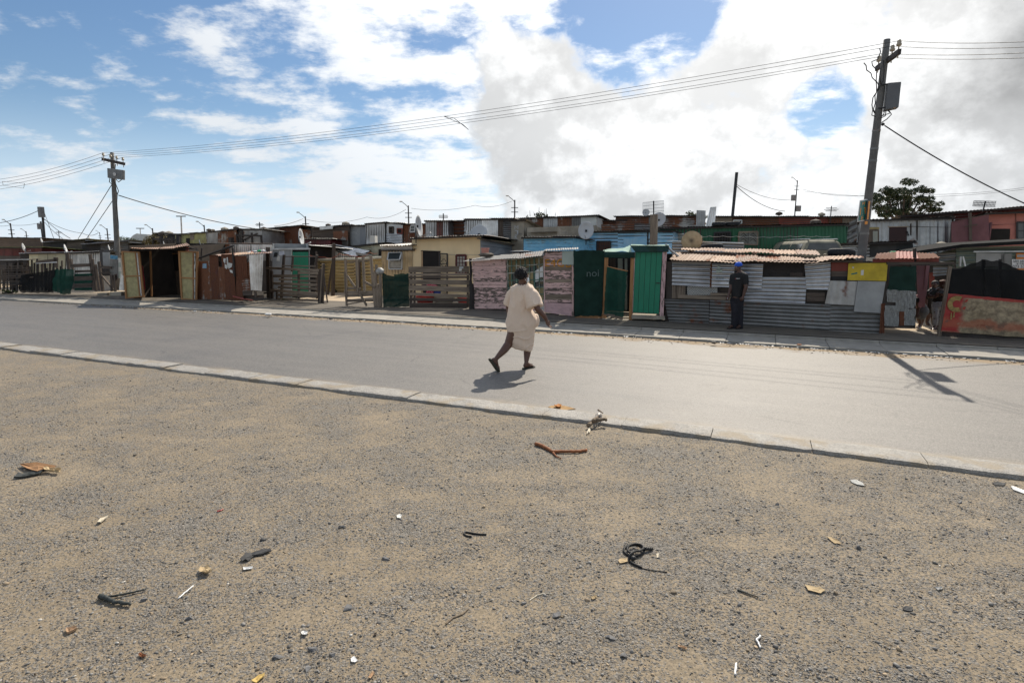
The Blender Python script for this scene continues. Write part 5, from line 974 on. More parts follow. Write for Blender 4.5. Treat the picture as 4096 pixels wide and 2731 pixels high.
    board(t, PL, c7, [(138, 262), (308, 260), (305, 560), (132, 560)], RUSTR if False else plain('maroon_door_paint', (.035, .008, .006), .6, .3), .04, .02, 'door'); board(t, PL, c7, rect(-75, 262, 42, 282), plain('ochre_lintel', (.4, .3, .12)), .05, .03, 'lintel'); d = board(t, PL, c7, rect(-72, 284, 40, 420), BROWNP, .04, .02, 'door'); board(d, PL, c7, rect(-20, 300, 26, 420), plain('pale_door_panel', (.42, .41, .33)), .05, .01, 'pale_panel')
    mb = MB(); mb.bar(PL.P(c7(310, 300), .07), PL.P(c7(326, 345), .07), .03, .03); build('handle', mb, IRON, t); plank(t, PL, c7, 312, 252, 738, 262, 4, BEAMD, .06); plank(t, PL, c7, 130, 258, 320, 256, 5, WOODL, .06)
    t, PL = house('slatted_side', 'leaning grey lapped sheets at the end of the green house', c6, 21, ((988, 260), (1118, 196)), 480, [(988, 1118, GALVD, 'h')], roof=None, depth=1, cat='wall', pitch=.25)
    t, PL = house('dark_low_house', 'low dark plastered wall with a bright roof edge behind the road pole', c6, 18.3, ((960, 462), (1700, 436)), 640, [(960, 1250, GALV, 'h'), (1250, 1700, plain('dark_plaster', (.07, .07, .065), .9, .4), 'b')], roof=GALVL, rise=-.25, depth=1.5, over=.2)
    t, PL = house('red_house', 'faded red plaster house with an open dark window at the right edge', c7, 19.2, ((1096, 128), (1900, 100)), 560, [(1096, 1365, REDW, 'b'), (1365, 1900, REDW, 'b')], roof=ROOFD, rise=-.25, depth=3, cat='house', over=.3)
    board(t, PL, c7, [(1096, 278), (1306, 278), (1300, 392), (1072, 392)], DARKIN, .035, .02, 'window'); window(t, PL, c7, rect(1372, 216, 1520, 378), IRON, GLASS, .04, 1, 1); plank(t, PL, c7, 1096, 240, 1360, 230, 4, BEAMD, .035); plank(t, PL, c7, 1358, 130, 1360, 225, 4, BEAMD, .04)
    t, PL = house('maroon_house', 'dull maroon wall with a wooden cross batten left of the red house', c7, 19.4, ((738, 212), (1098, 140)), 560, [(738, 1098, plain('dull_maroon_plaster', (.20, .085, .09), .85, .25), 'b')], roof=None, depth=2, cat='house'); plank(t, PL, c7, 740, 205, 1100, 132, 7, WOODD, .05); plank(t, PL, c7, 905, 120, 908, 395, 28, WOODD, .06, .06, 'post'); plank(t, PL, c7, 868, 252, 992, 232, 10, WOODD, .1)
    house('long_dark_roof', 'long dark roof edge running along the skyline at the right', c7, 23, ((250, 156), (1900, 36)), 300, [(250, 760, ROOFD, 'h'), (760, 1900, MAROON, 'h')], roof=ROOFD, rise=-.25, depth=3, over=.3)
    t, PL = house('pale_green_shack', 'pale green horizontal ribbed shack with an orange and white poster behind the banner', c7, 15.6, ((782, 462), (1900, 425)), 900, [(782, 1900, PALEG, 'h')], roof=None, depth=2.5, px=3900, pitch=.12)
    for a, b in (((380, 496), (840, 428)), ((836, 428), (1900, 370))):
        P = [PL.P(c7(*a), .35), PL.P(c7(*b), .35)]; B = [p + PL.n * 2.6 + Vector((0, 0, .06)) for p in P]; mb = MB(); mb.prism([B[0], B[1], P[1], P[0]], .09, n=Vector((0, 0, 1))); build('roof_sheet', mb, plain('black_roof_felt', (.022, .022, .022), .95, .4, 3, spec=.1), t)
    sheet(t, PL, c7, [(560, 520), (780, 505), (776, 575), (560, 600)], GALVD, .0, True, pitch=.12); board(t, PL, c7, [(978, 510), (1250, 512), (1250, 640), (975, 640)], GREYB, .03, .02, 'grey_panel'); plank(t, PL, c7, 952, 494, 1460, 488, 12, GALV, .05); board(t, PL, c7, [(1216, 520), (1320, 515), (1320, 640), (1216, 640)], GALVD, .03, .02, 'grey_panel')
    p = board(t, PL, c7, rect(1362, 512, 1560, 690), plain('orange_poster', (.62, .20, .03), .6, .2, 6), .05, .005, 'poster'); board(p, PL, c7, rect(1322, 572, 1560, 660), PLASTW, .056, .004, 'white_sheet'); board(p, PL, c7, rect(1372, 528, 1560, 552), plain('grey_print', (.4, .42, .44)), .056, .003, 'grey_band')
    ink = plain('black_ink', (.02, .02, .02), bmp=0)
    text_on(p, PL, c7, rect(1334, 580, 1540, 604), 'SAFE ABORTION', ink, .064); text_on(p, PL, c7, rect(1368, 608, 1540, 624), '& PAIN FREE', ink, .064); text_on(p, PL, c7, rect(1328, 630, 1550, 656), '073 521 080', ink, .064)
    mb = MB(); mb.tube(Q(PL, c7, (850, 545), (872, 640), off=.3), .02, 6); build('white_pipe', mb, PLASTW, t); mb = MB(); mb.tube(Q(PL, c7, (826, 545), (820, 640), off=.3), .03, 6); build('grey_pipe', mb, GALV, t)
    # middle: lean-to roofs, maroon shed, tan fence
    t, PL = house('lean_to', 'long sagging lean-to roof on a beam behind the toilet hut', c2, 26, ((900, 548), (1860, 566)), 680, [(1545, 1740, plain('teal_board', (.06, .22, .22), .7, .3), 'b'), (900, 1540, DARKT, 'b')], roof=[GALVR, RUST, GALV, GALVL], rise=-.25, depth=4.5, over=.4); pole(t, PL, c2, (890, 552), (1870, 568), .12, WOODD, .42, 'beam')
    house('maroon_shed', 'low maroon ribbed shed behind the lean-to roof', c3, 30, ((20, 488), (380, 490)), 620, [(20, 380, MAROON, 'v')], roof=GALVD, rise=-.25, depth=3); t, PL = house('green_strip_shed', 'small shed of grey and bright green sheets right of the toilet hut', c3, 28, ((-20, 585), (400, 574)), 760, [(-20, 180, GALV, 'v'), (180, 390, GREENS, 'v'), (390, 400, GALV, 'b')], roof=GALV, rise=-.25, depth=3)
    board(t, PL, c3, rect(200, 660, 290, 760), plain('blue_tarp', (.03, .07, .30)), .05, .02, 'blue_sheet'); board(t, PL, c3, rect(320, 655, 385, 745), BROWNP, .05, .02, 'board')
    t, PL = house('cream_shack', 'cream shack with lapped horizontal sheets behind the tilted silver roof', c3, 29, ((620, 584), (1060, 540)), 780, [(620, 896, CREAMS, 'h'), (896, 1060, plain('cream_wall', (.58, .54, .38)), 'b')], roof=GALVD, rise=-.25, depth=3); board(t, PL, c3, rect(985, 620, 1035, 780), DARKIN, .04, .02, 'doorway')
    t, PL = house('tilted_roof_shed', 'grey shed under a steep shiny roof sheet tilting to the right', c3, 27, ((440, 640), (700, 720)), 780, [(440, 520, GALV, 'v'), (520, 700, GALV, 'v')], roof=None, depth=2)
    for i in range(3):
        P = Q(PL, c3, (440 + i * 85, 630 + i * 26), (528 + i * 85, 658 + i * 26), off=.25); B = Q(PL, c3, (440 + i * 145, 556 + i * 26), (590 + i * 145, 586 + i * 26), off=-.9); mb = MB(); mb.corr([B[0], B[1], P[1], P[0]], .14, .02, True, .02); build('roof_sheet', mb, GALVL, t)
    mb = MB(); mb.corr(Q(PL, c3, (690, 650), (900, 690), (910, 712), (700, 690), off=.2), .1, .015, True, .03); build('roof_sheet', mb, GALVL, t)
    t, PL = house('tan_sheet_fence', 'long tan painted fence of horizontal ribbed sheets across the sandy yard', c3, 25.4, ((-190, 758), (1030, 738)), 1160, [(-190, 250, TAN, 'h'), (250, 680, TAN, 'h'), (680, 1030, TAN, 'h')], roof=None, depth=.15, px=1400, cat='fence', pitch=.16, group=None)
    mb = MB(); mb.tube(Q(PL, c3, (-190, 756), (700, 742), (1030, 722), off=.05), .06, 8); build('top_pipe', mb, plain('pale_pipe', (.6, .55, .42), .5), t)
    # yellow house
    t, PL = house('yellow_house', 'pale yellow house with an open dark doorway behind the plank fence', c3, 22.6, ((1405, 484), (2268, 446)), 1290, [(1405, 1520, YWALL, 'b'), (1520, 1756, YWALL, 'b'), (1756, 2268, YWALL, 'b')], roof=ROOFD, rise=-.25, depth=6, cat='house', over=.35, px=1780)
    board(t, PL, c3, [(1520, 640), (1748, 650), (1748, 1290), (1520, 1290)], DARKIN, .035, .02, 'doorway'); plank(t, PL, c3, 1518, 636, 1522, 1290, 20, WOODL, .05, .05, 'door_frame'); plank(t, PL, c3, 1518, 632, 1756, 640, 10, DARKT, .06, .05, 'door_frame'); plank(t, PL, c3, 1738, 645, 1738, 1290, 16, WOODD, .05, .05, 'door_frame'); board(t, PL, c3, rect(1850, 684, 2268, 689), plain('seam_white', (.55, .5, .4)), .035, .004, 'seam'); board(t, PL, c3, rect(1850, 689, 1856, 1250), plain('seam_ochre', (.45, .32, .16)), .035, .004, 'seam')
    g = thing('security_gate', 'black iron scroll security gate standing open at the yellow house door', 'gate', base_of(PL, 1776, .1))
    P = Q(PL, c3, (1756, 672), (1850, 676), (1845, 1176), (1756, 1180), off=.35); mb = MB()
    for a, b in ((0, 1), (1, 2), (2, 3), (3, 0)): mb.bar(P[a], P[b], .04, .04, up=PL.n)
    for k in (1, 2, 3): mb.bar(P[0].lerp(P[3], k / 4), P[1].lerp(P[2], k / 4), .025, .02, up=PL.n)
    build('frame', mb, IRON, g)
    for k in range(1, 6): mb = MB(); mb.bar(P[0].lerp(P[1], k / 6), P[3].lerp(P[2], k / 6), .016, .016, up=PL.n); build('bar', mb, IRON, g)
    mb = MB(); ce = (P[0] + P[1]) / 2
    for sx in (-1, 1):
        pts = [ce + PL.d * sx * (.02 + .10 * math.sin(a * 1.2)) - Vector((0, 0, .2 + a * .12)) for a in [k * .35 for k in range(12)]]; mb.tube(pts, .01, 5)
    build('scroll', mb, IRON, g)
    w = window(t, PL, c3, [(1960, 692), (2078, 690), (2078, 924), (1960, 924)], REDF, GLASS, .04, 2, 4, .07); board(w, PL, c3, rect(1972, 710, 2066, 915), CURT, .052, .003, 'curtain')
    cor = PL.P(c4(388, 498)); SP = Plane((cor.x, cor.y), ang=math.degrees(math.atan2(RN.y, RN.x)))
    s = board(t, SP, c4, [(389, 499), (1090, 640), (1090, 760), (389, 900)], GREYW, .03, .03, 'side_wall'); board(s, SP, c4, [(520, 690), (600, 630), (640, 592), (700, 660), (760, 648), (830, 720)][:4], plain('light_grey_patch', (.36, .36, .36), .85, .15), .035, .003, 'bare_patch'); board(s, SP, c4, [(389, 566), (760, 615), (760, 618), (389, 569)], BLACK, .036, .003, 'seam')
    mb = MB(); P = Q(SP, c4, (350, 478), (520, 515), (700, 545), (880, 585), (1090, 634), off=.12)
    for i in range(4): mb.bar(P[i], P[i + 1], .06, .05)
    build('verge_beam', mb, WOODD, t)
    t, PL = house('yellow_annex', 'yellow ribbed annex with a tilted open white window beside the yellow house', c3, 23.4, ((1026, 628), (1408, 624)), 1270, [(1026, 1408, metal('yellow_ribbed_steel', (.66, .48, .26), .03, .6, .0, var=.05), 'v')], roof=ROOFD, rise=-.25, depth=4, cat='house', over=.1, px=1600, sheetw=1.3, pitch=.15)
    board(t, PL, c3, [(1014, 578), (1406, 572), (1406, 628), (1014, 632)], WHITEP, .06, .03, 'fascia_board')
    for k in range(4):
        P = Q(PL, c3, (985 + k * 106, 572 - k * 2), (1095 + k * 106, 570 - k * 2), off=.3); B = [p + PL.n * 4 + Vector((0, 0, .2)) for p in P]; mb = MB(); mb.corr([B[0], B[1], P[1], P[0]], .12, .02, False, .02, 4); build('roof_sheet', mb, ROOFD, t)
    w = window(t, PL, c3, rect(1116, 662, 1278, 866), WFRAME, GLASS, .03, 0, 1, .05); board(w, PL, c3, rect(1128, 770, 1268, 852), CURT, .043, .003, 'curtain')
    P = Q(PL, c3, (1112, 660), (1274, 656), off=.06) + Q(PL, c3, (1250, 748), (1096, 748), off=.40); mb = MB(); mb.prism(P, .012); sa = build('sash', mb, GLASS, w); mb = MB()
    for a, b in ((0, 1), (1, 2), (2, 3), (3, 0)): mb.bar(P[a], P[b], .05, .03)
    build('sash_frame', mb, WFRAME, w); board(w, PL, c3, rect(1112, 862, 1284, 872), WOOD, .06, .06, 'sill')
back_rows()
# stumps, posts and poles standing in the yards
def yard_posts():
    for (cf, a, b, d, Y, lab) in ((c3, (425, 545), (412, 1165), .17, 23.5, 'tall brown post in the sandy yard before the tan fence'), (c3, (745, 750), (742, 1110), .12, 25.1, 'short brown post against the middle of the tan fence'), (c3, (205, 650), (195, 860), .09, 22, 'thin post behind the slat fence by the green strip shed'), (c5, (566, 152), (566, 640), .22, 19, 'thick square wooden post in front of the blue and green houses'), (c2, (1765, 500), (1775, 760), .12, 24, 'post holding the lean-to beam behind the toilet hut'), (c3, (405, 800), (340, 1090), .10, 24, 'slanting grey brace leaning in the sandy yard')):
        PL = PZ(cf(*a)[0], Y); p, q = PL.P(cf(*a)), PL.P(cf(*b)); q.z = min(q.z, gnd(q)) if lab[0] != 's' or True else q.z
        mb = MB(); mb.bar(q, p, d, d, jit=.006) if cf is c5 else mb.tube([q, q.lerp(p, .5), p], [d / 2, d / 2 * .95, d / 2 * .9], 8)
        tag(build('wooden_post', mb, WOODD if cf is not c5 else WOOD), lab, 'post', 'wooden posts in the yards')
yard_posts()
def far_rails():
    for lab, cf, Y, bars in (('dark post and rail fence before the bright grey shack', c2, 32, [((1085, 445), (1400, 450), .09), ((1090, 430), (1112, 520), .09), ((1150, 375), (1158, 500), .12), ((1110, 450), (1200, 505), .07), ((1275, 410), (1282, 490), .08), ((1015, 470), (1030, 560), .2), ((1180, 500), (1350, 420), .07), ((1395, 440), (1400, 520), .08)]), ('dark post and rail fence before the black boarded shack', c2, 32.5, [((30, 490), (320, 500), .1), ((100, 520), (340, 530), .08), ((38, 465), (42, 590), .12), ((142, 450), (146, 590), .14), ((205, 470), (210, 590), .12), ((285, 465), (300, 590), .14), ((250, 500), (256, 590), .1)])):
        PL = PZ(cf(*bars[0][0])[0], Y); b = PL.P(cf(*bars[0][0])); t = thing('rail_fence', lab, 'fence', (b.x, b.y, gnd(b)), 'far rail fences')
        for a, c, w in bars:
            p, q = PL.P(cf(*a)), PL.P(cf(*c))
            if abs(p.z - q.z) > abs((p - q).to_2d().length): q.z = gnd(q)
            mb = MB(); mb.bar(q, p, w, w); build('rail', mb, BEAMD, t)
far_rails()
# ---------------------------------------------------------------- poles, wires, dishes, tyres, the van, trees
cr = crop(3.137, 3350, 120); cs = crop(4.355, 3380, 700)
def wire(pts, r=.012, sag=0.0, n=24):
    out = []
    for (a, b) in zip(pts, pts[1:]):
        for i in range(n + 1):
            f = i / n; p = a.lerp(b, f); p.z -= sag * 4 * f * (1 - f); out.append(p)
    mb = MB(); mb.tube(out, r, 5); return mb
YR = 14.0; YL = 26.4
def insulator(mb, p): mb.lathe([(.012, -.10), (.014, 0), (.05, .005), (.055, .05), (.04, .055), (.045, .10), (.03, .13), (.0, .135)], p, n=10)
def road_pole():
    b = V(3447, 1030, YR); top = V(*cr(622, 122), YR); g = Vector((b.x - .04, YR, Z_WALK))
    t = thing('utility_pole', 'tall grey utility pole with a green M 18 E sign behind the rusty roof', 'pole', g)
    mb = MB(); n = 10; pts = [g.lerp(top, i / n) for i in range(n + 1)]; mb.tube(pts, [.112 + (.070 - .112) * i / n for i in range(n + 1)], 16); build('pole', mb, POLEC, t, smooth=True)
    for z in (2.9, 3.06, 4.02, 4.3, 4.72, 2.3): mb = MB(); c = g.lerp(top, z / top.z); rr = .112 - .042 * z / top.z + .006; mb.tube([c - Vector((0, 0, .025)), c + Vector((0, 0, .025))], rr, 16); build('band', mb, GALVD, t)
    A = V(*cr(490, 488), YR + .68); B = V(*cr(778, 272), YR - .72); mb = MB(); mb.bar(A, B, .07, .11); build('crossarm', mb, BEAMD, t)
    tips = []
    for f in (.08, .28, .68, .95):
        p = A.lerp(B, f) + Vector((0, 0, .1)); mb = MB(); insulator(mb, p + Vector((0, 0, .03))); mb.bar(A.lerp(B, f) - Vector((0, 0, .12)), p, .02, .02); build('insulator', mb, CERAM, t, smooth=True); tips.append(p + Vector((0, 0, .14)))
    # switch box
    x = Vector((.94, -.34, 0)); y = Vector((.34, .94, 0)); c = V(*cr(682, 845), YR - .1); mb = MB(); w, d, h = .135, .11, .30
    P = lambda i, j, k: c + x * (i * w) + y * (j * d) + Vector((0, 0, k * h))
    mb.add([P(-1, -1, -1), P(1, -1, -.86), P(1, 1, -.86), P(-1, 1, -1), P(-1, -1, 1), P(1, -1, 1), P(1, 1, 1), P(-1, 1, 1)], [(0, 1, 5, 4), (1, 2, 6, 5), (2, 3, 7, 6), (3, 0, 4, 7), (4, 5, 6, 7), (3, 2, 1, 0)])
    bx = build('meter_box', mb, BOXG, t); bev(bx, .015); mb = MB(); mb.prism([P(-.92, -1.04, .93), P(.92, -1.04, .93), P(.92, -1.04, -.84), P(-.92, -1.04, -.90)], .01); build('box_door', mb, BOXG, bx); mb = MB(); mb.bar(P(-1.1, -1, .9), P(-1.9, -.4, .9), .03, .03); mb.bar(P(-1, -1, -.8), P(-1.9, -.4, -.8), .03, .03); build('bracket', mb, IRON, t); mb = MB(); q = V(*cr(712, 985), YR - .2); mb.bar(q, q + Vector((0, 0, .06)), .05, .05); build('padlock_tag', mb, WOODL, t)
    # loops of cable down the pole
    loops = [[(530, 235), (540, 280), (505, 370), (430, 400), (440, 450), (492, 505), (485, 640), (520, 700), (490, 780)], [(330, 415), (360, 450), (365, 505), (420, 545), (435, 600), (485, 650), (490, 740), (490, 780)], [(490, 780), (445, 850), (432, 940), (445, 1020), (478, 1045)], [(490, 780), (470, 830), (475, 920), (450, 1000), (478, 1050)], [(480, 1090), (430, 1070), (440, 1010), (470, 1050)], [(575, 380), (585, 520), (575, 640), (540, 700), (510, 760)], [(545, 470), (530, 580), (545, 690)], [(590, 1010), (580, 1060), (550, 1090), (545, 1110)], [(610, 1010), (600, 1080), (550, 1105)], [(640, 1005), (678, 1060), (620, 1120), (552, 1165)], [(628, 1010), (660, 1045), (560, 1080)]]
    for l in loops: mb = MB(); mb.tube([V(*cr(*q), YR - .2) for q in l], .011, 6); build('cable_loop', mb, WIRE, t, smooth=True)
    mb = MB(); mb.ball(V(*cr(570, 1185), YR - .2), (.04, .05, .04), 1); build('cable_clamp', mb, WIRE, t)
    # route sign
    q = [V(*cs(270, 440), 13.70), V(*cs(396, 418), 13.92), V(*cs(366, 796), 13.92), V(*cs(222, 823), 13.70)]
    mb = MB(); mb.prism(q, .02); s = build('route_sign', mb, SIGNW, t); bev(s, .02, 3)
    ins = lambda f: [(q[i] - sum(q, Vector()) / 4) * f + sum(q, Vector()) / 4 + (CAMP - q[0]).normalized() * .004 for i in range(4)]
    mb = MB(); mb.prism(ins(.90), .003); s2 = build('sign_face', mb, SIGNG, s)
    def sq(u0, v0, u1, v1):
        a = lambda u, v: (q[0] * (1 - u) + q[1] * u) * (1 - v) + (q[3] * (1 - u) + q[2] * u) * v + (CAMP - q[0]).normalized() * .009
        return [a(u0, v0), a(u1, v0), a(u1, v1), a(u0, v1)]
    for tx, r in (('M', (.33, .10, .67, .28)), ('18', (.14, .36, .86, .70)), ('E', (.38, .76, .66, .93))): text_on(s, None, None, sq(*r), tx, SIGNO, name='lettering')
    mb = MB(); mb.prism([V(*cs(402, 440), 13.85), V(*cs(460, 440), 14.00), V(*cs(430, 796), 14.00), V(*cs(368, 796), 13.85)], .02); s3 = build('side_sign', mb, BOXG, t); mb = MB(); mb.prism([V(*cs(414, 458), 13.82), V(*cs(440, 458), 13.90), V(*cs(408, 775), 13.90), V(*cs(384, 775), 13.82)], .004); build('orange_stripe', mb, SIGNO, s3); mb = MB(); mb.prism([V(*cs(352, 808), 13.82), V(*cs(397, 808), 13.85), V(*cs(390, 862), 13.85), V(*cs(346, 862), 13.82)], .006); build('orange_square', mb, SIGNO, t)
    return tips, V(*cr(590, 1200), YR - .2)
def left_pole():
    g = Vector((V(478, 1160, YL).x, YL, Z_WALK)); top = V(*c1(1004, 136), YL)
    t = thing('utility_pole', 'grey utility pole with a wide grey box at the left of the street', 'pole', g); n = 8
    mb = MB(); mb.tube([g.lerp(top, i / n) for i in range(n + 1)], [.13 + (.078 - .13) * i / n for i in range(n + 1)], 14); build('pole', mb, POLEC, t, smooth=True)
    A = V(*c1(918, 194), YL - .2); B = V(*c1(1114, 238), YL - .6); mb = MB(); mb.bar(A, B, .09, .12); build('crossarm', mb, BEAMD, t); tips = []
    for u, v in ((926, 165), (991, 178), (1046, 192), (1102, 206)):
        p = V(*c1(u, v), YL - .4); mb = MB(); insulator(mb, p); mb.bar(p - Vector((0, 0, .3)), p, .02, .02); build('insulator', mb, CERAM, t, smooth=True); tips.append(p + Vector((0, 0, .13)))
    q = [V(*c1(958, 274), YL - .45), V(*c1(1100, 292), YL - .65), V(*c1(1100, 380), YL - .65), V(*c1(962, 362), YL - .45)]; mb = MB(); mb.prism(q, .12); bx = build('meter_box', mb, plain('pale_meter_box', (.20, .205, .20), .6, .3, 4), t); bev(bx, .02)
    mb = MB(); mb.lathe([(.08, 0), (.08, .004), (0, .005)], q[0].lerp(q[2], .53) - Vector((.02, .02, 0)), (-.2, -1, 0), 14); build('warning_disc', mb, CHALK, bx)
    for l in ([(985, 365), (980, 400), (1003, 420)], [(1000, 368), (1000, 400), (1010, 430)], [(1040, 375), (1062, 400), (1090, 378)], [(1015, 380), (1035, 440), (1050, 520), (1045, 620), (1060, 760), (1062, 820)], [(1030, 400), (1062, 480), (1050, 515)], [(1035, 240), (1030, 285)]): mb = MB(); mb.tube([V(*c1(*k), YL - .3) for k in l], .018, 5); build('cable', mb, WIRE, t)
    for k in range(4): a = V(*c1(1048 + k * 3, 1080 + k * 40), YL - .25); mb = MB(); mb.prism([a, a + Vector((.22, -.1, 0)), a + Vector((.22, -.1, -.3)), a + Vector((0, 0, -.32))], .01); build('torn_notice', mb, SAGE if k % 2 else WHITEW, t)
    return tips
tR, dropR = road_pole(); tL = left_pole()
def lines():
    G1 = 'overhead power lines along the street'
    lab = ['topmost', 'second from the top', 'third from the top', 'lowest']
    # ordered by height in the picture: the wire on the near end of each crossarm is the topmost
    oR = [tR[3], tR[2], tR[1], tR[0]]; oL = [tL[0], tL[1], tL[2], tL[3]]
    mids = [[(478, 623), (1100, 612), (1915, 499), (2750, 318), (3500, 202)], None, None, None]
    for k in range(4):
        a, b = oL[k], oR[k]
        tag(build('power_line', wire([a, b], .0055, .35), WIRE, smooth=True), '%s of the four wires strung between the two poles' % lab[k], 'wire', G1)
        e = V(4250, 160 + 22 * k, 9.5) 
        tag(build('power_line', wire([b, e], .0055, .05), WIRE, smooth=True), '%s of the wires leaving the road pole to the right' % lab[k], 'wire', G1)
        e = V(-120, 728 + 14 * k, 33); tag(build('power_line', wire([oL[k], e], .008, .25), WIRE, smooth=True), '%s of the wires leaving the left pole to the left' % lab[k], 'wire', G1)
    def sp(P, lab2):
        mb = MB(); mb.bar(P[0], P[1], .012, .012); mb.bar(P[1], P[2], .012, .012); mb.bar(P[2], P[3], .012, .012); mb.bar(P[3], P[0], .012, .012); tag(build('line_spacer', mb, WOODD), lab2, 'spacer', 'spacers on the power lines')
    a = [tL[k].lerp(tR[3 - k], .60) for k in range(4)]
    for q in a: q.z -= .35 * 4 * .6 * .4
    o = Vector((.35, -.2, 0)); sp([a[0], a[3] + Vector((0, 0, -.05)), a[3] + o * .5 + Vector((0, 0, -.22)), a[1] + o * .3], 'wire spacer frame hanging midway between the two poles')
    sp([V(*c1(22, 393), 31), V(*c1(220, 412), 30), V(*c1(212, 455), 30), V(*c1(28, 430), 31)], 'wire spacer frame at the left edge of the sky')
    S = [('service cable from the left pole to the grey shack roofs', [V(*c1(1062, 518), YL), V(*c2(1335, 362), 33)], .022, .15), ('guy wire falling left from the pole box', [V(*c1(1003, 420), YL), V(*c1(700, 908), 34)], .016, 0), ('lower guy wire falling left from the left pole', [V(*c1(1016, 555), YL), V(*c1(772, 912), 33)], .016, 0), ('service cable running from the road pole down to the right edge', [dropR, V(4180, 850, 13)], .014, .1),
         ('cable from the far left edge to the dark pole', [V(-40, 896, 44), V(*c1(365, 645), 46)], .022, .2), ('thin cable between far left poles', [V(-30, 900, 52), V(*c1(95, 785), 52), V(*c1(355, 765), 50)], .014, .1), ('thin cable right of the dark pole to the roofs', [V(*c1(395, 728), 46), V(*c1(630, 905), 40)], .02, .1), ('slack cable right of the dark pole to the left pole', [V(*c1(395, 735), 46), V(*c1(740, 858), 50), V(*c1(880, 855), 50)], .018, .2), ('steep thin cable beside the dark pole', [V(*c1(385, 640), 46), V(*c1(480, 900), 42)], .018, 0), ('short thin cable beside the dark pole', [V(*c1(400, 760), 46), V(*c1(560, 905), 42)], .018, .1),
         ('far cable between the two street light poles', [V(*c2(1950, 243), 56), V(*c3(840, 215), 56), V(*c3(1330, 118), 56)], .014, .4), ('far cable right of the box pole', [V(*c3(1395, 105), 56), V(*c3(2195, 68), 56), V(*c4(775, 15), 54)], .014, .3), ('cable from the bare pole towards the lamp cluster', [V(*ident(2940, 735), 32), V(*ident(3160, 800), 40)], .012, .25), ('second cable from the bare pole down to the roofs', [V(2943, 742, 32), V(3140, 845, 36)], .018, .3), ('cable from the lamp cluster to the road pole', [V(3210, 757, 40), V(3470, 782, 40)], .010, .2), ('lower cable from the lamp cluster past the tree', [V(3210, 765, 40), V(4140, 752, 40)], .010, .5), ('cable over the tree to the right edge', [V(3480, 772, 40), V(4140, 745, 40)], .010, .3), ('far cable left of the box pole over the roofs', [V(*c2(1920, 235), 56), V(*c2(1560, 330), 40)], .02, .1)]
    for l, p, r, s in S: tag(build('cable', wire(p, r, s), WIRE, smooth=True), l, 'cable')
    P = [V(*c5(585 + k * 140, 380 + 4 * math.sin(k)), 19.5) for k in range(14)]; tag(build('barbed_wire', wire(P, .005, .03, 4), GALVL), 'bright strand of wire stretched across the green house front', 'wire')
    P = [V(*c3(115 + k * 95, 690 + (k % 4) * 16 - 4 * k), 22.5) for k in range(10)]; tag(build('washing_line', wire(P, .008, .03, 4), plain('orange_string', (.5, .12, .05))), 'thin orange line strung across the sandy yard', 'line')
lines()
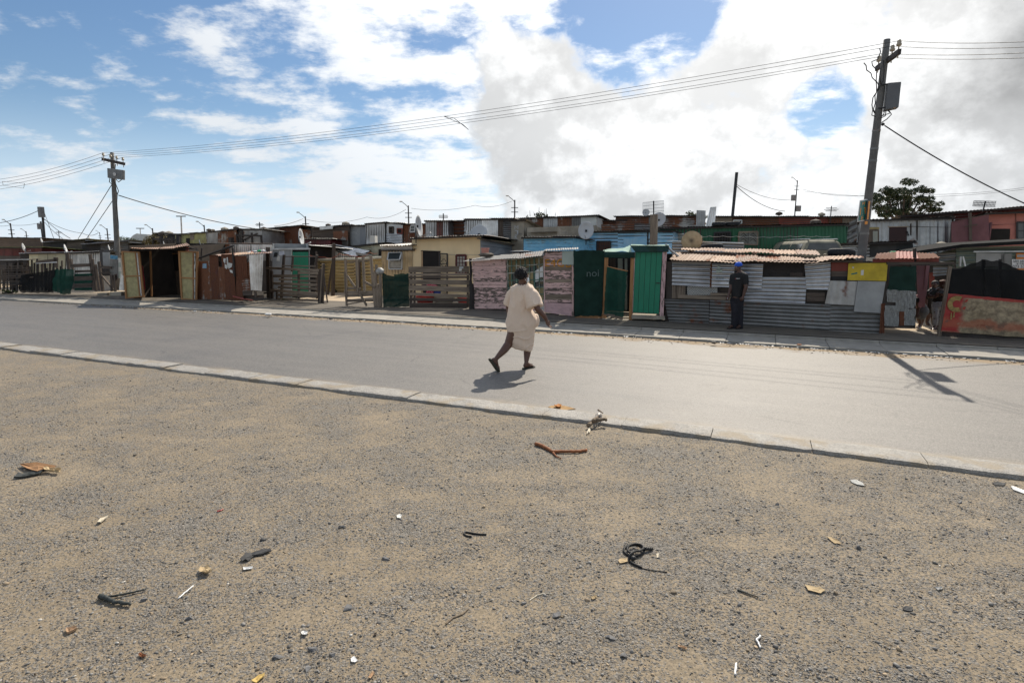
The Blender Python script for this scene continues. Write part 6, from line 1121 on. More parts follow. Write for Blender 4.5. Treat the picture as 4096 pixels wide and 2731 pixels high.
def lamp_poles():
    """far poles: a first one with its parts, then copies"""
    def make(label, boxes, lamp=True, arms=2):
        t = thing('street_light', label, 'pole', (0, 0, 0), 'far street light poles above the roofs'); mb = MB(); mb.tube([(0, 0, 0), (0, 0, 8)], [.09, .06], 8); build('pole', mb, IRON, t)
        for k in range(arms): mb = MB(); mb.bar((-.32, 0, 7.3 - k * .4), (.32, 0, 7.3 - k * .4), .06, .06); build('crossarm', mb, IRON, t)
        if lamp: mb = MB(); mb.tube([(0, 0, 7.8), (-.22, 0, 8.05), (-.55, 0, 8.3)], .03, 6); build('lamp_arm', mb, IRON, t); mb = MB(); mb.ball((-.68, 0, 8.36), (.18, .09, .06), 1); build('lamp_head', mb, plain('lamp_grey', (.3, .3, .3)), t)
        for (x, z) in boxes: mb = MB(); mb.prism([(x - .28, -.2, z + .35), (x + .28, -.2, z + .35), (x + .28, -.2, z - .35), (x - .28, -.2, z - .35)], .35, n=Vector((0, -1, 0))); build('box', mb, plain('far_box', (.22, .22, .22)), t)
        return t
    A = make('', []); B = make('', [(-.3, 5.9), (.35, 4.6)])
    def put(o, first, cf, top, Y, lab, hh=None):
        p = V(*cf(*top), Y); z = p.z; sc = hh or 1.0; c = o if first else dup(o, (0, 0, 0)); c.location = (p.x, p.y, z - 8 * sc); c.scale = (sc, sc, sc); c['label'] = lab
    put(A, True, c2, (1948, 205), 55, 'street light pole rising behind the rust striped shack'); put(A, False, c2, (678, 315), 60, 'street light pole above the long grey shack'); put(A, False, c2, (30, 355), 62, 'street light pole above the black boarded shack'); put(A, False, c1, (958, 815), 66, 'street light pole just left of the near left pole'); put(A, False, c1, (232, 840), 70, 'street light pole among the far left roofs', .8)
    put(A, False, c1, (892, 850), 72, 'stubby crossarm pole beside the left pole', .6); put(A, False, c1, (92, 768), 60, 'crossarm pole at the far left skyline')
    put(B, True, c3, (1358, 70), 55, 'street light pole with two grey boxes left of the big dish'); put(B, False, ident, (3190, 722), 40, 'pole with lamps and boxes on the skyline right of centre', .55); put(B, False, c4, (812, 0), 54, 'pole with two grey boxes above the concrete hut')
    def mast(cf, top, bot, Y, lab, r=.07, head=False, nm='mast'):
        p = V(*cf(*top), Y); q = V(*cf(*bot), Y); t = thing(nm, lab, 'pole', (q.x, q.y, gnd(q))); mb = MB(); mb.tube([Vector((q.x, q.y, gnd(q))), q, p], r, 8); build('pole', mb, IRON if not head else GALV, t)
        if head: mb = MB(); mb.bar(p + Vector((-.6, 0, 0)), p + Vector((.6, 0, 0)), .14, .12); build('floodlight_bar', mb, IRON, t)
        return t
    mast(c2, (388, 205), (398, 420), 75, 'tall thin floodlight mast above the mustard shack', .09, True, 'floodlight_mast'); mast(c1, (1255, 815), (1258, 860), 90, 'small far floodlight mast over the white house', .06, True, 'floodlight_mast')
    t = mast(c1, (375, 632), (400, 905), 46, 'dark leaning pole with a transformer box at far left', .08, nm='dark_pole'); mb = MB(); a = V(*c1(370, 675), 45.6); mb.bar(a + Vector((0, 0, .45)), a - Vector((0, 0, .35)), .35, .3); build('transformer_box', mb, BOXG, t)
    t = mast(c1, (364, 752), (382, 898), 47, 'short dark pole beside the leaning dark pole', .06, nm='dark_pole'); mb = MB(); a = V(*c1(358, 800), 46.6); mb.bar(a + Vector((0, 0, .25)), a - Vector((0, 0, .2)), .3, .25); build('box', mb, BOXG, t)
    mast(ident, (2947, 690), (2930, 865), 32, 'bare dark wooden pole on the skyline above the green house', .085, nm='wooden_pole')
lamp_poles()
def dish(label, c, r, ax, mat=DISH, arm=True, base=None, sc=(1, 1)):
    t = thing('satellite_dish', label, 'dish', c, 'satellite dishes on the roofs'); ax = Vector(ax).normalized(); mb = MB(); mb.lathe([(0, -.16 * r * 1.4), (.4 * r, -.19 * r), (.75 * r, -.08 * r), (r, .06 * r), (r * 1.01, .045 * r), (.75 * r, -.105 * r), (.4 * r, -.215 * r), (0, -.25 * r)], c, ax, 28, sc=sc); build('reflector', mb, mat, t, smooth=True)
    dn = Vector((0, 0, -1)); tip = Vector(c) + ax * r * 1.05 + dn * r * .75; mb = MB(); mb.tube([Vector(c) + dn * r * .95 * sc[1], tip], r * .03, 6); build('arm', mb, GALV, t); mb = MB(); mb.ball(tip, r * .11, 1); build('receiver', mb, DISH, t)
    mb = MB(); b0 = Vector(c) - ax * r * .3; e = base or (b0 - Vector((0, 0, r * 1.5))); mb.tube([b0 + ax * r * .1, b0, e], r * .05, 6); mb.bar(b0 + ax * .14 * r + Vector((0, 0, .12 * r)), b0 + ax * .14 * r - Vector((0, 0, .12 * r)), .2 * r, .12 * r); build('mount', mb, IRON, t)
    return t
dish('large white satellite dish seen edge on above the yellow house', V(*c3(1492, 328), 22.8), .43, (1, -.10, .12)); dish('large pale grey satellite dish over the blue house', V(*c4(1706, 382), 20.6), .32, (-.25, -1, .22), sc=(.86, 1)); dish('round white dish half hidden behind the yellow house roof', V(*c4(355, 425), 25), .42, (-.4, -1, .5))
dish('white dish mounted behind the square wooden post', V(*c5(612, 205), 19.6), .25, (-.55, -.8, .25)); dish('small grey dish below the wide aerial', V(*c5(480, 130), 27), .17, (-.2, -1, .3), sc=(.95, 1)); dish('white dish edge on beside the lean-to roof', V(*c2(1895, 465), 25), .36, (1, .10, .1))
for l, cf, u, v, Y, r in (('white dish on the cream shack roof', c1, 588, 998, 27.5, .22), ('white dish on the mossy roof', c1, 214, 990, 33, .27), ('dish among the dark roofs at far left', c1, 375, 930, 38, .2), ('small dish left of the open stall', c1, 976, 985, 30, .14), ('tiny dish behind the left guy wires', c1, 803, 905, 40, .2), ('small dish on the stall roof beside the corrugated wall', c2, 626, 530, 23, .11), ('small dish left of the stall roof above the black shack', c2, 176, 548, 26, .12)): dish(l, V(*cf(u, v), Y), r, (.80, .42, .2), sc=(.95, 1))
def aerials():
    t = thing('tv_aerial', 'wide grid television aerial on the shack roofs above the blue house', 'aerial', V(*c5(560, 160), 26)); PL = PZ(2620, 26); mb = MB(); P = lambda u, v: PL.P(c5(u, v))
    for k in range(19): u = 448 + k * 12; mb.bar(P(u, 27 - (u - 448) * .1), P(u, 150 - (u - 448) * .06), .012, .012)
    for v in (25, 60, 95, 130): mb.bar(P(448, v + 4), P(668, v - 18), .014, .014)
    build('grid', mb, GALV, t); mb = MB(); mb.bar(P(560, 10), P(562, 260), .05, .05); build('mast', mb, IRON, t)
    t = thing('tv_aerial', 'long bent grid aerial on the dark roof at the right edge', 'aerial', V(*c7(1060, 95), 22)); PL = PZ(3940, 22); mb = MB(); P = lambda u, v: PL.P(c7(u, v))
    for k in range(17): u = 955 + k * 13; mb.bar(P(u, 8 + k * .3), P(u - 12, 60 + k * .4), .014, .014)
    for v in (8, 25, 45, 60): mb.bar(P(958 - v * .2, v), P(1175 - v * .2, v + 6), .016, .016)
    build('grid', mb, IRON, t); mb = MB(); mb.bar(P(1070, 10), P(1040, 110), .04, .04); build('mast', mb, IRON, t)
    def yagi(lab, cf, u, v, Y, s, dn):
        p = V(*cf(u, v), Y); t = thing('tv_aerial', lab, 'aerial', p, 'small rooftop aerials'); mb = MB(); mb.bar(p - Vector((0, 0, dn)), p + Vector((0, 0, .1)), .04, .04); build('mast', mb, IRON, t); mb = MB()
        for k in range(3): z = Vector((0, 0, -.14 * k * s)); mb.bar(p + z + Vector((-.55 * s, 0, 0)), p + z + Vector((.55 * s, 0, 0)), .025, .025)
        for x in (-.5, .5, 0): mb.bar(p + Vector((x * s, -.2, -.14 * s)), p + Vector((x * s, .2, -.14 * s)), .02, .02)
        build('elements', mb, IRON, t)
    yagi('small aerial above the red striped shack', c3, 1798, 195, 29, .4, .9); yagi('small aerial on the bright grey shack', c2, 1374, 300, 33, .34, .8); yagi('small aerial left of the road pole on the skyline', c6, 850, 85, 29, .5, 1.0); yagi('small aerial near the left pole top of roofs', c1, 525, 845, 55, .45, 2.0)
aerials()
def tyre_proto():
    t = thing('tyre', '', 'tyre', (0, 0, 0), 'old tyres lying on the roofs'); mb = MB(); R = .31
    mb.lathe([(.17, .02), (.20, 0), (.28, 0), (R - .01, .02), (R, .05), (R, .13), (R - .01, .16), (.28, .18), (.20, .18), (.17, .16), (.175, .09), (.17, .02)], (0, 0, 0), n=32); build('tread', mb, RUBBER, t, smooth=True); mb = MB()
    for k in range(32):
        a = 2 * math.pi * k / 32; c, s = math.cos(a), math.sin(a); mb.bar(Vector((c * R, s * R, .055)), Vector((c * R, s * R, .125)), .022, .016, up=Vector((c, s, 0)))
    build('tread_blocks', mb, RUBBER, t); return t
def tyres():
    T = tyre_proto(); first = True
    for lab, cf, u, v, Y, s in (('tyre lying beside the round drum on the rusty roof', c5, 1172, 522, 17.6, 1.0), ('big tyre lying on the rusty roof in front of the van', c6, 950, 588, 15.3, 1.03), ('left tyre of the pair on the green house roof', c5, 1240, 274, 22.4, .8), ('right tyre of the pair on the green house roof', c5, 1386, 272, 22.4, .9)):
        p = V(*cf(u, v), Y); o = T if first else dup(T, p); o.location = p; o.scale = (s, s, s); o['label'] = lab; o.rotation_euler = (.04, .05, u); first = False
tyres()
def drum():
    c = V(*c5(957, 428), 17.3); t = thing('hide_drum', 'big round tan drum propped upright on the rusty roof', 'drum', c); ax = Vector((-.42, -1, .10)).normalized(); r = .30
    m, nt, b = base_mat('drum_skin'); oc = node(nt, 'ShaderNodeTexCoord').outputs['Object']; n = nz(nt, oc, 5, 6, .65); d = node(nt, 'ShaderNodeVectorMath', {0: oc}, operation='LENGTH').outputs['Value']
    L(nt, mixc(nt, ramp(nt, mth(nt, 'ADD', d, mth(nt, 'MULTIPLY', n, .06)), .02, .16), (.10, .07, .04), mixc(nt, ramp(nt, n, .3, .7), (.36, .25, .13), (.52, .39, .22))), b.inputs['Base Color']); b.inputs['Roughness'].default_value = .6
    mb = MB(); mb.lathe([(0, .005), (r * .97, 0), (r, -.015)], c, ax, 36); build('skin', mb, m, t, smooth=True); mb = MB(); mb.lathe([(r, -.012), (r * 1.01, -.16), (r * .9, -.17), (0, -.17)], c, ax, 36); build('rim', mb, WOODL, t)
    mb = MB(); x = Vector((0, 0, 1)).cross(ax).normalized(); y = ax.cross(x)
    for k in range(30):
        a = 2 * math.pi * k / 30; a2 = a + .1 * (-1) ** k; mb.tube([c + (x * math.cos(a) + y * math.sin(a)) * r * 1.015 - ax * .01, c + (x * math.cos(a2) + y * math.sin(a2)) * r * 1.03 - ax * .15], .008, 4)
    build('lacing', mb, IRON, t); mb = MB(); mb.bar(c + Vector((-.1, -.05, -r - .05)), c + Vector((-.02, -.05, -r - .05)), .08, .06); mb.bar(c + Vector((.14, -.05, -r - .05)), c + Vector((.24, -.05, -r - .05)), .08, .06); build('block', mb, BROWNP, t)
drum()
def van():
    PV = PZ(3270, 18.0, -10); g = PV.P((3270, 1000)); z = .1; t = thing('old_van', 'derelict moss stained van standing behind the rusty roofed shack', 'van', (g.x, g.y, z))
    body = plain('mossy_van_paint', (.26, .24, .17), .8, .5, 4); P = lambda u, v, o=0: PV.P(c6(u, v), -o)
    top = P(600, 415).z; xl, xr = PV.P(c6(560, 520)), PV.P(c6(990, 520)); d, n = PV.d, PV.n; W = (xr - xl).length; zb = z + .35; zs = xl.z - .02
    f = lambda x, y, zz: Vector((xl.x, xl.y, 0)) + d * x + n * y + Vector((0, 0, zz)); mb = MB()
    # lower body and greenhouse that narrows to the roof
    def loft(rings):
        vs = [p for r in rings for p in r]; k = 4; mb.add(vs, [(i * k + j, i * k + (j + 1) % k, (i + 1) * k + (j + 1) % k, (i + 1) * k + j) for i in range(len(rings) - 1) for j in range(k)] + [(3, 2, 1, 0), tuple((len(rings) - 1) * k + j for j in range(k))])
    R = lambda i, y0, y1, zz: [f(i, y0, zz), f(W - i, y0, zz), f(W - i, y1, zz), f(i, y1, zz)]
    loft([R(.03, .05, 3.9, zb), R(0, 0, 4.0, zb + .15), R(0, 0, 4.0, zs), R(.12, .16, 3.7, top - .06), R(.22, .28, 3.6, top)]); b = build('body', mb, body, t); bev(b, .05, 3)
    win = plain('dusty_windscreen', (.10, .10, .09), .25, .3, 3)
    mb = MB(); mb.prism([P(612, 445), P(935, 445), P(975, 530), P(590, 530)], .02); 
    q = [f(.2, .13, top - .10), f(W - .2, .13, top - .10), f(W - .1, .0, zs + .02), f(.1, .0, zs + .02)]; mb = MB(); mb.prism(q, .02, n=-n); build('windscreen', mb, win, t)
    for k in range(2): mb = MB(); y0 = .4 + k * 1.3; mb.prism([f(.09, y0, top - .12), f(.09, y0 + 1.15, top - .12), f(-.01, y0 + 1.15, zs + .04), f(-.01, y0 - .05, zs + .04)], .02, n=-d); build('side_window', mb, GLASS, t)
    mb = MB(); mb.tube([f(.2, .1, top + .02), f(.25, 3.4, top + .06)], .02, 6); mb.tube([f(W - .2, .1, top + .02), f(W - .25, 3.4, top + .06)], .02, 6); build('roof_rail', mb, GALV, t)
    for x in (0.0, W):
        for y in (.75, 3.2): mb = MB(); mb.lathe([(0, -.09), (.3, -.09), (.32, -.05), (.32, .05), (.3, .09), (0, .09)], f(x + (.12 if x == 0 else -.12), y, z + .3), d, 20); build('wheel', mb, RUBBER, t)
    for x in (.25, W - .25): mb = MB(); mb.lathe([(.0, .03), (.09, .02), (.10, -.02)], f(x, -.01, zs - .35), -n, 14); build('headlight', mb, GLASS, t)
van()
def roof_rubbish():
    def it(nm, lab, cat, mb, m, sm=True): return tag(build(nm, mb, m, smooth=sm), lab, cat)
    mb = MB(); mb.ball(V(*c5(1622, 538), 16.9), (.11, .1, .075), 2, .15); it('rag_bundle', 'pale pink white bundle on the rusty roof', 'bundle', mb, plain('pinkish_cloth', (.5, .4, .38)))
    mb = MB(); mb.ball(V(*c5(1580, 606), 15.3), (.12, .12, .05), 2, .2); mb.tube([V(*c5(1590, 606), 15.3), V(*c5(1650, 604), 15.3), V(*c5(1712, 620), 15.2)], .03, 6); it('black_bag', 'black bag and straps lying on the rusty roof edge', 'bag', mb, BLACK)
    mb = MB(); p = V(*c6(1465, 556), 15.2); mb.lathe([(0, 0), (.045, 0), (.05, .02), (.05, .17), (.02, .22), (.018, .26), (0, .26)], p, (1, .2, .05), 12); it('green_bottle', 'green plastic bottle lying on the pink edged roof', 'bottle', mb, PLASTG)
    mb = MB(); p = V(*c4(440, 655), 18.6); mb.lathe([(0, -.11), (.11, -.11), (.13, .10), (.14, .10), (.135, .14), (.11, .14), (.1, -.08)], p, n=18); it('bucket', 'salmon pink bucket standing beside the yellow house wall', 'bucket', mb, plain('salmon_plastic', (.55, .24, .18), .5, .2, 9), False)
    mb = MB(); mb.ball(V(*c4(455, 690), 18.4), (.26, .15, .07), 2, .35); it('rubble_sack', 'grey brown sack of rubble under the pink bucket', 'sack', mb, plain('sacking', (.16, .13, .10), .9, .5, 12))
    mb = MB(); mb.ball(V(*c4(895, 650), 18.8), (.42, .2, .045), 2, .2); it('roof_sack', 'dark lumpy sheet lying on the pink shack roof', 'sheet', mb, BOXG)
    SL = ['left one of the pair of stones on the mustard end of the long grey shack', 'right one of the pair of stones at the left end of the long grey shack', 'stone at the right end of the long grey shack roof', 'wide stone in the middle of the long grey shack roof', 'stone on the left of the dark plank shack roof', 'large stone on the right of the dark plank shack roof', 'stone on the rust brown skyline roof left of the lamp cluster', 'stone on the rust brown skyline roof near the road pole', 'stone on the green house roof near its right end', 'stone on the roof below the red house', 'stone on the rust striped shack roof', 'long dark stone on the right of the black boarded shack roof', 'dark stone in the middle of the black boarded shack roof']
    for k, (cf, u, v, Y, s) in enumerate(((c2, 740, 378, 33, .2), (c2, 790, 378, 33, .16), (c2, 1078, 350, 33, .22), (c2, 940, 368, 33, .3), (c3, 355, 315, 31, .22), (c3, 575, 300, 31, .3), (c6, 305, 142, 30, .26), (c6, 750, 152, 30, .25), (c6, 690, 232, 22, .3), (c7, 640, 430, 19, .25), (c2, 1430, 362, 33, .28), (c2, 240, 425, 39, .45), (c2, 160, 425, 39, .4))):
        p = V(*cf(u, v), Y); mb = MB(); mb.ball(p, (s * .8, s * .6, s * .42), 1, .3); tag(build('roof_stone', mb, CONC if k % 2 else WOODD), SL[k], 'stone', 'stones on the far roofs')
    for k, (u, v, c) in enumerate(((1290, 655, PLASTR), (1330, 648, PLASTW), (1380, 642, PLASTG), (1420, 640, PLASTW), (1260, 660, PLASTW))): mb = MB(); mb.ball(V(*c2(u, v), 21.3), (.13, .1, .05), 1, .4); tag(build('roof_litter', mb, c), ['red', 'white', 'green', 'crumpled white', 'flat white'][k] + ' scrap of rubbish on the roof behind the rusty fence', 'rubbish')
    rr = random.Random(5)
    for u, v, m, lab in ((1035, 605, PLASTW, 'white scrap on the box ribbed roof sheet below the drum'), (1165, 600, BLACK, 'black scrap on the rusty roof below the flat tyre'), (1300, 610, WOODD, 'brown scrap on the rusty roof left of the blue cap'), (1425, 532, CONC, 'grey stone on the rusty roof behind the blue cap'), (1750, 528, WOODD, 'brown lump on the rusty roof right of the pink bundle'), (1680, 570, BLACK, 'black lump on the rusty roof under the pink bundle'), (1990, 575, WHITEW, 'pale scrap on the rusty roof below the van'), (2240, 560, PLASTW, 'white scrap on the rusty roof left of the big tyre'), (2350, 570, CONC, 'grey scrap on the rusty roof beside the big tyre')): mb = MB(); mb.ball(V(*c5(u, v), 16.0), (rr.uniform(.05, .09), .06, rr.uniform(.02, .035)), 1, .4); tag(build('roof_scrap', mb, m), lab, 'rubbish', 'scraps on the rusty roof')
    mb = MB(); mb.prism([V(*c6(770, 588), 15.0), V(*c6(960, 582), 15.0), V(*c6(985, 606), 14.6), V(*c6(790, 612), 14.6)], .015, n=Vector((0, 0, 1))); it('roof_board', 'pale tan board lying flat under the big tyre', 'board', mb, ROOFP, False)
    mb = MB(); mb.prism([V(*c3(880, 445), 25), V(*c3(938, 448), 25), V(*c3(940, 535), 25), V(*c3(875, 530), 25)], .5); it('white_block', 'white boxy panel standing below the silver ribbed shack', 'panel', mb, WHITEW, False)
roof_rubbish()
# trees and bushes: limbs plus leaf clumps made of many small leaf faces
def leafmat(nm, a, b2):
    m, nt, b = base_mat(nm); oc = coords(nt, 'Object'); n = nz(nt, oc, 1.6, 4, .6); g = node(nt, 'ShaderNodeNewGeometry'); r = g.outputs['Random Per Island']
    L(nt, mixc(nt, mth(nt, 'ADD', mth(nt, 'MULTIPLY', n, .5), mth(nt, 'MULTIPLY', r, .5)), a, b2), b.inputs['Base Color']); b.inputs['Roughness'].default_value = .55; return m
def foliage(clumps, n, size, seed=1, flat=.7):
    rg = np.random.default_rng(seed); V_ = []; F_ = []; o = 0
    for (c, r) in clumps:
        k = int(n * r * r); d = rg.normal(size=(k, 3)); d /= np.linalg.norm(d, axis=1)[:, None]; p = np.array(c) + d * (r * rg.uniform(.35, 1.05, (k, 1)) ** .7) * np.array([1, 1, flat])
        a = rg.normal(size=(k, 3)); a /= np.linalg.norm(a, axis=1)[:, None]; b = np.cross(a, rg.normal(size=(k, 3))); b /= np.linalg.norm(b, axis=1)[:, None]; s = size * rg.uniform(.6, 1.4, (k, 1))
        q = np.stack([p - a * s, p + b * s * .35, p + a * s, p - b * s * .35], 1); V_.append(q.reshape(-1, 3)); F_.append(np.arange(k * 4).reshape(-1, 4) + o); o += k * 4
    mb = MB(); V_ = np.concatenate(V_); F_ = np.concatenate(F_); mb.v = [Vector(v) for v in V_]; mb.f = [list(map(int, f)) for f in F_]; mb.uv = [[(0, 0)] * 4] * len(mb.f); mb.mi = [0] * len(mb.f); return mb
def trees():
    lm = leafmat('dark_pine_leaf', (.010, .022, .006), (.05, .075, .022)); bark = wood('tree_bark', (.03, .022, .018), (.08, .06, .05)); Y = 37; g = V(3618, 1000, Y); b = Vector((g.x, g.y, gnd(g)))
    t = thing('tree', 'wide dark spreading tree standing behind the ribbed house', 'tree', b); k = V(3612, 900, Y); mb = MB(); mb.tube([b, b.lerp(k, .5) + Vector((.1, 0, 0)), k], [.28, .22, .18], 10); build('trunk', mb, bark, t, smooth=True)
    spots = [(3512, 800, .75), (3500, 835, .55), (3545, 775, .8), (3552, 830, .85), (3590, 795, .8), (3618, 752, .9), (3650, 775, .9), (3610, 835, .7), (3665, 815, .75), (3688, 775, .6), (3700, 800, .55), (3728, 812, .6), (3745, 835, .45), (3705, 840, .55), (3640, 850, .5), (3585, 850, .5), (3535, 858, .4), (3675, 850, .4), (3600, 770, .6), (3632, 800, .7)]
    mb = MB()
    for i, (x, y, r) in enumerate(spots): p = V(x, y + 8, Y + (i % 5 - 2) * .4); m = k.lerp(p, .5) + Vector((0, 0, -.15)); mb.tube([k, m, p], [.09, .06, .025], 6)
    build('limb', mb, bark, t); cl = []
    rg = random.Random(4)
    for i, (x, y, r) in enumerate(spots):
        c = V(x, y, Y + (i % 5 - 2) * .4)
        for j in range(5): cl.append((c + Vector((rg.uniform(-1, 1), rg.uniform(-1, 1), rg.uniform(-.5, .5))) * r * .7, r * rg.uniform(.3, .5)))
    build('crown', foliage(cl, 1500, .085, 3, .6), lm, t)
    def bush(lab, cf, pts, Y, m, nm='bush', size=.07, dens=700, twigs=()):
        p0 = V(*cf(*pts[0][:2]), Y); g = Vector((p0.x, p0.y, gnd(p0))); t = thing(nm, lab, 'bush', g); rg = random.Random(9); cl = []; mb = MB()
        for u, v, r in pts:
            c = V(*cf(u, v), Y); mb.tube([g, g.lerp(c, .6) + Vector((.05, 0, 0)), c], [.06, .04, .015], 5)
            for j in range(4): cl.append((c + Vector((rg.uniform(-1, 1), rg.uniform(-1, 1), rg.uniform(-.7, .7))) * r * .6, r * rg.uniform(.4, .6)))
        for a, b2 in twigs: mb.tube([V(*cf(*a), Y), V(*cf(*b2), Y)], [.02, .008], 4)
        build('stem', mb, bark, t); build('leaves', foliage(cl, dens, size, 5), m, t)
    gm = leafmat('green_bush_leaf', (.02, .04, .012), (.08, .11, .035)); om = leafmat('olive_bush_leaf', (.07, .06, .015), (.20, .14, .04))
    bush('green bush before the white plastered house', c1, [(1150, 950, .7), (1190, 945, .8), (1215, 968, .7), (1130, 970, .5), (1175, 975, .7)], 36, gm); bush('yellow brown bush in front of the black boarded shack', c2, [(60, 535, .6), (110, 530, .7), (160, 525, .7), (205, 525, .6), (90, 550, .6), (180, 550, .5)], 33, om)
    bush('leafy climber sprouting above the stained shack roof', c4, [(1090, 198, .16), (1125, 190, .22), (1155, 184, .2), (1215, 198, .12), (975, 208, .1)], 31, gm, 'climber', .08, 900, [((1005, 205), (1000, 130)), ((1115, 180), (1118, 90)), ((1190, 190), (1192, 115)), ((1210, 195), (1211, 105)), ((1320, 200), (1322, 160)), ((1060, 200), (1050, 150))])
    bush('small tree top showing between far roofs above the green house', c5, [(930, 148, .25), (960, 140, .3), (985, 150, .22), (1108, 180, .2)], 36, gm)
    for lab, cf, us, v, Y in (('low green weeds along the foot of the slat fence', c2, (1690, 1720, 1760, 1800, 1835), 1262, 20.9), ('low weeds right of the slat fence middle', c2, (1880, 1940, 2000, 2050), 1278, 20.6), ('grey green tuft against the tan fence', c3, (430, 442), 1135, 25.4), ('green weeds by the scrap fence at far left', c1, (40, 90, 140), 1380, 23.5)):
        bush(lab, cf, [(u, v + random.uniform(-6, 6), .13) for u in us], Y, gm, 'weeds', .05, 3500)
trees()
# ---------------------------------------------------------------- people
def blob(caps, ells, voxel=.012, sm=4, disp=None):
    """one continuous surface round tapered limbs and rounded forms"""
    mb = MB()
    for c in caps:
        pts = [Vector(p) for p in c[0]]; rs = c[1]
        # resample so that limbs taper smoothly
        P, R_ = [], []
        for i in range(len(pts) - 1):
            for k in range(5): f = k / 5; P.append(pts[i].lerp(pts[i + 1], f)); R_.append(rs[i] + (rs[i + 1] - rs[i]) * f)
        P.append(pts[-1]); R_.append(rs[-1]); mb.tube(P, R_, 14)
        for p, r in zip(pts, rs): mb.ball(p, r, 2)
    for e in ells:
        c, r, M = e if len(e) == 3 else (e[0], e[1], None); q = MB(); q.ball((0, 0, 0), r, 3)
        mb.add([Vector(c) + (M @ v if M is not None else v) for v in q.v], q.f)
    return remesh(mb, voxel, sm, disp)
def remesh(mb, voxel, sm, disp=None):
    me = bpy.data.meshes.new('tmp'); me.from_pydata([v[:] for v in mb.v], [], mb.f); o = bpy.data.objects.new('tmp', me); C.objects.link(o)
    md = o.modifiers.new('r', 'REMESH'); md.mode = 'VOXEL'; md.voxel_size = voxel
    if sm: s2 = o.modifiers.new('s', 'SMOOTH'); s2.iterations = sm; s2.factor = .5
    dg = bpy.context.evaluated_depsgraph_get(); m2 = bpy.data.meshes.new_from_object(o.evaluated_get(dg)); out = MB()
    vs = [v.co.copy() for v in m2.vertices]
    if disp: ns = [v.normal.copy() for v in m2.vertices]; vs = [v + n * disp(v) for v, n in zip(vs, ns)]
    out.add(vs, [list(p.vertices) for p in m2.polygons]); bpy.data.objects.remove(o); bpy.data.meshes.remove(me); bpy.data.meshes.remove(m2); return out
def loft(mb, rings):
    n = len(rings[0]); vs = [p for r in rings for p in r]; mb.add(vs, [(i * n + j, i * n + (j + 1) % n, (i + 1) * n + (j + 1) % n, (i + 1) * n + j) for i in range(len(rings) - 1) for j in range(n)] + [tuple(range(n))[::-1], tuple((len(rings) - 1) * n + j for j in range(n))])
def basis(f, up=(0, 0, 1)):
    f = Vector(f).normalized(); r = f.cross(Vector(up)).normalized(); u = r.cross(f); return Matrix((r, f, u)).transposed()      # columns: right, forward, up
SKIN = plain('dark_brown_skin', (.125, .058, .036), .42, .15, 6, bmp=.05); SKINM = plain('deep_brown_skin', (.085, .040, .027), .45, .15, 6, bmp=.05); HAIR = plain('black_hair', (.008, .007, .007), .75, .3, 30)
def hand(wr, tip, side, r=.010):
    """palm, four unequal fingers and a thumb, from wrist towards tip; side points to the thumb"""
    wr, tip = Vector(wr), Vector(tip); ax = (tip - wr); Lh = ax.length; ax = ax / Lh; sd = (Vector(side) - ax * Vector(side).dot(ax)).normalized(); nrm = ax.cross(sd); caps = []; kn = wr + ax * Lh * .48
    caps.append(([wr, wr + ax * Lh * .2, kn], [.022, .030, .030]))
    for k, (o, l) in enumerate(((.030, .42), (.010, .50), (-.010, .46), (-.028, .36))):
        a = kn + sd * o; b = a + ax * Lh * l * .5 + nrm * .010; c = b + ax * Lh * l * .42 + nrm * .025; caps.append(([wr + ax * Lh * .25 + sd * o * .5, a, b, c], [.014, r + .001, r, r * .85]))
    a = wr + ax * Lh * .15 + sd * .020; b = a + (ax * .5 + sd * .85).normalized() * .045; caps.append(([a, b, b + (ax * .9 + sd * .3).normalized() * .035], [.015, .012, .010])); return caps
def eyes(par, c, B, s=1.0):
    for x in (-1, 1):
        e = build('eye', (lambda m: (m.ball(c + B @ Vector((x * .032 * s, .088 * s, .012 * s)), .011 * s, 2), m)[1])(MB()), plain('eye_white', (.5, .48, .45), .3, .1, bmp=0), par, smooth=True)
        mb = MB(); mb.ball(c + B @ Vector((x * .032 * s, .097 * s, .012 * s)), .006 * s, 1); build('pupil', mb, BLACK, e)
def head_parts(c, B, s=1.0):
    f = lambda x, y, z: c + B @ (Vector((x, y, z)) * s)
    return [(f(0, -.012, .03), Vector((.074, .094, .088)) * s, B), (f(0, .022, -.035), Vector((.060, .072, .075)) * s, B), (f(0, .088, -.012), Vector((.015, .022, .020)) * s, B), (f(0, .078, -.048), Vector((.026, .018, .012)) * s, B), (f(0, .070, -.088), Vector((.028, .024, .022)) * s, B), (f(.076, -.008, -.01), Vector((.012, .022, .032)) * s, B), (f(-.076, -.008, -.01), Vector((.012, .022, .032)) * s, B), (f(0, .075, .028), Vector((.055, .022, .016)) * s, B)]
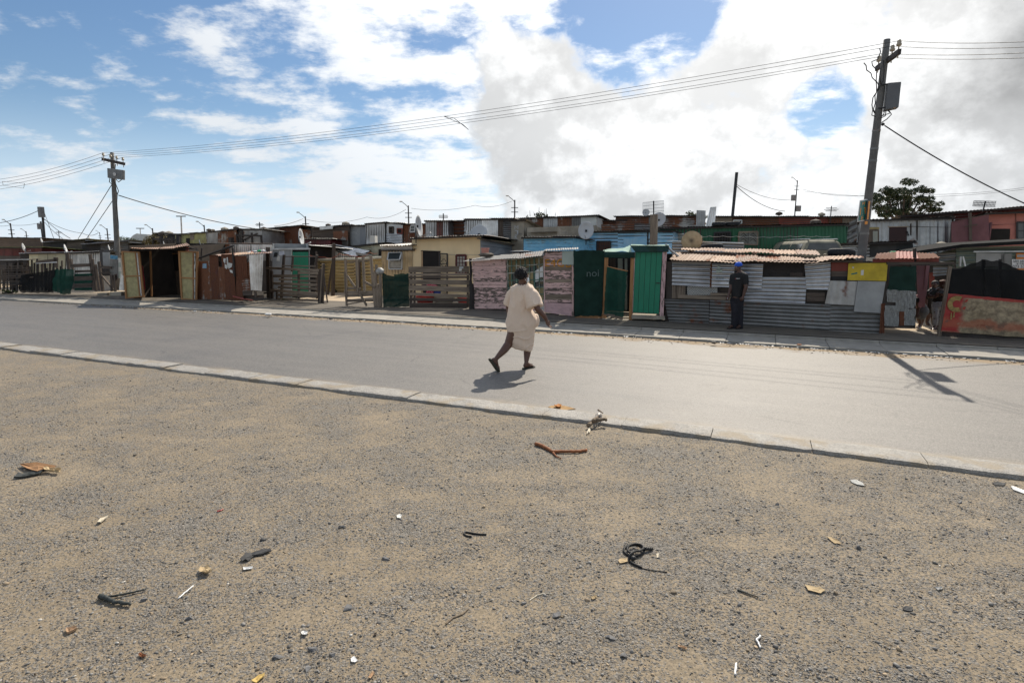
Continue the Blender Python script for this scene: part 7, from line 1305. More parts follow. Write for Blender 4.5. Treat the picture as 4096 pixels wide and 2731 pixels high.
def sandal(par, heel, toe, up, w=.046, mat=None, strap=None, name='sandal'):
    heel, toe = Vector(heel), Vector(toe); ax = toe - heel; Ln = ax.length; ax /= Ln; up = Vector(up); up = (up - ax * up.dot(ax)).normalized(); sd = ax.cross(up); out = []
    prof = [(0, .0), (.02, .55), (.12, .82), (.35, .78), (.6, .95), (.78, 1.05), (.92, .75), (1.0, 0)]
    ring = [heel + ax * Ln * a + sd * w * b for a, b in prof] + [heel + ax * Ln * a - sd * w * b for a, b in prof[-2:0:-1]]; mb = MB(); n = len(ring)
    mb.add(ring + [p - up * .018 for p in ring], [tuple(range(n)), tuple(range(2 * n - 1, n - 1, -1))] + [(i, n + i, n + (i + 1) % n, (i + 1) % n) for i in range(n)]); o = build(name, mb, mat, par)
    mb = MB(); t = heel + ax * Ln * .8
    for k in (-1, 1): mb.tube([t + up * .004, t - ax * .02 + sd * k * .012 + up * .045, heel + ax * Ln * .5 + sd * k * w * .75 + up * .03, heel + ax * Ln * .38 + sd * k * w * .8], .007, 6)
    build('strap', mb, strap or mat, o)
def foot(heel, toe, up, ank):
    heel, toe, ank = Vector(heel), Vector(toe), Vector(ank); ax = (toe - heel); Ln = ax.length; ax /= Ln; up = Vector(up).normalized(); sd = ax.cross(up); H = lambda a, s_, z: heel + ax * Ln * a + sd * s_ + up * z
    caps = [([ank, H(.12, 0, .035)], [.034, .032]), ([ank, H(.45, 0, .045), H(.72, .0, .022)], [.034, .032, .026]), ([H(.12, 0, .034), H(.5, 0, .028), H(.72, 0, .022)], [.032, .030, .026])]
    for k, (s_, l) in enumerate(((-.026, .94), (-.008, .93), (.008, .90), (.021, .87), (.032, .83))): caps.append(([H(.68, s_ * .8, .020), H(l, s_, .013)], [.017, .011 if k else .013]))
    return caps
cw = crop(2.85, 1880, 1030); YW = 9.2
def woman():
    W = lambda u, v, dy=0.0: V(*cw(u, v), YW + dy); fd = Vector((.80, .60, 0)); rt = Vector((.60, -.80, 0)); S = .709
    hc = W(603, 222, .0); B = basis(Vector((.86, .50, -.06)))
    gnd_s = W(610, 1277, -.06); hs = Vector((gnd_s.x, gnd_s.y, .0)); heel = G(*cw(612, 1272)); toe = G(*cw(726, 1250)); heel.z = toe.z = .02; up = Vector((0, 0, 1)); ankL = W(640, 1205, .0)
    t_toe = W(334, 1298, -.22); t_heel = W(232, 1160, -.30); upT = Vector((.62, .55, .25)); ankR = W(292, 1158, -.24)
    wrist = W(872, 712, -.16); tip = W(908, 812, -.14)
    caps = [([hc + B @ Vector((0, -.02, -.05)), W(588, 305, .0), W(586, 345, .0)], [.048, .050, .052]),
            ([W(585, 360), W(578, 560), W(575, 740)], [.105, .15, .17]),
            ([W(640, 365, -.05), W(706, 385, -.12), W(772, 588, -.19), W(835, 655, -.18), wrist], [.055, .054, .050, .042, .026]), ([W(540, 370, .05), W(480, 390, .14), W(437, 560, .15), W(445, 640, .30), W(470, 690, .42)], [.07, .058, .045, .036, .025]),
            ([W(640, 760, .07), W(655, 1000, .10), W(652, 1090, .06), ankL], [.11, .066, .060, .031]), ([W(525, 790, -.04), W(440, 985, -.06), W(392, 1050, -.14), ankR], [.115, .072, .064, .033])]
    caps += foot(heel, toe, up, ankL) + foot(t_heel, t_toe, upT, ankR) + hand(wrist, tip, (.2, .5, .3)) + hand(W(470, 690, .42), W(500, 790, .46), (.5, -.5, 0))
    pb = blob(caps, head_parts(hc, B, 1.0), .0075, 3)
    p = build('person', pb, SKIN, None, smooth=True); tag(p, 'person in a long cream dress and face mask walking across the road in flip flops', 'person')
    # dress: body and sleeves as one cloth surface with folds
    prof = [(310, 532, 640, .0, .065), (318, 520, 655, 0, .085), (334, 502, 672, 0, .105), (360, 486, 690, 0, .125), (400, 472, 700, 0, .14), (450, 462, 694, 0, .15), (520, 452, 690, 0, .155), (600, 440, 712, .01, .165), (650, 424, 742, .02, .18), (700, 411, 764, .02, .19), (745, 407, 768, .02, .195), (800, 414, 748, .02, .19), (860, 424, 738, .02, .18), (920, 432, 732, .02, .17), (965, 434, 728, .02, .165), (1000, 450, 722, .02, .16), (1028, 452, 716, .03, .15), (1042, 470, 712, .03, .14)]
    rings = []
    for v, a, b, dy, dp in prof:
        c = W((a + b) / 2, v, dy); h = (b - a) / 2 / 709 * (YW / 9.13); r = []
        for k in range(40):
            th = 2 * math.pi * k / 40; ca, sa = math.cos(th), math.sin(th); x = abs(ca) ** .85 * math.copysign(1, ca) * h; y = abs(sa) ** .85 * math.copysign(1, sa) * dp
            z = 0
            if v > 960: z = .03 * max(0, -ca) - .012 * max(0, ca)
            r.append(c + Vector((x, y, z)))
        rings.append(r)
    mb = MB(); loft(mb, rings)
    def sleeve(A, B_, C_, r0, r1, r2, fl=.8):
        pts = [A, A.lerp(B_, .5), B_, B_.lerp(C_, .5), C_]; rs = [r0, (r0 + r1) / 2, r1, (r1 + r2) / 2, r2]; q = MB(); q.tube(pts, rs, 20); mb.add(q.v, q.f); mb.ball(A, r0, 2)
    sleeve(W(650, 375, -.05), W(698, 440, -.11), W(736, 568, -.18), .115, .125, .128); mb.ball(W(690, 385, -.10), (.085, .085, .08), 2); sleeve(W(520, 378, .06), W(468, 450, .14), W(430, 545, .16), .095, .085, .07)
    mb.ball(W(752, 720, .08), (.055, .09, .12), 2)
    rg = (3.3, 8.1)
    def fold(v):
        d = v - W(580, 700); x, z = d.x, d.z
        low = min(1, max(0, (.1 - z) / .35)); f = .018 * mnoise.noise(Vector((x * 8 + d.y * 4 + z * 2.5, z * 2.2 - x * 3, d.y * 6))) + .010 * mnoise.noise(Vector((x * 20, z * 6 + x * 9, d.y * 16)))
        # soft slanting creases over seat and thighs
        f += .020 * low * math.sin(26 * (z + .55 * x) + 3 * mnoise.noise(Vector((x * 4, z * 4, 1)))) * max(0, mnoise.noise(Vector((x * 3, z * 3, 7))) + .35)
        f += .013 * (1 - low) * math.sin(34 * (x + .25 * z) + 2 * mnoise.noise(Vector((x * 5, z * 3, 3)))) * max(0, mnoise.noise(Vector((x * 4, z * 2, 9))) + .25)
        up_ = min(1, max(0, (z + .05) / .3)); rd = lambda q: max(0.0, 1 - abs(mnoise.noise(q)) * 6)
        f += .013 * up_ * rd(Vector((x * 7, d.y * 5, z * 1.6 + x * 1.5))) + .016 * low * rd(Vector((x * 2.2 + z * 5.5, d.y * 4, z * 5.5 - x * 4))) + .012 * (1 - low) * rd(Vector((x * 5 + 3, d.y * 5, z * 3.5 - abs(x) * 5)))
        return f * .75
    m, nt, b = base_mat('cream_cotton'); oc = coords(nt, 'Object'); n = nz(nt, oc, 3, 4, .6); L(nt, mixc(nt, n, (.70, .54, .41), (.80, .64, .50)), b.inputs['Base Color']); b.inputs['Roughness'].default_value = .85; bump(nt, b, nz(nt, coords(nt, 'Object', (14, 14, 7)), 1.0, 4, .55), .25, .02)
    dr = build('dress', remesh(mb, .009, 5, fold), m, p, smooth=True)
    mb = MB(); mb.tube([W(533, 308, .0), W(560, 318, -.055), W(588, 320, -.068), W(620, 316, -.05), W(642, 306, .0)], .006, 6); build('neckline', mb, m, dr)
    mb = MB(); mb.lathe([(.070, 0), (.075, .02), (.074, .06), (.06, .07), (0, .07)], W(655, 1058, .09), (0, 0, 1), 20); mb.lathe([(.0, -.0), (.070, 0)], W(655, 1058, .09), (0, 0, 1), 20); build('red_slip', mb, plain('red_cloth_slip', (.42, .02, .02), .8, .2, 8), p, smooth=True)
    # hair: tight curls
    rr = random.Random(2); hb = MB(); top = hc + B @ Vector((0, -.03, .045)); hb.ball(top, (.092, .099, .099), 3, .10, 6)
    for k in range(520):
        d = Vector((rr.gauss(0, 1), rr.gauss(0, 1), rr.gauss(0, 1))).normalized(); l = B.transposed() @ d
        if l.y > .45 and l.z < .55: continue
        if l.z < -.72: continue
        hb.ball(top + d * .095 * rr.uniform(.94, 1.10), rr.uniform(.012, .020), 1, .3)
    hr = build('hair', hb, HAIR, p, smooth=True)
    mk = MB(); mk.ball((0, 0, 0), (.056, .050, .056), 3); c = hc + B @ Vector((0, .062, -.045)); build('face_mask', (lambda q: (q.add([c + B @ Vector((v.x, v.y if v.y > -.01 else -.01, v.z)) for v in mk.v], mk.f), q)[1])(MB()), plain('pale_blue_mask', (.60, .68, .72), .7, .08, 20), p, smooth=True)
    mb = MB()
    for z in (.022, -.05): mb.tube([hc + B @ Vector((.045, .068, -.045 + z)), hc + B @ Vector((.070, .03, -.03 + z * .5)), hc + B @ Vector((.082, -.02, -.01 + z * .2))], .0035, 5); mb.tube([hc + B @ Vector((-.045, .068, -.045 + z)), hc + B @ Vector((-.070, .03, -.03 + z * .5)), hc + B @ Vector((-.082, -.02, -.01 + z * .2))], .0035, 5)
    build('mask_loop', mb, PLASTW, p); mb = MB(); mb.ball(hc + B @ Vector((.086, .0, -.046)), .008, 1); build('earring', mb, GALVL, p); eyes(p, hc, B)
    sm = plain('olive_rubber_sole', (.045, .043, .028), .7, .2, 12); stp = plain('brown_strap', (.09, .05, .035), .6, .2)
    sandal(p, heel - (toe - heel).normalized() * .02, toe + (toe - heel).normalized() * .025, up, .046, sm, stp); sandal(p, t_heel - (t_toe - t_heel).normalized() * .025, t_toe + (t_toe - t_heel).normalized() * .02, upT, .044, sm, stp)
woman()
cmn = crop(4.9, 2880, 1020); YM = 13.45
def man():
    W = lambda u, v, dy=0.0: V(*cmn(u, v), YM + dy); fd = Vector((-.92, -.38, 0)); B = basis(fd + Vector((0, 0, -.02))); hc = W(350, 245)
    zf = Z_WALK + .022; h1 = W(262, 1470, .05); t1 = W(152, 1492, -.10); h2 = W(418, 1458, .02); t2 = W(318, 1472, -.10)
    for q in (h1, t1, h2, t2): q.z = zf
    a1, a2 = W(252, 1425, .03), W(400, 1425, .02); wn, wf = W(450, 825, -.16), W(168, 800, -.02)
    caps = [([hc + B @ Vector((0, -.02, -.05)), W(365, 345), W(370, 380)], [.052, .055, .075]), ([W(370, 400), W(350, 600), W(335, 830)], [.13, .125, .125]),
            ([W(440, 395, -.05), W(492, 412, -.13), W(505, 630, -.17), wn], [.07, .062, .046, .027]), ([W(310, 395, .05), W(255, 410, .13), W(212, 640, .08), wf], [.065, .058, .043, .026]),
            ([W(380, 850, -.04), W(388, 1110, .0), a2], [.09, .06, .035]), ([W(285, 850, .05), W(290, 1110, .0), a1], [.09, .06, .035])] + foot(h1, t1, (0, 0, 1), a1) + foot(h2, t2, (0, 0, 1), a2) + hand(wn, W(425, 905, -.18), (-.6, -.3, 0)) + hand(wf, W(148, 890, -.04), (-.6, -.3, 0))
    p = build('person', blob(caps, head_parts(hc, B, .93), .009, 3), SKINM, None, smooth=True); tag(p, 'person in black T-shirt, dark trousers and blue cap standing on the pavement', 'person')
    eyes(p, hc, B, .93); blk = plain('black_cotton', (.012, .012, .013), .85, .3, 6); nav = plain('dark_navy_trousers', (.012, .012, .018), .85, .3, 6)
    sh = [([W(370, 372), W(368, 420), W(352, 600), W(338, 800)], [.085, .148, .138, .132]), ([W(430, 392, -.05), W(490, 415, -.13), W(503, 545, -.15)], [.085, .078, .070]), ([W(315, 392, .05), W(258, 412, .13), W(228, 550, .10)], [.08, .075, .066])]
    cr_ = lambda v: .006 * mnoise.noise(Vector((v.x * 12, v.y * 12, v.z * 5)))
    s = build('shirt', blob(sh, [(W(338, 815), (.135, .11, .05))], .012, 4, cr_), blk, p, smooth=True); 
    pts = [W(305 + k * 16, 462 - (k % 2), -.20) for k in range(6)]
    for k, q in enumerate(pts): mb = MB(); mb.bar(q + Vector((-.006, 0, 0)), q + Vector((.006, 0, 0)), .012, .012); build('chest_print', mb, PLASTR if k == 0 else PLASTW, s)
    tr = [([W(335, 830), W(335, 870)], [.128, .125]), ([W(380, 880, -.03), W(388, 1110, .0), W(398, 1440, .02)], [.105, .080, .066]), ([W(288, 880, .04), W(292, 1110, .0), W(268, 1440, .03)], [.105, .082, .070])]
    build('trousers', blob(tr, [], .012, 4, lambda v: .008 * mnoise.noise(Vector((v.x * 9, v.y * 9, v.z * 4)))), nav, p, smooth=True)
    c = hc + B @ Vector((0, -.018, .048)); mb = MB(); q = MB(); q.ball((0, 0, 0), (.081, .102, .082), 3, .06, 5); mb.add([c + B @ Vector((v.x, v.y, max(v.z, -.015 - .25 * v.y))) for v in q.v], q.f); build('knitted_cap', mb, BLUEC, p, smooth=True)
    mb = MB(); mb.ball(hc + B @ Vector((0, .05, -.088)), (.045, .042, .035), 2); build('beard', mb, HAIR, p, smooth=True)
    mb = MB()
    for z in (840, 858): mb.tube([W(140, z, -.09), W(155, z + 2, -.09)], .006, 5)
    build('ring', mb, GALVL, p); sandal(p, h1, t1 + (t1 - h1).normalized() * .02, (0, 0, 1), .045, BLACK, BLACK); sandal(p, h2, t2 + (t2 - h2).normalized() * .02, (0, 0, 1), .045, BLACK, BLACK)
man()
def others():
    # the two young people and the stooping figure in the alley, and the one washing behind the plank fence
    def W(cf, Y): return lambda u, v, dy=0.0: V(*cf(u, v), Y + dy)
    w = W(c7, 13.5); B = basis((-.25, -.95, -.35)); hc = w(655, 818); z = .11
    hf, tf = w(588, 1226, .03), w(548, 1236, -.12); h2, t2 = w(612, 1222, .1), w(600, 1238, -.1)
    for q in (hf, tf, h2, t2): q.z = z
    ph = w(628, 888, -.24); caps = [([hc, w(640, 850, .02), w(630, 870, .03)], [.045, .045, .06]), ([w(620, 880), w(608, 990)], [.09, .09]), ([w(560, 885), w(520, 930, -.05), w(585, 935, -.18), w(618, 898, -.22)], [.045, .04, .032, .024]), ([w(665, 885), w(685, 940, -.08), w(640, 905, -.22)], [.045, .036, .024]), ([w(585, 1010), w(582, 1110, -.02), w(580, 1210)], [.065, .05, .035]), ([w(635, 1010), w(628, 1110, .02), w(612, 1205, .06)], [.065, .05, .035])] + foot(hf, tf, (0, 0, 1), w(580, 1208)) + foot(h2, t2, (0, 0, 1), w(612, 1205, .06)) + hand(w(585, 935, -.18), w(622, 885, -.23), (.5, -.4, .2), .008) + hand(w(660, 915, -.2), w(636, 888, -.23), (-.5, -.4, .2), .008)
    p = build('person', blob(caps, head_parts(hc, B, .82), .009, 3), SKINM, None, smooth=True); tag(p, 'person in dark top and ripped pale jeans looking down at a phone in the alley', 'person'); eyes(p, hc, B, .82)
    mb = MB(); mb.ball(hc + B @ Vector((0, -.02, .055)), (.085, .092, .06), 3, .2, 6); build('hair', mb, plain('auburn_curls', (.09, .03, .015), .8, .4, 30), p, smooth=True)
    build('top', blob([([w(628, 868), w(618, 900), w(606, 985)], [.07, .115, .112]), ([w(572, 885), w(535, 915, -.03)], [.06, .052]), ([w(660, 882), w(682, 915, -.04)], [.055, .05])], [], .012, 4), plain('dark_olive_top', (.018, .018, .014), .9, .3), p, smooth=True)
    je = build('jeans', blob([([w(606, 985), w(606, 1015)], [.115, .115]), ([w(585, 1020), w(582, 1110, -.02), w(580, 1205)], [.085, .064, .052]), ([w(633, 1020), w(626, 1110, .02), w(612, 1205, .06)], [.085, .064, .052])], [], .012, 4, lambda v: .008 * mnoise.noise(v * 14)), plain('bleached_denim', (.33, .36, .40), .9, .4, 18), p, smooth=True)
    for u, v in ((578, 1080), (590, 1120), (572, 1145), (630, 1075), (622, 1130)): mb = MB(); mb.ball(w(u, v, -.065), (.028, .012, .011), 1); build('rip', mb, SKINM, je)
    mb = MB(); mb.prism([ph + Vector((-.04, -.02, .03)), ph + Vector((.04, -.02, .03)), ph + Vector((.04, -.06, -.03)), ph + Vector((-.04, -.06, -.03))], .008); tag(build('phone', mb, BLACK), 'black phone held by the person in ripped jeans', 'phone')
    w = W(c7, 14.4); B = basis((-.6, -.8, -.1)); hc = w(578, 822); h1, t1 = w(500, 1188), w(535, 1200, -.15); h1.z = t1.z = .10
    p = build('person', blob([([hc, w(570, 860), w(560, 890)], [.045, .05, .07]), ([w(550, 890), w(545, 1010)], [.10, .10]), ([w(515, 890), w(500, 960), w(490, 1050, -.05)], [.045, .04, .028]), ([w(525, 1020), w(520, 1110), w(500, 1180)], [.07, .055, .035]), ([w(555, 1020), w(560, 1110), w(560, 1195)], [.07, .055, .035])] + foot(h1, t1, (0, 0, 1), w(500, 1178)) + hand(w(490, 1050, -.05), w(488, 1090, -.05), (.4, -.5, 0), .008), head_parts(hc, B, .85), .01, 3), SKINM, None, smooth=True); tag(p, 'person in dark clothes with bare legs standing half hidden behind the phone user', 'person')
    mb = MB(); mb.ball(hc + B @ Vector((0, -.03, .045)), (.08, .09, .07), 2, .15, 6); build('hair', mb, HAIR, p, smooth=True); build('dark_dress', blob([([w(560, 880), w(548, 940), w(545, 1060)], [.11, .125, .13]), ([w(520, 890), w(505, 950)], [.06, .05])], [], .013, 4), BLACK, p, smooth=True)
    w = W(c7, 13.9); B = basis((-.7, -.2, -.7)); hc = w(392, 985, -.15); h1, t1 = w(445, 1205), w(405, 1212, -.06); h1.z = t1.z = .11
    p = build('person', blob([([hc, w(405, 975), w(415, 970)], [.045, .05, .06]), ([w(420, 975), w(455, 1060)], [.10, .13]), ([w(410, 985, -.1), w(420, 1040, -.12), w(410, 1100, -.14)], [.045, .035, .026]), ([w(440, 1100), w(425, 1150), w(440, 1200)], [.07, .055, .036]), ([w(455, 1110, .1), w(455, 1150, .1), w(445, 1198, .1)], [.07, .055, .036])] + foot(h1, t1, (0, 0, 1), w(440, 1198)) + hand(w(410, 1100, -.14), w(405, 1135, -.15), (.4, -.5, 0), .008), head_parts(hc, B, .82), .01, 3), SKINM, None, smooth=True); tag(p, 'person stooping in a grey skirt and pink top beside the pink board', 'person')
    build('skirt', blob([([w(440, 1050), w(440, 1110)], [.15, .13])], [(w(445, 1075), (.17, .16, .15))], .014, 4), plain('grey_skirt', (.09, .095, .10), .9, .3), p, smooth=True); build('top', blob([([w(412, 950), w(430, 1030)], [.105, .125]), ([w(412, 980, -.08), w(420, 1030, -.1)], [.06, .05])], [], .014, 4), plain('dull_pink_top', (.28, .15, .16), .9, .3), p, smooth=True); mb = MB(); mb.ball(hc + B @ Vector((0, -.03, .04)), (.08, .09, .075), 2, .15, 6); build('hair', mb, HAIR, p, smooth=True); sandal(p, h1, t1, (0, 0, 1), .04, PLASTW, PLASTW, 'shoe')
    w = W(c3, 20.6); B = basis((-.3, -.9, -.5)); hc = w(1560, 1085, -.25); h1, t1 = w(1660, 1270), w(1640, 1275, -.15); h1.z = t1.z = .11
    p = build('person', blob([([hc, w(1600, 1080, -.1), w(1620, 1085)], [.05, .055, .07]), ([w(1620, 1090), w(1690, 1130, .1)], [.14, .16]), ([w(1610, 1110, -.1), w(1600, 1180, -.2), w(1590, 1240, -.25)], [.05, .04, .03]), ([w(1660, 1110, -.1), w(1650, 1180, -.2), w(1620, 1240, -.25)], [.05, .04, .03]), ([w(1690, 1150, .05), w(1690, 1220, .0), w(1668, 1262)], [.1, .07, .04]), ([w(1720, 1150, .1), w(1720, 1220, .1), w(1700, 1262, .1)], [.1, .07, .04])] + foot(h1, t1, (0, 0, 1), w(1668, 1262)) + hand(w(1590, 1240, -.25), w(1580, 1268, -.25), (.5, 0, 0)) + hand(w(1620, 1240, -.25), w(1615, 1268, -.25), (.5, 0, 0)), head_parts(hc, B, .9), .012, 3), SKINM, None, smooth=True); tag(p, 'person in a red blouse bending over washing tubs behind the plank fence', 'person')
    m, nt, b = base_mat('red_dotted_cloth'); v = node(nt, 'ShaderNodeTexVoronoi', {'Vector': coords(nt, 'Object'), 'Scale': 26.0}); L(nt, mixc(nt, ramp(nt, v.outputs['Distance'], .22, .28), (.6, .5, .5), (.40, .02, .05)), b.inputs['Base Color']); b.inputs['Roughness'].default_value = .9
    build('blouse', blob([([w(1605, 1085, -.05), w(1690, 1125, .1)], [.15, .18]), ([w(1610, 1110, -.1), w(1602, 1165, -.18)], [.07, .06]), ([w(1660, 1110, -.1), w(1650, 1165, -.18)], [.07, .06])], [], .015, 4), m, p, smooth=True); build('blue_skirt', blob([([w(1700, 1140, .08), w(1700, 1215, .06)], [.19, .18])], [], .015, 4), plain('blue_skirt', (.03, .05, .22), .9, .3), p, smooth=True)
    mb = MB(); mb.ball(hc + B @ Vector((0, -.03, .04)), (.085, .095, .08), 2, .1, 6); build('head_scarf', mb, plain('dark_scarf', (.05, .02, .03)), p, smooth=True)
    for lab, u, Y, m, r in (('red washing tub behind the plank fence', 1570, 20.3, PLASTR, .36), ('pale grey washing tub behind the plank fence', 1810, 20.4, plain('pale_tub', (.5, .52, .52), .4), .40), ('small red basin at the right end of the plank fence', 2040, 20.2, PLASTR, .2)):
        c = V(*c3(u, 1290), Y); c.z = .1; mb = MB(); mb.lathe([(0, 0), (r * .75, 0), (r, .24), (r * 1.05, .24), (r * 1.05, .26), (r * .96, .26), (r * .72, .03), (0, .03)], c, n=26); tag(build('washing_tub', mb, m, smooth=True), lab, 'tub', 'washing tubs behind the plank fence')
others()
# ---------------------------------------------------------------- litter on road and gravel
def litter():
    def P(x, y, dz=0.0):
        g = G(x, y, -.03); s, t = g.dot(RD), g.dot(RN); z = zg(s, t) if t < 6.04 else (.02 if t < 6.4 else (.0 if t < t_far(s) else .06)); g = G(x, y, z); return g + Vector((0, 0, dz))
    def put(nm, lab, cat, mb, m, sm=False, group=None): return tag(build(nm, mb, m, smooth=sm), lab, cat, group)
    cg = crop(1.5207, 0, 1700); ch = crop(1.568, 1300, 2000); ci = crop(1.598, 2700, 1750); ck = crop(2.24, 2000, 1600)
    def flat(cf, pts, th=.006, lift=.008, curl=.01, sub=1):
        Q_ = [P(*cf(u, v)) for u, v in pts]; c = sum(Q_, Vector()) / len(Q_); top = [c + Vector((0, 0, lift + curl * .3))]; ring = []
        for i, q in enumerate(Q_): a, b = q, Q_[(i + 1) % len(Q_)]; ring += [a + Vector((0, 0, lift + random.uniform(0, curl))), a.lerp(b, .5) + (c - a) * random.uniform(-.06, .06) + Vector((0, 0, lift + random.uniform(0, curl)))]
        mid = [q.lerp(c, .5) + Vector((0, 0, random.uniform(-.2, .5) * curl)) for q in ring]; n = len(ring); mb = MB(); vs = top + mid + ring; k = len(vs); fs = [(0, 1 + i, 1 + (i + 1) % n) for i in range(n)] + [(1 + i, 1 + n + i, 1 + n + (i + 1) % n, 1 + (i + 1) % n) for i in range(n)]
        dn = Vector((0, 0, -th)); mb.add(vs + [v + dn for v in vs], fs + [tuple(j + k for j in f)[::-1] for f in fs] + [(1 + n + i, 1 + n + i + k, 1 + n + (i + 1) % n + k, 1 + n + (i + 1) % n) for i in range(n)]); return mb
    def stick(cf, pts, r, lift=.0, taper=.6, n=7):
        Q_ = [P(*cf(u, v)) + Vector((0, 0, r + lift)) for u, v in pts]; F = []
        for a, b in zip(Q_, Q_[1:]):
            for k in range(5): F.append(a.lerp(b, k / 5) + Vector((random.uniform(-1, 1), random.uniform(-1, 1), random.uniform(-.3, .5))) * r * .35)
        F.append(Q_[-1]); mb = MB(); mb.tube(F, [r * (1 - (1 - taper) * i / (len(F) - 1)) * random.uniform(.85, 1.12) for i in range(len(F))], n); return mb
    card = plain('brown_cardboard', (.30, .16, .07), .9, .3, 12); tanp = plain('tan_paper', (.48, .36, .20), .85, .25, 14); charc = plain('charred_board', (.05, .05, .05), .85, .4, 16); barkm = plain('red_brown_bark', (.28, .10, .035), .85, .45, 25); dkrub = plain('dark_rubber', (.035, .04, .035), .6, .3, 18); drift = plain('grey_brown_wood', (.20, .15, .10), .85, .4, 20); straw = plain('pale_straw', (.62, .55, .42), .7, .2, 20)
    put('cardboard_piece', 'torn brown cardboard lying on the gravel at far left', 'cardboard', flat(cg, [(122, 252), (150, 247), (225, 244), (345, 262), (330, 272), (300, 276), (230, 296), (170, 282)], .004, .022, .010), card); put('shoe_sole', 'flat grey sole lying below the brown cardboard', 'sole', flat(cg, [(85, 330), (110, 310), (175, 294), (262, 290), (240, 306), (160, 322)], .012, .018, .01), dkrub); put('paper_strip', 'curled tan strip at the tip of the brown cardboard', 'paper', flat(cg, [(268, 284), (300, 278), (340, 286), (378, 288), (365, 304), (330, 296), (275, 298)], .004, .03, .02), tanp)
    put('charred_board', 'crumpled black charred board left of centre on the gravel', 'board', flat(cg, [(1460, 828), (1500, 792), (1560, 778), (1640, 765), (1652, 775), (1600, 795), (1530, 805), (1510, 832), (1475, 836)], .004, .010, .014), charc); put('paper_scrap', 'crumpled tan paper left of the charred board', 'paper', flat(cg, [(1208, 905), (1222, 885), (1265, 878), (1292, 900), (1285, 918), (1235, 925)], .003, .02, .025), tanp); put('white_card', 'small white card with a dark square below the charred board', 'card', flat(cg, [(1478, 870), (1538, 866), (1536, 880), (1482, 888)], .002, .009, .003), PLASTW)
    put('white_straw', 'white straw lying on the gravel', 'straw', stick(cg, [(1084, 1062), (1130, 1022), (1176, 984)], .0045, .004, 1), PLASTW, True); put('rubber_strip', 'long dark rubber strip with a flattened end at lower left', 'strip', stick(cg, [(605, 1058), (640, 1062), (700, 1090), (760, 1098), (800, 1104)], .015, .0, .5), dkrub, True); put('dark_stick', 'thin dark stick lying behind the rubber strip', 'stick', stick(cg, [(652, 1055), (740, 1040), (830, 1022), (890, 1006)], .007, .004), dkrub, True)
    put('pale_chip', 'pale flat wood chip at middle left of the gravel', 'chip', flat(cg, [(592, 600), (610, 582), (660, 560), (655, 572), (615, 602)], .006, .014, .01), straw); put('tan_block', 'small tan wooden block at lower left', 'block', flat(cg, [(400, 1262), (405, 1248), (465, 1236), (470, 1250), (415, 1276)], .012, .016, .004), WOODL); put('orange_shard', 'orange brown shard at the lower left', 'shard', flat(cg, [(842, 1402), (860, 1394), (892, 1406), (888, 1418), (855, 1415)], .004, .010, .006), barkm); put('white_shard', 'white paper shard right of the lower left gravel', 'shard', flat(cg, [(1832, 1270), (1845, 1258), (1872, 1265), (1866, 1284), (1840, 1286)], .003, .009, .007), PLASTW); put('yellow_splinter', 'yellow wood splinter at the bottom edge left of centre', 'splinter', flat(cg, [(1530, 1566), (1570, 1530), (1610, 1518), (1608, 1536), (1560, 1575)], .005, .010, .005), plain('yellow_wood', (.55, .38, .12), .8))
    put('bark_branch', 'forked red brown bark stick lying on the gravel near the kerb', 'branch', (lambda a, b: (a.add(b.v, b.f), a)[1])(stick(ck, [(318, 404), (380, 430), (470, 474), (600, 474), (700, 474), (775, 460)], .017, 0, .8), stick(ck, [(470, 474), (500, 512), (548, 532)], .012, 0, .4)), barkm, True)
    put('driftwood', 'gnarled grey brown driftwood leaning on the near kerb', 'branch', (lambda a, b: (a.add(b.v, b.f), a)[1])(stick(ck, [(790, 262), (820, 238), (870, 215), (945, 205), (948, 215)], .026, .02, .6), stick(ck, [(835, 222), (865, 195), (895, 182)], .02, .03, .6)), drift, True); put('split_wood', 'split pale stick end poking from the driftwood', 'stick', (lambda a, b: (a.add(b.v, b.f), a)[1])(stick(ck, [(800, 262), (780, 315)], .01, .01, .7), stick(ck, [(806, 265), (800, 305)], .008, .01, .7)), straw)
    c = P(*ck(882, 182), .045); mb = MB(); mb.ball(c, (.042, .042, .042), 3); mg, nt, b = base_mat('clear_plastic'); b.inputs['Transmission Weight'].default_value = .9; b.inputs['Roughness'].default_value = .12; b.inputs['Base Color'].default_value = (.9, .9, .9, 1); put('clear_bauble', 'clear plastic ball resting on the kerb by the driftwood', 'ball', mb, mg, True); put('twig', 'short dark twig above the clear ball on the kerb', 'twig', stick(ck, [(882, 118), (900, 132), (918, 146)], .012, .03), drift)
    put('sand_spill', 'orange sand spill with dark bits on the road by the kerb', 'spill', flat(ck, [(430, 66), (470, 52), (560, 52), (640, 70), (680, 82), (600, 92), (500, 88)], .003, .006, .004), plain('orange_sand', (.40, .25, .11), .95, .35, 25)); put('orange_peel', 'orange peel scraps on the sand spill', 'peel', flat(ck, [(485, 66), (520, 52), (552, 60), (545, 78), (500, 76)], .008, .022, .02), plain('orange_peel', (.55, .2, .02), .7, .5, 30))
    # coiled braid
    def rope(cf, pts, r, n=3, m=BLACK):
        Q_ = [P(*cf(u, v), r + dz) for u, v, dz in pts]; F = []
        for i in range(len(Q_) - 1):
            p0, p1, p2, p3 = Q_[max(i - 1, 0)], Q_[i], Q_[i + 1], Q_[min(i + 2, len(Q_) - 1)]
            for k in range(14): t = k / 14; F.append(.5 * ((2 * p1) + (p2 - p0) * t + (2 * p0 - 5 * p1 + 4 * p2 - p3) * t * t + (3 * p1 - p0 - 3 * p2 + p3) * t ** 3))
        F.append(Q_[-1]); mb = MB(); d = 0
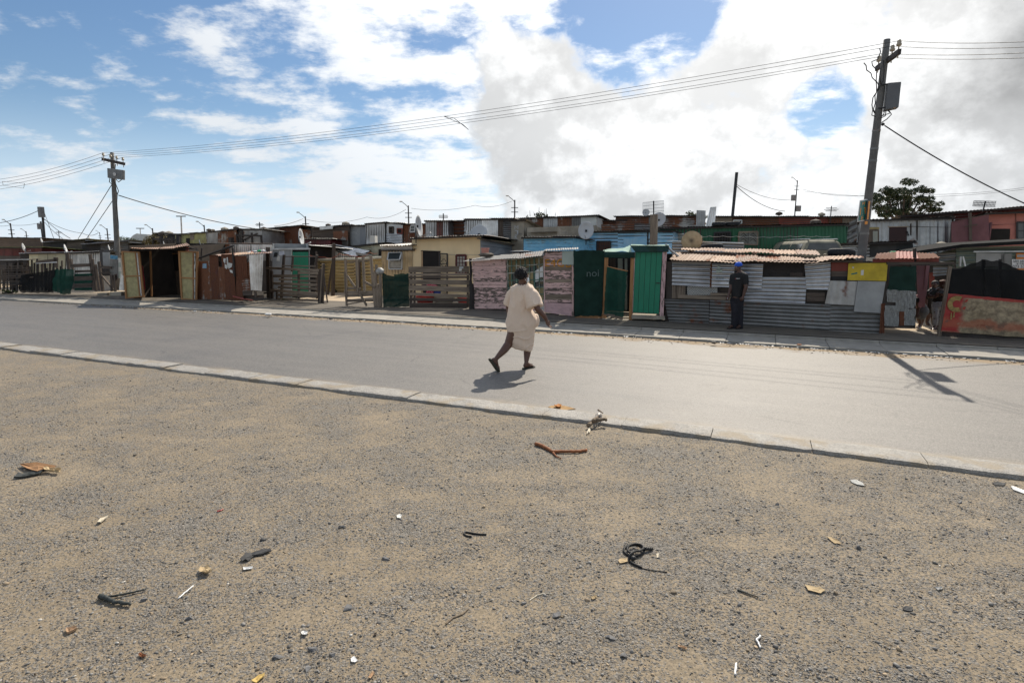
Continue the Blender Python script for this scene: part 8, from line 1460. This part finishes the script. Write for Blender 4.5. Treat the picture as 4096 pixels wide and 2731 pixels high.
        for s in range(n):
            S = []; d = 0
            for i, p in enumerate(F):
                tg = (F[min(i + 1, len(F) - 1)] - F[max(i - 1, 0)]); tg = tg.normalized() if tg.length > 0 else Vector((1, 0, 0)); sd = tg.cross(Vector((0, 0, 1))).normalized()
                if i: d += (p - F[i - 1]).length
                a = d / (r * 5.0) * 6.28 + s * 6.28 / n; S.append(p + sd * math.cos(a) * r * .55 + Vector((0, 0, math.sin(a) * r * .55)))
            mb.tube(S, r * .62, 5)
        return mb
    ring = lambda cx, cy, rx, ry, a0, a1, dz0, dz1, n=14: [(cx + rx * math.cos(math.radians(a0 + (a1 - a0) * i / n)), cy - ry * math.sin(math.radians(a0 + (a1 - a0) * i / n)), dz0 + (dz1 - dz0) * i / n) for i in range(n + 1)]
    blkhair = plain('black_braid', (.012, .012, .012), .55, .3, 30)
    mb = rope(ch, ring(1938, 320, 64, 36, -100, 265, .0, .0) + ring(1945, 326, 50, 27, 250, -90, .012, .03) + [(1915, 372, .03), (1908, 385, .0), (1935, 405, 0), (1985, 428, 0)], .0075); q = rope(ch, [(1985, 428, 0), (2045, 440, 0), (2145, 452, 0)], .0035); mb.add(q.v, q.f); q = rope(ch, [(1995, 322, .01), (2020, 322, .01), (2052, 312, .0)], .011); mb.add(q.v, q.f); mb.ball(P(*ch(1932, 380), .02), (.020, .018, .015), 2, .2); put('braid_coil', 'coiled black braid lying on the gravel right of centre', 'braid', mb, blkhair, True)
    put('short_braid', 'short black braid bent in a hook on the gravel', 'braid', rope(ch, [(920, 232, 0), (890, 228, 0), (872, 215, 0), (885, 205, 0), (930, 212, 0), (975, 218, 0), (1012, 218, 0)], .006), blkhair, True)
    for cf, pts, m, lab, nm in ((ch, [(1838, 385), (1850, 372), (1895, 370), (1898, 392), (1850, 400)], tanp, 'tan scrap beside the braid coil', 'scrap'), (ch, [(2078, 340), (2094, 334), (2092, 362), (2080, 366)], straw, 'pale chip right of the braid coil', 'chip'), (ch, [(1668, 612), (1700, 602), (1702, 616), (1678, 630)], tanp, 'tan shard below the braid coil', 'shard'), (ch, [(162, 1000), (185, 985), (205, 1010), (190, 1022), (165, 1020)], PLASTW, 'white shard at the bottom left of centre', 'shard'), (ch, [(270, 1118), (300, 1080), (312, 1088), (285, 1128)], WOODL, 'orange splinter near the bottom left of centre', 'splinter'), (ch, [(2212, 912), (2270, 932), (2268, 940), (2215, 924)], WOODL, 'orange splinter at lower right of centre', 'splinter'), (ch, [(450, 100), (468, 90), (482, 102), (474, 118), (452, 116)], WHITEW, 'cream chip at the upper left of the near gravel', 'chip'), (ch, [(305, 840), (325, 838), (322, 852), (304, 856)], WOODD, 'small brown block left of centre near the bottom', 'block'),
                             (ci, [(1118, 276), (1160, 275), (1200, 295), (1212, 312), (1165, 306), (1130, 290)], plain('grey_plastic_sheet', (.28, .29, .28), .6), 'flat grey plastic scrap near the kerb at right', 'scrap'), (ci, [(970, 640), (1000, 640), (1050, 668), (1062, 684), (1020, 680)], tanp, 'tan flake in the middle right of the gravel', 'flake'), (ci, [(828, 946), (880, 955), (930, 965), (962, 982), (930, 1000), (850, 982)], tanp, 'torn tan paper lying right of the braid coil', 'paper'), (ci, [(1452, 1096), (1475, 1080), (1520, 1092), (1512, 1115), (1465, 1108)], charc, 'dark burnt block at right of the gravel', 'block'), (ci, [(2145, 318), (2155, 312), (2260, 352), (2260, 372), (2160, 338)], PLASTW, 'white strip of trim at the right edge', 'strip'), (ci, [(1660, 962), (1710, 960), (1705, 975), (1680, 980)], GREYB, 'grey flake at lower right', 'flake'), (ci, [(2025, 292), (2060, 285), (2112, 296), (2100, 310), (2045, 308)], charc, 'dark ash patch near the kerb at far right', 'ash')):
        put(nm, lab, nm, flat(cf, pts, .003, .007, .005), m)
    put('bent_straw', 'bent white straw at lower right', 'straw', stick(ci, [(545, 1275), (522, 1300), (545, 1350)], .005, .004, 1), PLASTW); put('white_stick', 'white stick at the bottom right', 'stick', stick(ci, [(388, 1448), (385, 1522)], .005, .004, 1), PLASTW); put('dark_twig', 'thin dark twig right of centre', 'twig', stick(ci, [(400, 975), (460, 1000), (530, 1022)], .006), dkrub); put('dry_twig', 'dry twig curving near the bottom centre', 'twig', stick(ch, [(758, 780), (800, 742), (860, 720), (900, 685)], .005), drift); put('dry_straw', 'pale dry stem above the bottom centre', 'stem', stick(ch, [(1282, 632), (1330, 600), (1380, 585), (1425, 592)], .004), straw); put('straw_stalk', 'long dry stem at middle left', 'stem', stick(cg, [(1290, 450), (1350, 420), (1405, 395)], .004), drift); put('red_scrap', 'red plastic scrap on the left gravel', 'scrap', stick(cg, [(1322, 528), (1345, 522), (1360, 514)], .006), PLASTR)
    # loose bigger stones
    REF = [(ch(1938, 320), 'the braid coil'), (ch(940, 215), 'the short braid'), (cg(1560, 800), 'the charred board'), (cg(230, 270), 'the brown cardboard'), (cg(740, 1080), 'the rubber strip'), (ck(560, 460), 'the forked bark stick'), (ck(870, 230), 'the driftwood'), (cg(1250, 900), 'the crumpled tan paper'), (ci(540, 1310), 'the bent white straw'), (ci(385, 1480), 'the upright white stick'), (ci(1490, 1098), 'the burnt block'), (ci(900, 970), 'the torn tan paper at right'), (ci(1165, 295), 'the grey plastic scrap'), (ch(183, 1003), 'the white shard'), (cg(1850, 1270), 'the white paper shard'), (cg(1130, 1022), 'the white straw at left'), (cg(1575, 1545), 'the yellow splinter'), (ci(2205, 345), 'the white trim strip'), (ch(830, 730), 'the dry curved twig'), (ch(1685, 615), 'the tan shard')]; used = set()
    def stone_label(x, y):
        for d2, (rx, ry), nm in sorted(((x - r[0][0]) ** 2 + ((y - r[0][1]) * 1.6) ** 2, r[0], r[1]) for r in REF):
            dx, dy = x - rx, y - ry; l = 'loose grey stone ' + (('right of ' if dx > 0 else 'left of ') if abs(dx) > abs(dy) else ('in front of ' if dy > 0 else 'beyond ')) + nm
            if l not in used: used.add(l); return l
    for i, (cf, u, v, s) in enumerate(((ch, 525, 812, .030), (ch, 145, 685, .034), (ch, 100, 172, .028), (ch, 385, 370, .03), (ch, 1250, 645, .028), (ch, 1775, 850, .03), (ch, 1800, 862, .026), (ch, 1875, 972, .032), (ch, 1450, 728, .034), (ch, 1565, 375, .026), (ci, 1818, 418, .03), (ci, 1990, 615, .03), (ci, 1170, 708, .03), (ci, 650, 430, .022), (ci, 170, 102, .024), (ci, 1490, 1098, .02), (cg, 2075, 622, .03), (cg, 1648, 342, .025), (cg, 1870, 1475, .034), (cg, 1905, 1368, .032), (cg, 1690, 1418, .03), (cg, 2020, 1398, .034), (cg, 870, 1070, .03), (cg, 1150, 1178, .03))):
        s *= .62; p = P(*cf(u, v), s * .2); mb = MB(); bm = bmesh.new(); [bm.verts.new((random.gauss(0, .5) * s * 1.3, random.gauss(0, .5) * s, random.gauss(0, .5) * s * .7)) for _ in range(14)]; bmesh.ops.convex_hull(bm, input=bm.verts); bmesh.ops.delete(bm, geom=[v for v in bm.verts if not v.link_faces], context='VERTS'); bm.verts.index_update(); mb.add([p + v.co for v in bm.verts], [[v.index for v in f.verts] for f in bm.faces]); bm.free(); tag(build('stone', mb, plain('grey_stone', (.17, .168, .165), .8, .4, 30) if i == 0 else bpy.data.materials['grey_stone']), stone_label(*cf(u, v)), 'stone', 'loose stones on the gravel')
    # gutter litter
    for lab, x, y, m, s in (('crumpled white bag in the far gutter left of centre', 1073, 1260, PLASTW, .11), ('small white scrap in the far gutter', 780, 1246, PLASTW, .05), ('black lump in the gutter below the slat fence', 1324, 1277, BLACK, .06), ('black lump in the gutter near the man', 2855, 1371, BLACK, .07), ('brown lump in the gutter right of the man', 3197, 1380, barkm, .05), ('white paper on the pavement by the banner stall', 3867, 1378, PLASTW, .10)):
        p = P(x, y, s * .2); mb = MB(); mb.ball(p, (s, s * .7, s * .35), 2, .5, 3); put('litter', lab, 'litter', mb, m)
    rr = random.Random(8); mb = MB()
    for k in range(900):
        s = rr.uniform(-24, 12); t = t_far(s) - .12 - abs(rr.gauss(0, .22)); mb.ball(ST(s, t, .004), (rr.uniform(.006, .03), rr.uniform(.006, .02), rr.uniform(.004, .012)), 1, .3)
    o = build('gutter_debris', mb, [drift]); o['kind'] = 'stuff'; o['label'] = 'grit and small rubbish drifted along the far gutter'; o['category'] = 'debris'
    mb = MB()
    for k in range(260):
        s = rr.uniform(-1, 11) if k % 3 else rr.uniform(-20, -2); t = t_far(s) - .05 - abs(rr.gauss(0, .06)); mb.ball(ST(s, t, .006), (rr.uniform(.01, .04), rr.uniform(.008, .025), .008), 1, .4)
    o = build('gutter_scraps', mb, [PLASTW]); o['kind'] = 'stuff'; o['label'] = 'white plastic scraps caught along the far gutter'; o['category'] = 'debris'
    put('red_pipe', 'red pipe lying on the pavement by the rusty fence', 'pipe', (lambda m: (m.tube([PI.P(c2(1040, 1208), .2), PI.P(c2(1180, 1240), .6), Vector(G(*c2(1292, 1258), .12))], .02, 6), m)[1])(MB()), plain('red_pipe', (.35, .07, .06), .6)); mb = MB(); mb.ball(G(*c5(1030, 1290), .08), (.5, .2, .09), 3, .3, 3); put('sand_heap', 'small heap of sand at the foot of the corrugated shack', 'sand', mb, DIRT, True)
litter()
